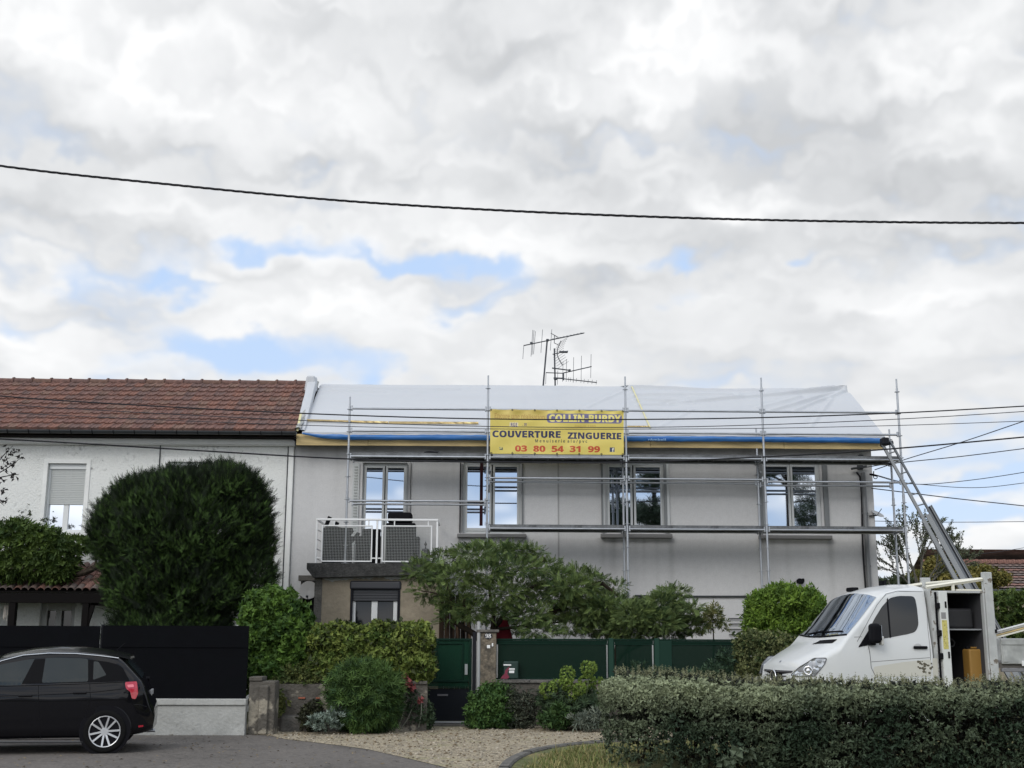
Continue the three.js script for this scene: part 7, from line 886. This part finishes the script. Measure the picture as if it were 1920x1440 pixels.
{ // plants along the foot of the garden wall
  let D = 21.5, o = plant('willow_leaved_bush', 'deep green bush of narrow drooping leaves at the foot of the ivy hedge', 'bush', 680, D);
  foliage('foliage', o, LEAF.lance(11, 0.8, 0.11, 3), MAT.leafDark, blobs([pb(680, 1312, 54, 52, D, 0.45), pb(650, 1298, 32, 42, D, 0.4), pb(716, 1310, 32, 46, D, 0.4), pb(695, 1266, 34, 22, D, 0.3), pb(664, 1262, 22, 16, D, 0.25), pb(730, 1290, 18, 24, D, 0.3)], 3600, 41, { shell: 0.8, lump: 0.5, freq: 2.6 }), { s: [0.10, 0.18], out: 0.7, up: -0.2, jit: 0.7, c: [[0.018, 0.046, 0.014], [0.08, 0.14, 0.034]], seed: 8 });
  D = 21.2; o = plant('silver_plant', 'low silvery grey-green plant with upright woolly stems at the wall foot', 'plant', 618, D);
  foliage('foliage', o, LEAF.lance(8, 0.6, 0.2, 5), MAT.leafDark, blobs([pb(612, 1352, 26, 14, D, 0.25), pb(634, 1345, 14, 20, D, 0.2), pb(600, 1358, 18, 9, D, 0.2)], 160, 42, { shell: 0.8 }), { s: [0.09, 0.15], up: 0.8, c: [[0.11, 0.15, 0.12], [0.24, 0.29, 0.25]], seed: 9 });
  for (const [x, y] of [[628, 1322], [640, 1336]]) foliage('flower_spike', o, LEAF.lance(10, 0.5, 0.25, 6), MAT.leafDark, [0, 1, 2, 3].map((k) => ({ p: P(x + k * 0.4, y + k * 6, D), n: Y, s: 0.8 })), { s: [0.06, 0.08], up: 1.5, jit: 0.1, c: [[0.2, 0.25, 0.22], [0.28, 0.33, 0.29]], seed: 10 });
  o = plant('dark_weed', 'low dark brownish weed between the old stones and the silvery plant', 'plant', 580, D + 0.4); foliage('foliage', o, LEAF.broad(6, 0.7, 0.5, 9), MAT.leafDark, blobs([pb(578, 1345, 18, 22, D + 0.4, 0.2), pb(590, 1340, 12, 26, D + 0.4, 0.2)], 160, 43, { shell: 0.9 }), { s: [0.06, 0.1], c: [[0.02, 0.022, 0.014], [0.045, 0.05, 0.025]], seed: 11 });
  D = 22.2; o = plant('rose_bush', 'thin leafy rose bush with faded red blooms beside the green gate', 'rose bush', 775, D);
  foliage('foliage', o, LEAF.broad(6, 0.6, 0.3, 10), MAT.leafDark, blobs([pb(778, 1325, 28, 38, D, 0.35), pb(755, 1335, 24, 32, D, 0.3), pb(795, 1345, 18, 24, D, 0.3), pb(770, 1295, 18, 20, D, 0.25)], 900, 44, { shell: 0.9, lump: 0.35 }), { s: [0.07, 0.12], up: 0.2, jit: 1, c: [[0.016, 0.032, 0.016], [0.05, 0.08, 0.04]], seed: 12 });
  const petals = LEAF.broad(16, 0.75, 0.75, 12); for (const [x, y, k] of [[758, 1274, 0.12], [764, 1282, 0.12], [773, 1290, 0.10], [756, 1284, 0.09], [789, 1313, 0.085], [786, 1316, 0.06]]) { const m = M('bloom', petals, std([0.24, 0.065, 0.065], 0.85, { side: THREE.DoubleSide }), o); m.position.copy(P(x, y, D - 0.3)).sub(o.position); m.scale.setScalar(k); m.rotation.y = x; }
  for (const [a, b] of [[[745, 1366], [758, 1325]], [[752, 1366], [772, 1330]], [[785, 1364], [790, 1315]]]) limb(o, [P(...a, D - 0.25), P((a[0] + b[0]) / 2 + 2, (a[1] + b[1]) / 2, D - 0.3), P(...b, D - 0.3)], 0.012, 0.006, std([0.2, 0.21, 0.17], 0.8), 'stem');
  D = 22.6; o = plant('green_bush', 'rounded dark green bush at the foot of the pillar numbered 98', 'bush', 910, D);
  foliage('foliage', o, LEAF.broad(7, 0.7, 0.38, 13), MAT.leafDark, blobs([pb(910, 1330, 34, 34, D, 0.35), pb(932, 1310, 26, 28, D, 0.3), pb(900, 1350, 24, 18, D, 0.3), pb(945, 1340, 22, 26, D, 0.3), pb(915, 1300, 16, 18, D, 0.25)], 1500, 45, { shell: 0.85, lump: 0.5 }), { s: [0.08, 0.13], c: [[0.018, 0.05, 0.013], [0.075, 0.145, 0.035]], seed: 13 });
  o = plant('twiggy_bush', 'dark twiggy bush with small grey-green leaves below the letter box', 'bush', 975, D + 0.1);
  foliage('foliage', o, LEAF.broad(5, 0.5, 0.22, 14), MAT.leafDark, blobs([pb(975, 1335, 28, 32, D, 0.3), pb(955, 1318, 22, 30, D, 0.3), pb(990, 1325, 16, 30, D, 0.25), pb(970, 1352, 30, 14, D, 0.3)], 1000, 46, { shell: 1, lump: 0.45 }), { s: [0.07, 0.13], up: 0.7, jit: 0.9, c: [[0.02, 0.027, 0.02], [0.065, 0.075, 0.05]], seed: 14 });
  for (let k = 0; k < 9; k++) limb(o, [P(972 + k, 1362, D), P(962 + k * 4, 1325, D - 0.1), P(948 + k * 6.5, 1292 + (k % 3) * 6, D - 0.05)], 0.008, 0.003, MAT.darkWood, 'twig');
  D = 22.4; o = plant('spurge', 'clump of tall bottle-brush spurge heads, lime green, before the mesh fence', 'plant', 1070, D);
  const heads = [[1104, 1236, 1272, 11], [1064, 1246, 1288, 10], [1100, 1264, 1300, 13], [1087, 1278, 1308, 10], [1046, 1270, 1300, 12], [1028, 1276, 1312, 12], [1073, 1288, 1322, 11], [1120, 1266, 1304, 11], [1060, 1268, 1296, 9]];
  heads.forEach(([x, y0, y1, w], k) => { const z = D - 0.15 + 0.3 * ((k * 7 % 5) / 5), q = []; const r = rng(k + 50); for (let i = 0; i < 150; i++) { const t = r(), a = r() * 6.28, c = P(x, lerp(y0 + 5, y1, t), z), R = w * 0.0115 * Math.sin(Math.PI * Math.min(0.92, 0.16 + 0.8 * t)); q.push({ p: V(c.x + Math.cos(a) * R, c.y, c.z + Math.sin(a) * R), n: V(Math.cos(a), 0.3, Math.sin(a)) }); } foliage('flower_head', o, LEAF.lance(6, 0.7, 0.4, 8), MAT.leaf, q, { s: [0.045, 0.065], out: 0.8, up: 0.4, jit: 0.3, c: [[0.09, 0.16, 0.025], [0.24, 0.33, 0.07]], seed: 15 + k }); limb(o, [P(1070 + (x - 1070) * 0.6, 1358, z), P(x + (1070 - x) * 0.15, lerp(y1, 1358, 0.4), z), P(x, y1, z)], 0.011, 0.009, std([0.07, 0.10, 0.04], 0.8), 'stem'); });
  foliage('foliage', o, LEAF.lance(9, 0.7, 0.16, 9), MAT.leafDark, blobs([pb(1065, 1335, 46, 24, D, 0.35), pb(1035, 1318, 24, 30, D, 0.3), pb(1100, 1330, 26, 30, D, 0.3)], 750, 47, { shell: 0.9 }), { s: [0.1, 0.17], up: 0.4, c: [[0.02, 0.04, 0.022], [0.055, 0.085, 0.04]], seed: 30 });
  o = plant('dock_plant', 'low green broad-leaved plant under the lime spurge heads', 'plant', 1035, D - 0.4); foliage('foliage', o, LEAF.broad(7, 0.9, 0.5, 15), MAT.leafDark, blobs([pb(1040, 1348, 34, 14, D - 0.4, 0.2), pb(1050, 1336, 16, 16, D - 0.4, 0.2)], 170, 48, { shell: 1 }), { s: [0.08, 0.13], up: 0.6, c: [[0.02, 0.05, 0.015], [0.055, 0.10, 0.03]], seed: 31 });
  o = plant('grey_weeds', 'straggling grey weeds lying along the gravel beside the front hedge', 'plant', 1105, D - 0.6); foliage('foliage', o, LEAF.lance(6, 0.8, 0.16, 10), MAT.leafDark, blobs([pb(1100, 1352, 34, 10, D - 0.6, 0.2), pb(1120, 1346, 16, 12, D - 0.6, 0.2)], 130, 49, { shell: 1 }), { s: [0.1, 0.18], up: 0.3, jit: 1, c: [[0.07, 0.09, 0.07], [0.16, 0.18, 0.14]], seed: 32 });
}
{ // the spreading tree behind the gate
  const D = 24.6, o = plant('sumac_tree', 'spreading tree with feathery layered leaves rising behind the pillar numbered 98', 'tree', 905, D), p = (x, y, z = 0) => P(x, y, D + z);
  limb(o, [V(p(912, 1300).x, 0, -D), p(908, 1240), p(900, 1200), p(880, 1183), p(852, 1165), p(846, 1125), p(838, 1090)], 0.085, 0.025, MAT.bark, 'trunk');
  for (const [pts, a, b] of [[[[915, 1230], [930, 1180], [960, 1130], [1000, 1100], [1050, 1085]], 0.06, 0.02], [[[1010, 1170, 0.2], [1062, 1128, 0.1], [1085, 1112, 0], [1112, 1098, -0.1], [1128, 1093, -0.1]], 0.075, 0.055], [[[1128, 1093, -0.1], [1150, 1110], [1160, 1120]], 0.04, 0.015], [[[912, 1235], [925, 1160], [918, 1100], [930, 1050]], 0.05, 0.015], [[[846, 1125], [815, 1112], [790, 1108]], 0.022, 0.01], [[[880, 1183], [860, 1168], [848, 1172]], 0.03, 0.012], [[[930, 1180], [1005, 1172], [1060, 1165]], 0.035, 0.012], [[[960, 1075], [1000, 1055], [985, 1042]], 0.018, 0.008], [[[1000, 1078], [1010, 1060], [1020, 1050]], 0.02, 0.01]]) limb(o, pts.map((q) => p(...q)), a, b);
  const B = [[792, 1072, 34, 26], [828, 1052, 46, 22], [852, 1080, 46, 26], [810, 1108, 36, 22], [850, 1128, 36, 24], [890, 1040, 44, 20], [918, 1030, 40, 14], [905, 1075, 50, 24], [955, 1033, 44, 14], [985, 1035, 32, 13], [965, 1065, 50, 22], [1010, 1062, 44, 18], [1045, 1082, 46, 18], [1085, 1078, 40, 15], [1110, 1088, 28, 10], [925, 1112, 52, 24], [975, 1108, 50, 24], [1025, 1112, 46, 20], [890, 1145, 40, 22], [940, 1152, 44, 18], [990, 1150, 46, 20], [1040, 1145, 44, 18], [1150, 1100, 28, 12], [1010, 1185, 40, 12], [960, 1180, 30, 10], [1070, 1172, 44, 16], [838, 1155, 14, 18], [1140, 1118, 20, 10], [1075, 1100, 44, 16], [1100, 1120, 40, 18], [1085, 1145, 40, 18], [1130, 1135, 34, 16], [1120, 1165, 40, 14], [1060, 1120, 36, 16]].map(([x, y, a, b], i) => pb(x, y, a, b * 0.78, D + 0.7 * Math.sin(i * 2.4), a / 95 * 0.55));
  foliage('crown', o, LEAF.frond(8, 1, 0.30, 0.11), MAT.leafDark, blobs(B, 7600, 51, { shell: 0.9, lump: 0.3, cut: 0.3 }), { s: [0.10, 0.18], out: 0.9, up: 0.05, jit: 0.45, flatten: 0.55, c: [[0.032, 0.062, 0.02], [0.155, 0.215, 0.065]], seed: 40 });
  const o2 = plant('sumac_shrub', 'low feathery shrub trailing over the green mesh fence towards the bright green bush', 'shrub', 1200, D - 0.3), B2 = [[1110, 1145, 34, 20], [1150, 1140, 40, 22], [1190, 1155, 44, 22], [1130, 1175, 46, 18], [1180, 1182, 48, 14], [1240, 1135, 34, 18], [1262, 1112, 30, 11], [1232, 1165, 44, 18], [1275, 1150, 34, 14], [1290, 1172, 36, 12], [1300, 1138, 18, 8], [1262, 1185, 30, 10], [1250, 1122, 18, 10]].map(([x, y, a, b], i) => pb(x, y, a, b, D - 0.3 + 0.4 * Math.sin(i * 2.4), a / 95 * 0.8));
  foliage('crown', o2, LEAF.frond(8, 1, 0.30, 0.11, 5), MAT.leafDark, blobs(B2, 4000, 52, { shell: 0.9, lump: 0.3, cut: 0.3 }), { s: [0.10, 0.18], out: 0.9, up: 0.05, jit: 0.45, flatten: 0.55, c: [[0.037, 0.068, 0.024], [0.16, 0.215, 0.07]], seed: 41 });
  for (const pts of [[[1150, 1300], [1155, 1210], [1165, 1160]], [[1150, 1250], [1200, 1190], [1245, 1150], [1262, 1118]], [[1160, 1230], [1240, 1190], [1290, 1165]]]) limb(o2, pts.map(([x, y]) => P(x, y, D - 0.3)), 0.03, 0.01, MAT.bark, 'stem');
  const o3 = plant('loquat_sapling', 'yellowish sapling with hanging leaves showing above the far end of the mesh fence', 'sapling', 1340, D - 0.2); foliage('foliage', o3, LEAF.lance(8, 0.8, 0.2, 14), MAT.leaf, blobs([pb(1335, 1160, 16, 14, D - 0.2, 0.2), pb(1318, 1172, 14, 12, D - 0.2, 0.2), pb(1352, 1170, 14, 10, D - 0.2, 0.2), pb(1336, 1144, 14, 8, D - 0.2, 0.2)], 130, 53, { shell: 1 }), { s: [0.1, 0.17], up: -0.2, c: [[0.07, 0.105, 0.03], [0.2, 0.2, 0.08]], seed: 42 }); limb(o3, [P(1336, 1300, D - 0.2), P(1338, 1200, D - 0.2), P(1335, 1150, D - 0.2)], 0.02, 0.008, MAT.bark, 'stem');
}
{ // bushes at the end of the fence
  let D = 23.7, o = plant('green_bush', 'bright green rounded bush against the grey wall beside the truck bonnet', 'bush', 1470, D);
  const L = [pb(1468, 1140, 58, 42, D, 0.7), pb(1432, 1150, 36, 42, D, 0.6), pb(1508, 1150, 38, 44, D, 0.6), pb(1500, 1190, 44, 50, D, 0.7), pb(1450, 1190, 50, 50, D, 0.7), pb(1465, 1112, 30, 14, D, 0.4)];
  foliage('foliage', o, LEAF.broad(7, 0.7, 0.32, 16), MAT.leaf, blobs(L, 4600, 61, { shell: 0.6, lump: 0.42, front: 0.5 }), { s: [0.085, 0.14], out: 0.6, up: 0.4, jit: 0.7, c: [[0.055, 0.115, 0.014], [0.17, 0.27, 0.035]], seed: 50 });
  D = 22.5; o = plant('variegated_shrub', 'variegated shrub with small cream-edged leaves in front of the bright green bush', 'shrub', 1430, D);
  const B = [pb(1410, 1205, 36, 26, D, 0.35), pb(1445, 1215, 40, 32, D, 0.4), pb(1478, 1225, 28, 34, D, 0.35), pb(1430, 1245, 50, 30, D, 0.4), pb(1392, 1222, 18, 20, D, 0.25), pb(1398, 1250, 20, 24, D, 0.3)]; foliage('foliage', o, LEAF.broad(6, 0.6, 0.42, 17), MAT.leaf, blobs(B, 1500, 62, { shell: 0.9, lump: 0.35 }), { s: [0.07, 0.105], up: 0.1, jit: 0.9, c: [[0.03, 0.055, 0.015], [0.24, 0.26, 0.11]], seed: 51 });
  o = plant('fence_weed', 'tall dark shoots growing up the end of the mesh fence behind the front hedge', 'plant', 1345, D - 0.1); foliage('foliage', o, LEAF.lance(7, 0.6, 0.2, 18), MAT.leafDark, blobs([pb(1345, 1262, 26, 22, D, 0.2), pb(1360, 1246, 14, 30, D, 0.2), pb(1310, 1270, 24, 14, D, 0.2), pb(1195, 1262, 12, 20, D, 0.2), pb(1235, 1268, 30, 12, D, 0.2)], 420, 63, { shell: 1, lump: 0.4 }), { s: [0.08, 0.15], up: 0.7, c: [[0.012, 0.03, 0.016], [0.04, 0.075, 0.04]], seed: 52 });
}
{ // the clipped hedge in the foreground
  const o = thing('front_hedge', 'long clipped grey-green hedge filling the foreground before the white truck', 'hedge', [5.5, 0.09, -15.55]), r = rng(70), pts = [], low = [], x0 = P(1128, 1330, 15.6).x, x1 = 11, zc = -15.55, rz = 0.98, base = 0.09;
  const topAt = (x) => 1.05 + 0.12 * sstep(x0 + 2.2, x0 + 0.4, x) + 0.05 * N3(x * 1.1, 3, 1) + 0.03 * N3(x * 3.7, 1, 8), endR = 0.75;
  const half = (x) => rz * Math.sqrt(clamp(1 - Math.pow(clamp((x0 + endR - x) / endR), 2), 0.02, 1)) * (1 + 0.08 * N3(x * 1.3, 7, 2));
  const N = 26000; while (pts.length < N) { // a rounded section: from the front foot over the top to the back
    const x = lerp(x0, x1, r() < 0.25 ? r() * 0.28 : r()), t = r(), a = lerp(-0.25, 1.12, t) * Math.PI, h = half(x), ty = topAt(x) * (0.86 + 0.14 * Math.min(1, h / rz)), cz = Math.cos(a), sy = Math.sin(a), e = 0.42, z = Math.sign(cz) * Math.pow(Math.abs(cz), e) * h, yy = sy > 0 ? lerp(0.55, ty - 0.12, Math.pow(sy, e)) : 0.55 + sy * 0.95;
    const m = 1 - 0.22 * r() * r() + 0.07 * N3(x * 2.6, yy * 2.6, z * 2.6) + 0.05 * N3(x * 7, yy * 7, z * 7), y = 0.5 + (yy - 0.5) * m + base; const open = sstep(x0 + 3.2, x0 + 0.8, x); if (y < base + 0.03 || (y < base + 0.40 && r() < open * (0.80 - (y - base) * 1.2))) continue;
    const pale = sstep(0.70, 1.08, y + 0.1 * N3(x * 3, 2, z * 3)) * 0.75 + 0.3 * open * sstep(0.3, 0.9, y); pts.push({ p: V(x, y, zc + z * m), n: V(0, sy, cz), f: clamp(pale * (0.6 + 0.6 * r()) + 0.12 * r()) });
  }
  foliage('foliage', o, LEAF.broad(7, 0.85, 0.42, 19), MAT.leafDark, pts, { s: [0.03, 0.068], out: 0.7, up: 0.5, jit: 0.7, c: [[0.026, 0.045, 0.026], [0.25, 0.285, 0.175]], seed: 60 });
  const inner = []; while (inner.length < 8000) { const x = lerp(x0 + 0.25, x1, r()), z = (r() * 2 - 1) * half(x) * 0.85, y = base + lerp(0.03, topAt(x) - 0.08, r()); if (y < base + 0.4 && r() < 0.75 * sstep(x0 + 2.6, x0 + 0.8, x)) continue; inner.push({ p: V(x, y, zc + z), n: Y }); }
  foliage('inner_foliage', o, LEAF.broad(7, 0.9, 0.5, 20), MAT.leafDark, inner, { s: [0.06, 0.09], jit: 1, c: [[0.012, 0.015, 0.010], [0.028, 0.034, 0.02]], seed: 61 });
  const shoots = []; for (let i = 0; i < 900; i++) { const x = lerp(x0 + 0.2, x1, r()), z = (r() * 2 - 1) * half(x) * 0.9, y = topAt(x) * (0.87 + 0.13 * half(x) / rz) + base - 0.10 + 0.05 * (r() - 0.3), k = 2 + ((r() * 3) | 0), lean = V((r() - 0.5) * 0.5, 1, (r() - 0.5) * 0.5); for (let j = 0; j < k; j++) shoots.push({ p: V(x, y, zc + z).addScaledVector(lean, j * 0.03), n: lean, f: 0.6 + 0.4 * r(), s: 1 - j * 0.15 }); }
  foliage('top_shoots', o, LEAF.lance(5, 0.8, 0.3, 21), MAT.leaf, shoots, { s: [0.03, 0.05], out: 0.6, up: 0.7, jit: 0.3, c: [[0.10, 0.115, 0.055], [0.27, 0.275, 0.16]], seed: 62 });
  const st = []; for (let i = 0; i < 60; i++) { const x = lerp(x0 + 0.3, x0 + 5, r()), z = zc + (r() * 2 - 1) * 0.5, b = V(x + (r() - 0.5) * 0.6, 0.95, z + (r() - 0.5) * 0.7), m = V(x + (r() - 0.5) * 0.25, 0.45, z + (r() - 0.5) * 0.25); st.push(tube([V(x, 0.05, z), m, b], 0.008 + 0.010 * r(), 8, 5)); } M('stems', under(o, st), MAT.darkWood, o);
  const iv = thing('ivy_sprig', 'broad pale ivy leaves poking out of the hedge face low in the foreground', 'ivy', [P(1390, 1415, 14.5).x, 0.3, -14.5]); foliage('foliage', iv, LEAF.broad(5, 1, 0.9, 22), MAT.leafDark, blobs([pb(1395, 1412, 26, 10, 14.5, 0.08), pb(1370, 1428, 18, 10, 14.5, 0.08)], 26, 72, { shell: 1 }), { s: [0.07, 0.1], out: 0.8, c: [[0.06, 0.08, 0.05], [0.10, 0.13, 0.085]], seed: 63 });
}
{ // creeper over the porch and the purple twig at the edge of the picture
  let D = 26.5, o = plant('wisteria', 'thick leafy wisteria draped over the old porch tiles below the white window', 'climber', 80, D);
  const L = [pb(-20, 1030, 50, 50, D, 0.45), pb(25, 1020, 46, 42, D, 0.45), pb(65, 1030, 46, 44, D, 0.45), pb(105, 1040, 42, 38, D, 0.4), pb(40, 1060, 70, 26, D - 0.1, 0.4), pb(110, 1068, 34, 22, D - 0.1, 0.35), pb(145, 1020, 36, 14, D + 0.4, 0.2), pb(-60, 1040, 50, 50, D, 0.4), pb(35, 992, 22, 14, D + 0.2, 0.2)];
  foliage('foliage', o, LEAF.lance(8, 0.8, 0.3, 23), MAT.leaf, blobs(L, 3000, 81, { shell: 0.6, front: 0.4 }), { s: [0.10, 0.17], out: 0.7, up: -0.5, jit: 0.5, c: [[0.026, 0.055, 0.012], [0.10, 0.155, 0.03]], seed: 70 });
  foliage('thin_shoots', o, LEAF.broad(5, 0.6, 0.3, 24), MAT.leafDark, blobs([pb(36, 972, 5, 20, D + 0.5, 0.1), pb(52, 968, 5, 24, D + 0.5, 0.1), pb(8, 978, 6, 14, D + 0.5, 0.1), pb(86, 975, 12, 4, D + 0.5, 0.1)], 70, 82, { shell: 1 }), { s: [0.05, 0.09], c: [[0.03, 0.04, 0.016], [0.06, 0.08, 0.03]], seed: 71 });
  limb(o, [P(136, 1078, D - 0.1), P(158, 1074, D - 0.1), P(175, 1066, D), P(190, 1056, D + 0.2)], 0.06, 0.07, MAT.bark, 'vine_stem'); limb(o, [P(176, 1066, D), P(180, 1052, D + 0.2), P(179, 1044, D + 0.3)], 0.03, 0.02, MAT.bark, 'vine_stem');
  D = 21.8; o = thing('plum_branch', 'bare-looking branch with dark purple leaves against the white wall under the gutter', 'tree branch', [P(5, 880, D).x, P(5, 880, D).y, -D]); const tw = [[[-80, 960], [-30, 900], [10, 850], [24, 836]], [[-30, 900], [10, 880], [40, 858]], [[-60, 930], [-10, 935], [8, 948]], [[-40, 905], [10, 893], [36, 889]]];
  tw.forEach((q) => limb(o, q.map(([x, y]) => P(x, y, D)), 0.014, 0.004, MAT.blackWood, 'twig')); const q = []; const r = rng(83); for (const [x, y, n] of [[18, 848, 9], [36, 856, 7], [22, 870, 10], [8, 862, 8], [26, 892, 9], [8, 880, 8], [4, 920, 6], [6, 938, 7], [30, 842, 4], [2, 900, 6], [14, 838, 5]]) for (let i = 0; i < n; i++) q.push({ p: P(x + (r() - 0.5) * 14, y + (r() - 0.5) * 10, D + (r() - 0.5) * 0.3), n: rv(r) });
  foliage('leaves', o, LEAF.broad(3, 0.9, 0.55, 25), MAT.leafDark, q, { s: [0.05, 0.09], jit: 1, up: -0.2, c: [[0.010, 0.008, 0.010], [0.028, 0.024, 0.022]], seed: 72 });
}
{ // beyond the truck
  let D = 33, o = plant('sparse_tree', 'sparse young tree of thin upswept branches between the house corner and the hoist', 'tree', 1725, D); const r = rng(91), tips = [], g = [];
  const grow = (p, d, len, rad_, k) => { const e = p.clone().addScaledVector(d, len); g.push(rod(p, e, rad_, 5, rad_ * 0.65)); for (let t = 0.2; t < 1; t += 0.16) if (k < 3) tips.push({ p: p.clone().addScaledVector(d, len * t), n: d, s: 0.8 }); if (k === 0) { tips.push({ p: e, n: d }); return; } const n = k > 2 ? 4 : 3; for (let i = 0; i < n; i++) { const q = d.clone().multiplyScalar(0.95).add(rv(r).multiplyScalar(0.62)); q.y += 0.22; q.z *= 0.6; grow(p.clone().lerp(e, 0.55 + 0.45 * (i / (n - 1))), q.normalize(), len * (0.62 + 0.2 * r()), rad_ * 0.6, k - 1); } };
  const b = P(1725, 1130, D); b.y = 0; grow(b, V(0, 1, 0), 2.1, 0.06, 1); for (const [x, y, dx] of [[1725, 1118, -0.75], [1725, 1112, 0.6], [1725, 1105, -0.25], [1726, 1110, 1.0], [1724, 1100, 0.15]]) grow(P(x, y, D), V(dx, 0.9, 0.1 * dx).normalize(), 0.85, 0.03, 3);
  M('branches', under(o, g), std([0.13, 0.12, 0.10], 0.9), o); foliage('crown', o, LEAF.broad(5, 0.7, 0.36, 26), MAT.leafDark, tips, { s: [0.07, 0.13], jit: 0.8, c: [[0.05, 0.065, 0.04], [0.12, 0.14, 0.075]], seed: 80 });
  D = 38; o = plant('golden_shrub', 'golden-green shrubs showing above the truck cab beside the hoist foot', 'shrub', 1750, D); foliage('foliage', o, LEAF.broad(7, 0.7, 0.45, 27), MAT.leaf, blobs([pb(1740, 1092, 44, 24, D, 0.9), pb(1770, 1085, 34, 22, D, 0.8), pb(1752, 1062, 14, 20, D, 0.5), pb(1712, 1105, 34, 18, D, 0.7), pb(1835, 1078, 30, 18, D + 4, 0.8), pb(1862, 1085, 30, 14, D + 4, 0.8), pb(1800, 1100, 50, 20, D, 0.9), pb(1745, 1150, 120, 50, D, 1.2)], 3600, 92, { shell: 0.6 }), { s: [0.13, 0.22], jit: 0.9, c: [[0.09, 0.10, 0.02], [0.26, 0.22, 0.06]], seed: 81 });
  o = plant('far_bush', 'dark bushes low behind the truck roof at the house corner', 'bush', 1665, 36); foliage('foliage', o, LEAF.broad(7, 0.7, 0.4, 28), MAT.leafDark, blobs([pb(1660, 1105, 30, 14, 36, 0.8), pb(1690, 1100, 26, 16, 36, 0.8), pb(1670, 1150, 60, 40, 36, 1)], 900, 93, { shell: 0.7 }), { s: [0.12, 0.2], jit: 0.9, c: [[0.03, 0.045, 0.02], [0.07, 0.09, 0.04]], seed: 82 });
  D = 27; o = plant('laurel_hedge', 'tall green hedge below the far brown roof, beside the truck bed', 'hedge', 1900, D); const B = []; for (let x = 1830; x < 2250; x += 42) B.push(pb(x, 1142, 36, 36, D, 0.6), pb(x, 1190, 36, 44, D, 0.6)); foliage('foliage', o, LEAF.broad(7, 0.8, 0.36, 29), MAT.leaf, blobs(B, 5200, 94, { shell: 0.5, front: 0.4 }), { s: [0.09, 0.15], up: 0.6, jit: 0.6, c: [[0.03, 0.062, 0.015], [0.12, 0.17, 0.035]], seed: 83 });
}
{ // far house with the brown roof
  const D = 48, x0 = P(1798, 1060, D).x, x1 = x0 + 16, o = thing('far_house', 'distant house with a long weathered brown tiled roof behind the truck bed', 'house', [x0 + 6, 0, -D]), ey = P(1900, 1105, D).y, ry = P(1880, 1055, D + 4).y;
  M('wall', under(o, metres(box(x0 + 0.4, 0, -D - 7, x1 - 0.4, ey, -D - 0.4))), MAT.beigeRender, o); const rf = new THREE.Group(); rf.name = 'roof'; o.add(rf); const n = 11, r = rng(33); for (let i = 0; i < n; i++) { const a = i / n, b = (i + 1.15) / n; M('tile_course', under(o, metres(surface((u, v) => { const t = lerp(a, Math.min(1, b), v), x = lerp(x0, x1, u); return V(x, lerp(ey, ry, t) + 0.05 * (1 - v) + 0.02 * Math.abs(Math.sin(x * 11)) + 0.012 * N3(x * 2, i, 1), -lerp(D, D + 4, t)); }, 400, 2))), MAT.oldTile[i % 3], rf); }
  M('rear_slope', under(o, new THREE.PlaneGeometry(x1 - x0, 5).rotateX(-Math.PI / 2).rotateX(-0.5).translate((x0 + x1) / 2, (ey + ry) / 2, -D - 6.1)), MAT.oldTile[0], rf);
  { const l = []; for (let x = x0 + 0.2; x < x1; x += 0.4) l.push(new THREE.CylinderGeometry(0.11, 0.13, 0.4, 8).rotateZ(Math.PI / 2).translate(x, ry + 0.02 + 0.02 * N3(x, 1, 1), -D - 4)); M('ridge_tiles', under(o, l), MAT.oldTile[1], rf); }
  M('gutter', under(o, rod(V(x0, ey - 0.06, -D + 0.05), V(x1, ey - 0.06, -D + 0.05), 0.07)), MAT.gutter, o);
}
{ // two pines across the street, which the upper windows mirror
  const mk = (x, z, h, w, label, seed) => { const o = thing('pine_tree', label, 'tree', [x, 0, z]), r = rng(seed), pts = []; limb(o, [V(x, 0, z), V(x + 0.1, h * 0.5, z), V(x, h, z)], 0.24, 0.05, MAT.bark, 'trunk'); const L = []; for (let k = 0; k < 26; k++) { const t = 0.2 + 0.78 * r(), a = r() * 6.28, R = w * (1.15 - t) * (0.35 + 0.65 * r()); const c = V(x + Math.cos(a) * R, t * h, z + Math.sin(a) * R); L.push([c.x, c.y, c.z, 0.95 - 0.4 * t, 0.4, 0.95 - 0.4 * t]); limb(o, [V(x, c.y - 0.5, z), V((x + c.x) / 2, c.y - 0.1, (z + c.z) / 2), c], 0.06, 0.02); } foliage('crown', o, LEAF.lance(9, 0.9, 0.09, 30), MAT.leafDark, blobs(L, 4600, seed + 1, { shell: 0.9, lump: 0.3, cut: 0 }), { s: [0.22, 0.36], jit: 0.6, c: [[0.035, 0.055, 0.035], [0.08, 0.11, 0.07]], seed: seed + 2 }); };
  mk(14.6, 2.5, 13.5, 4.6, 'tall dark pine across the street, mirrored in the upper window nearest the downpipe', 101); mk(7.9, 3.5, 12, 3.0, 'shorter pine across the street, mirrored in the upper window beside the scaffold middle', 111);
}
renderer.render(scene, camera);
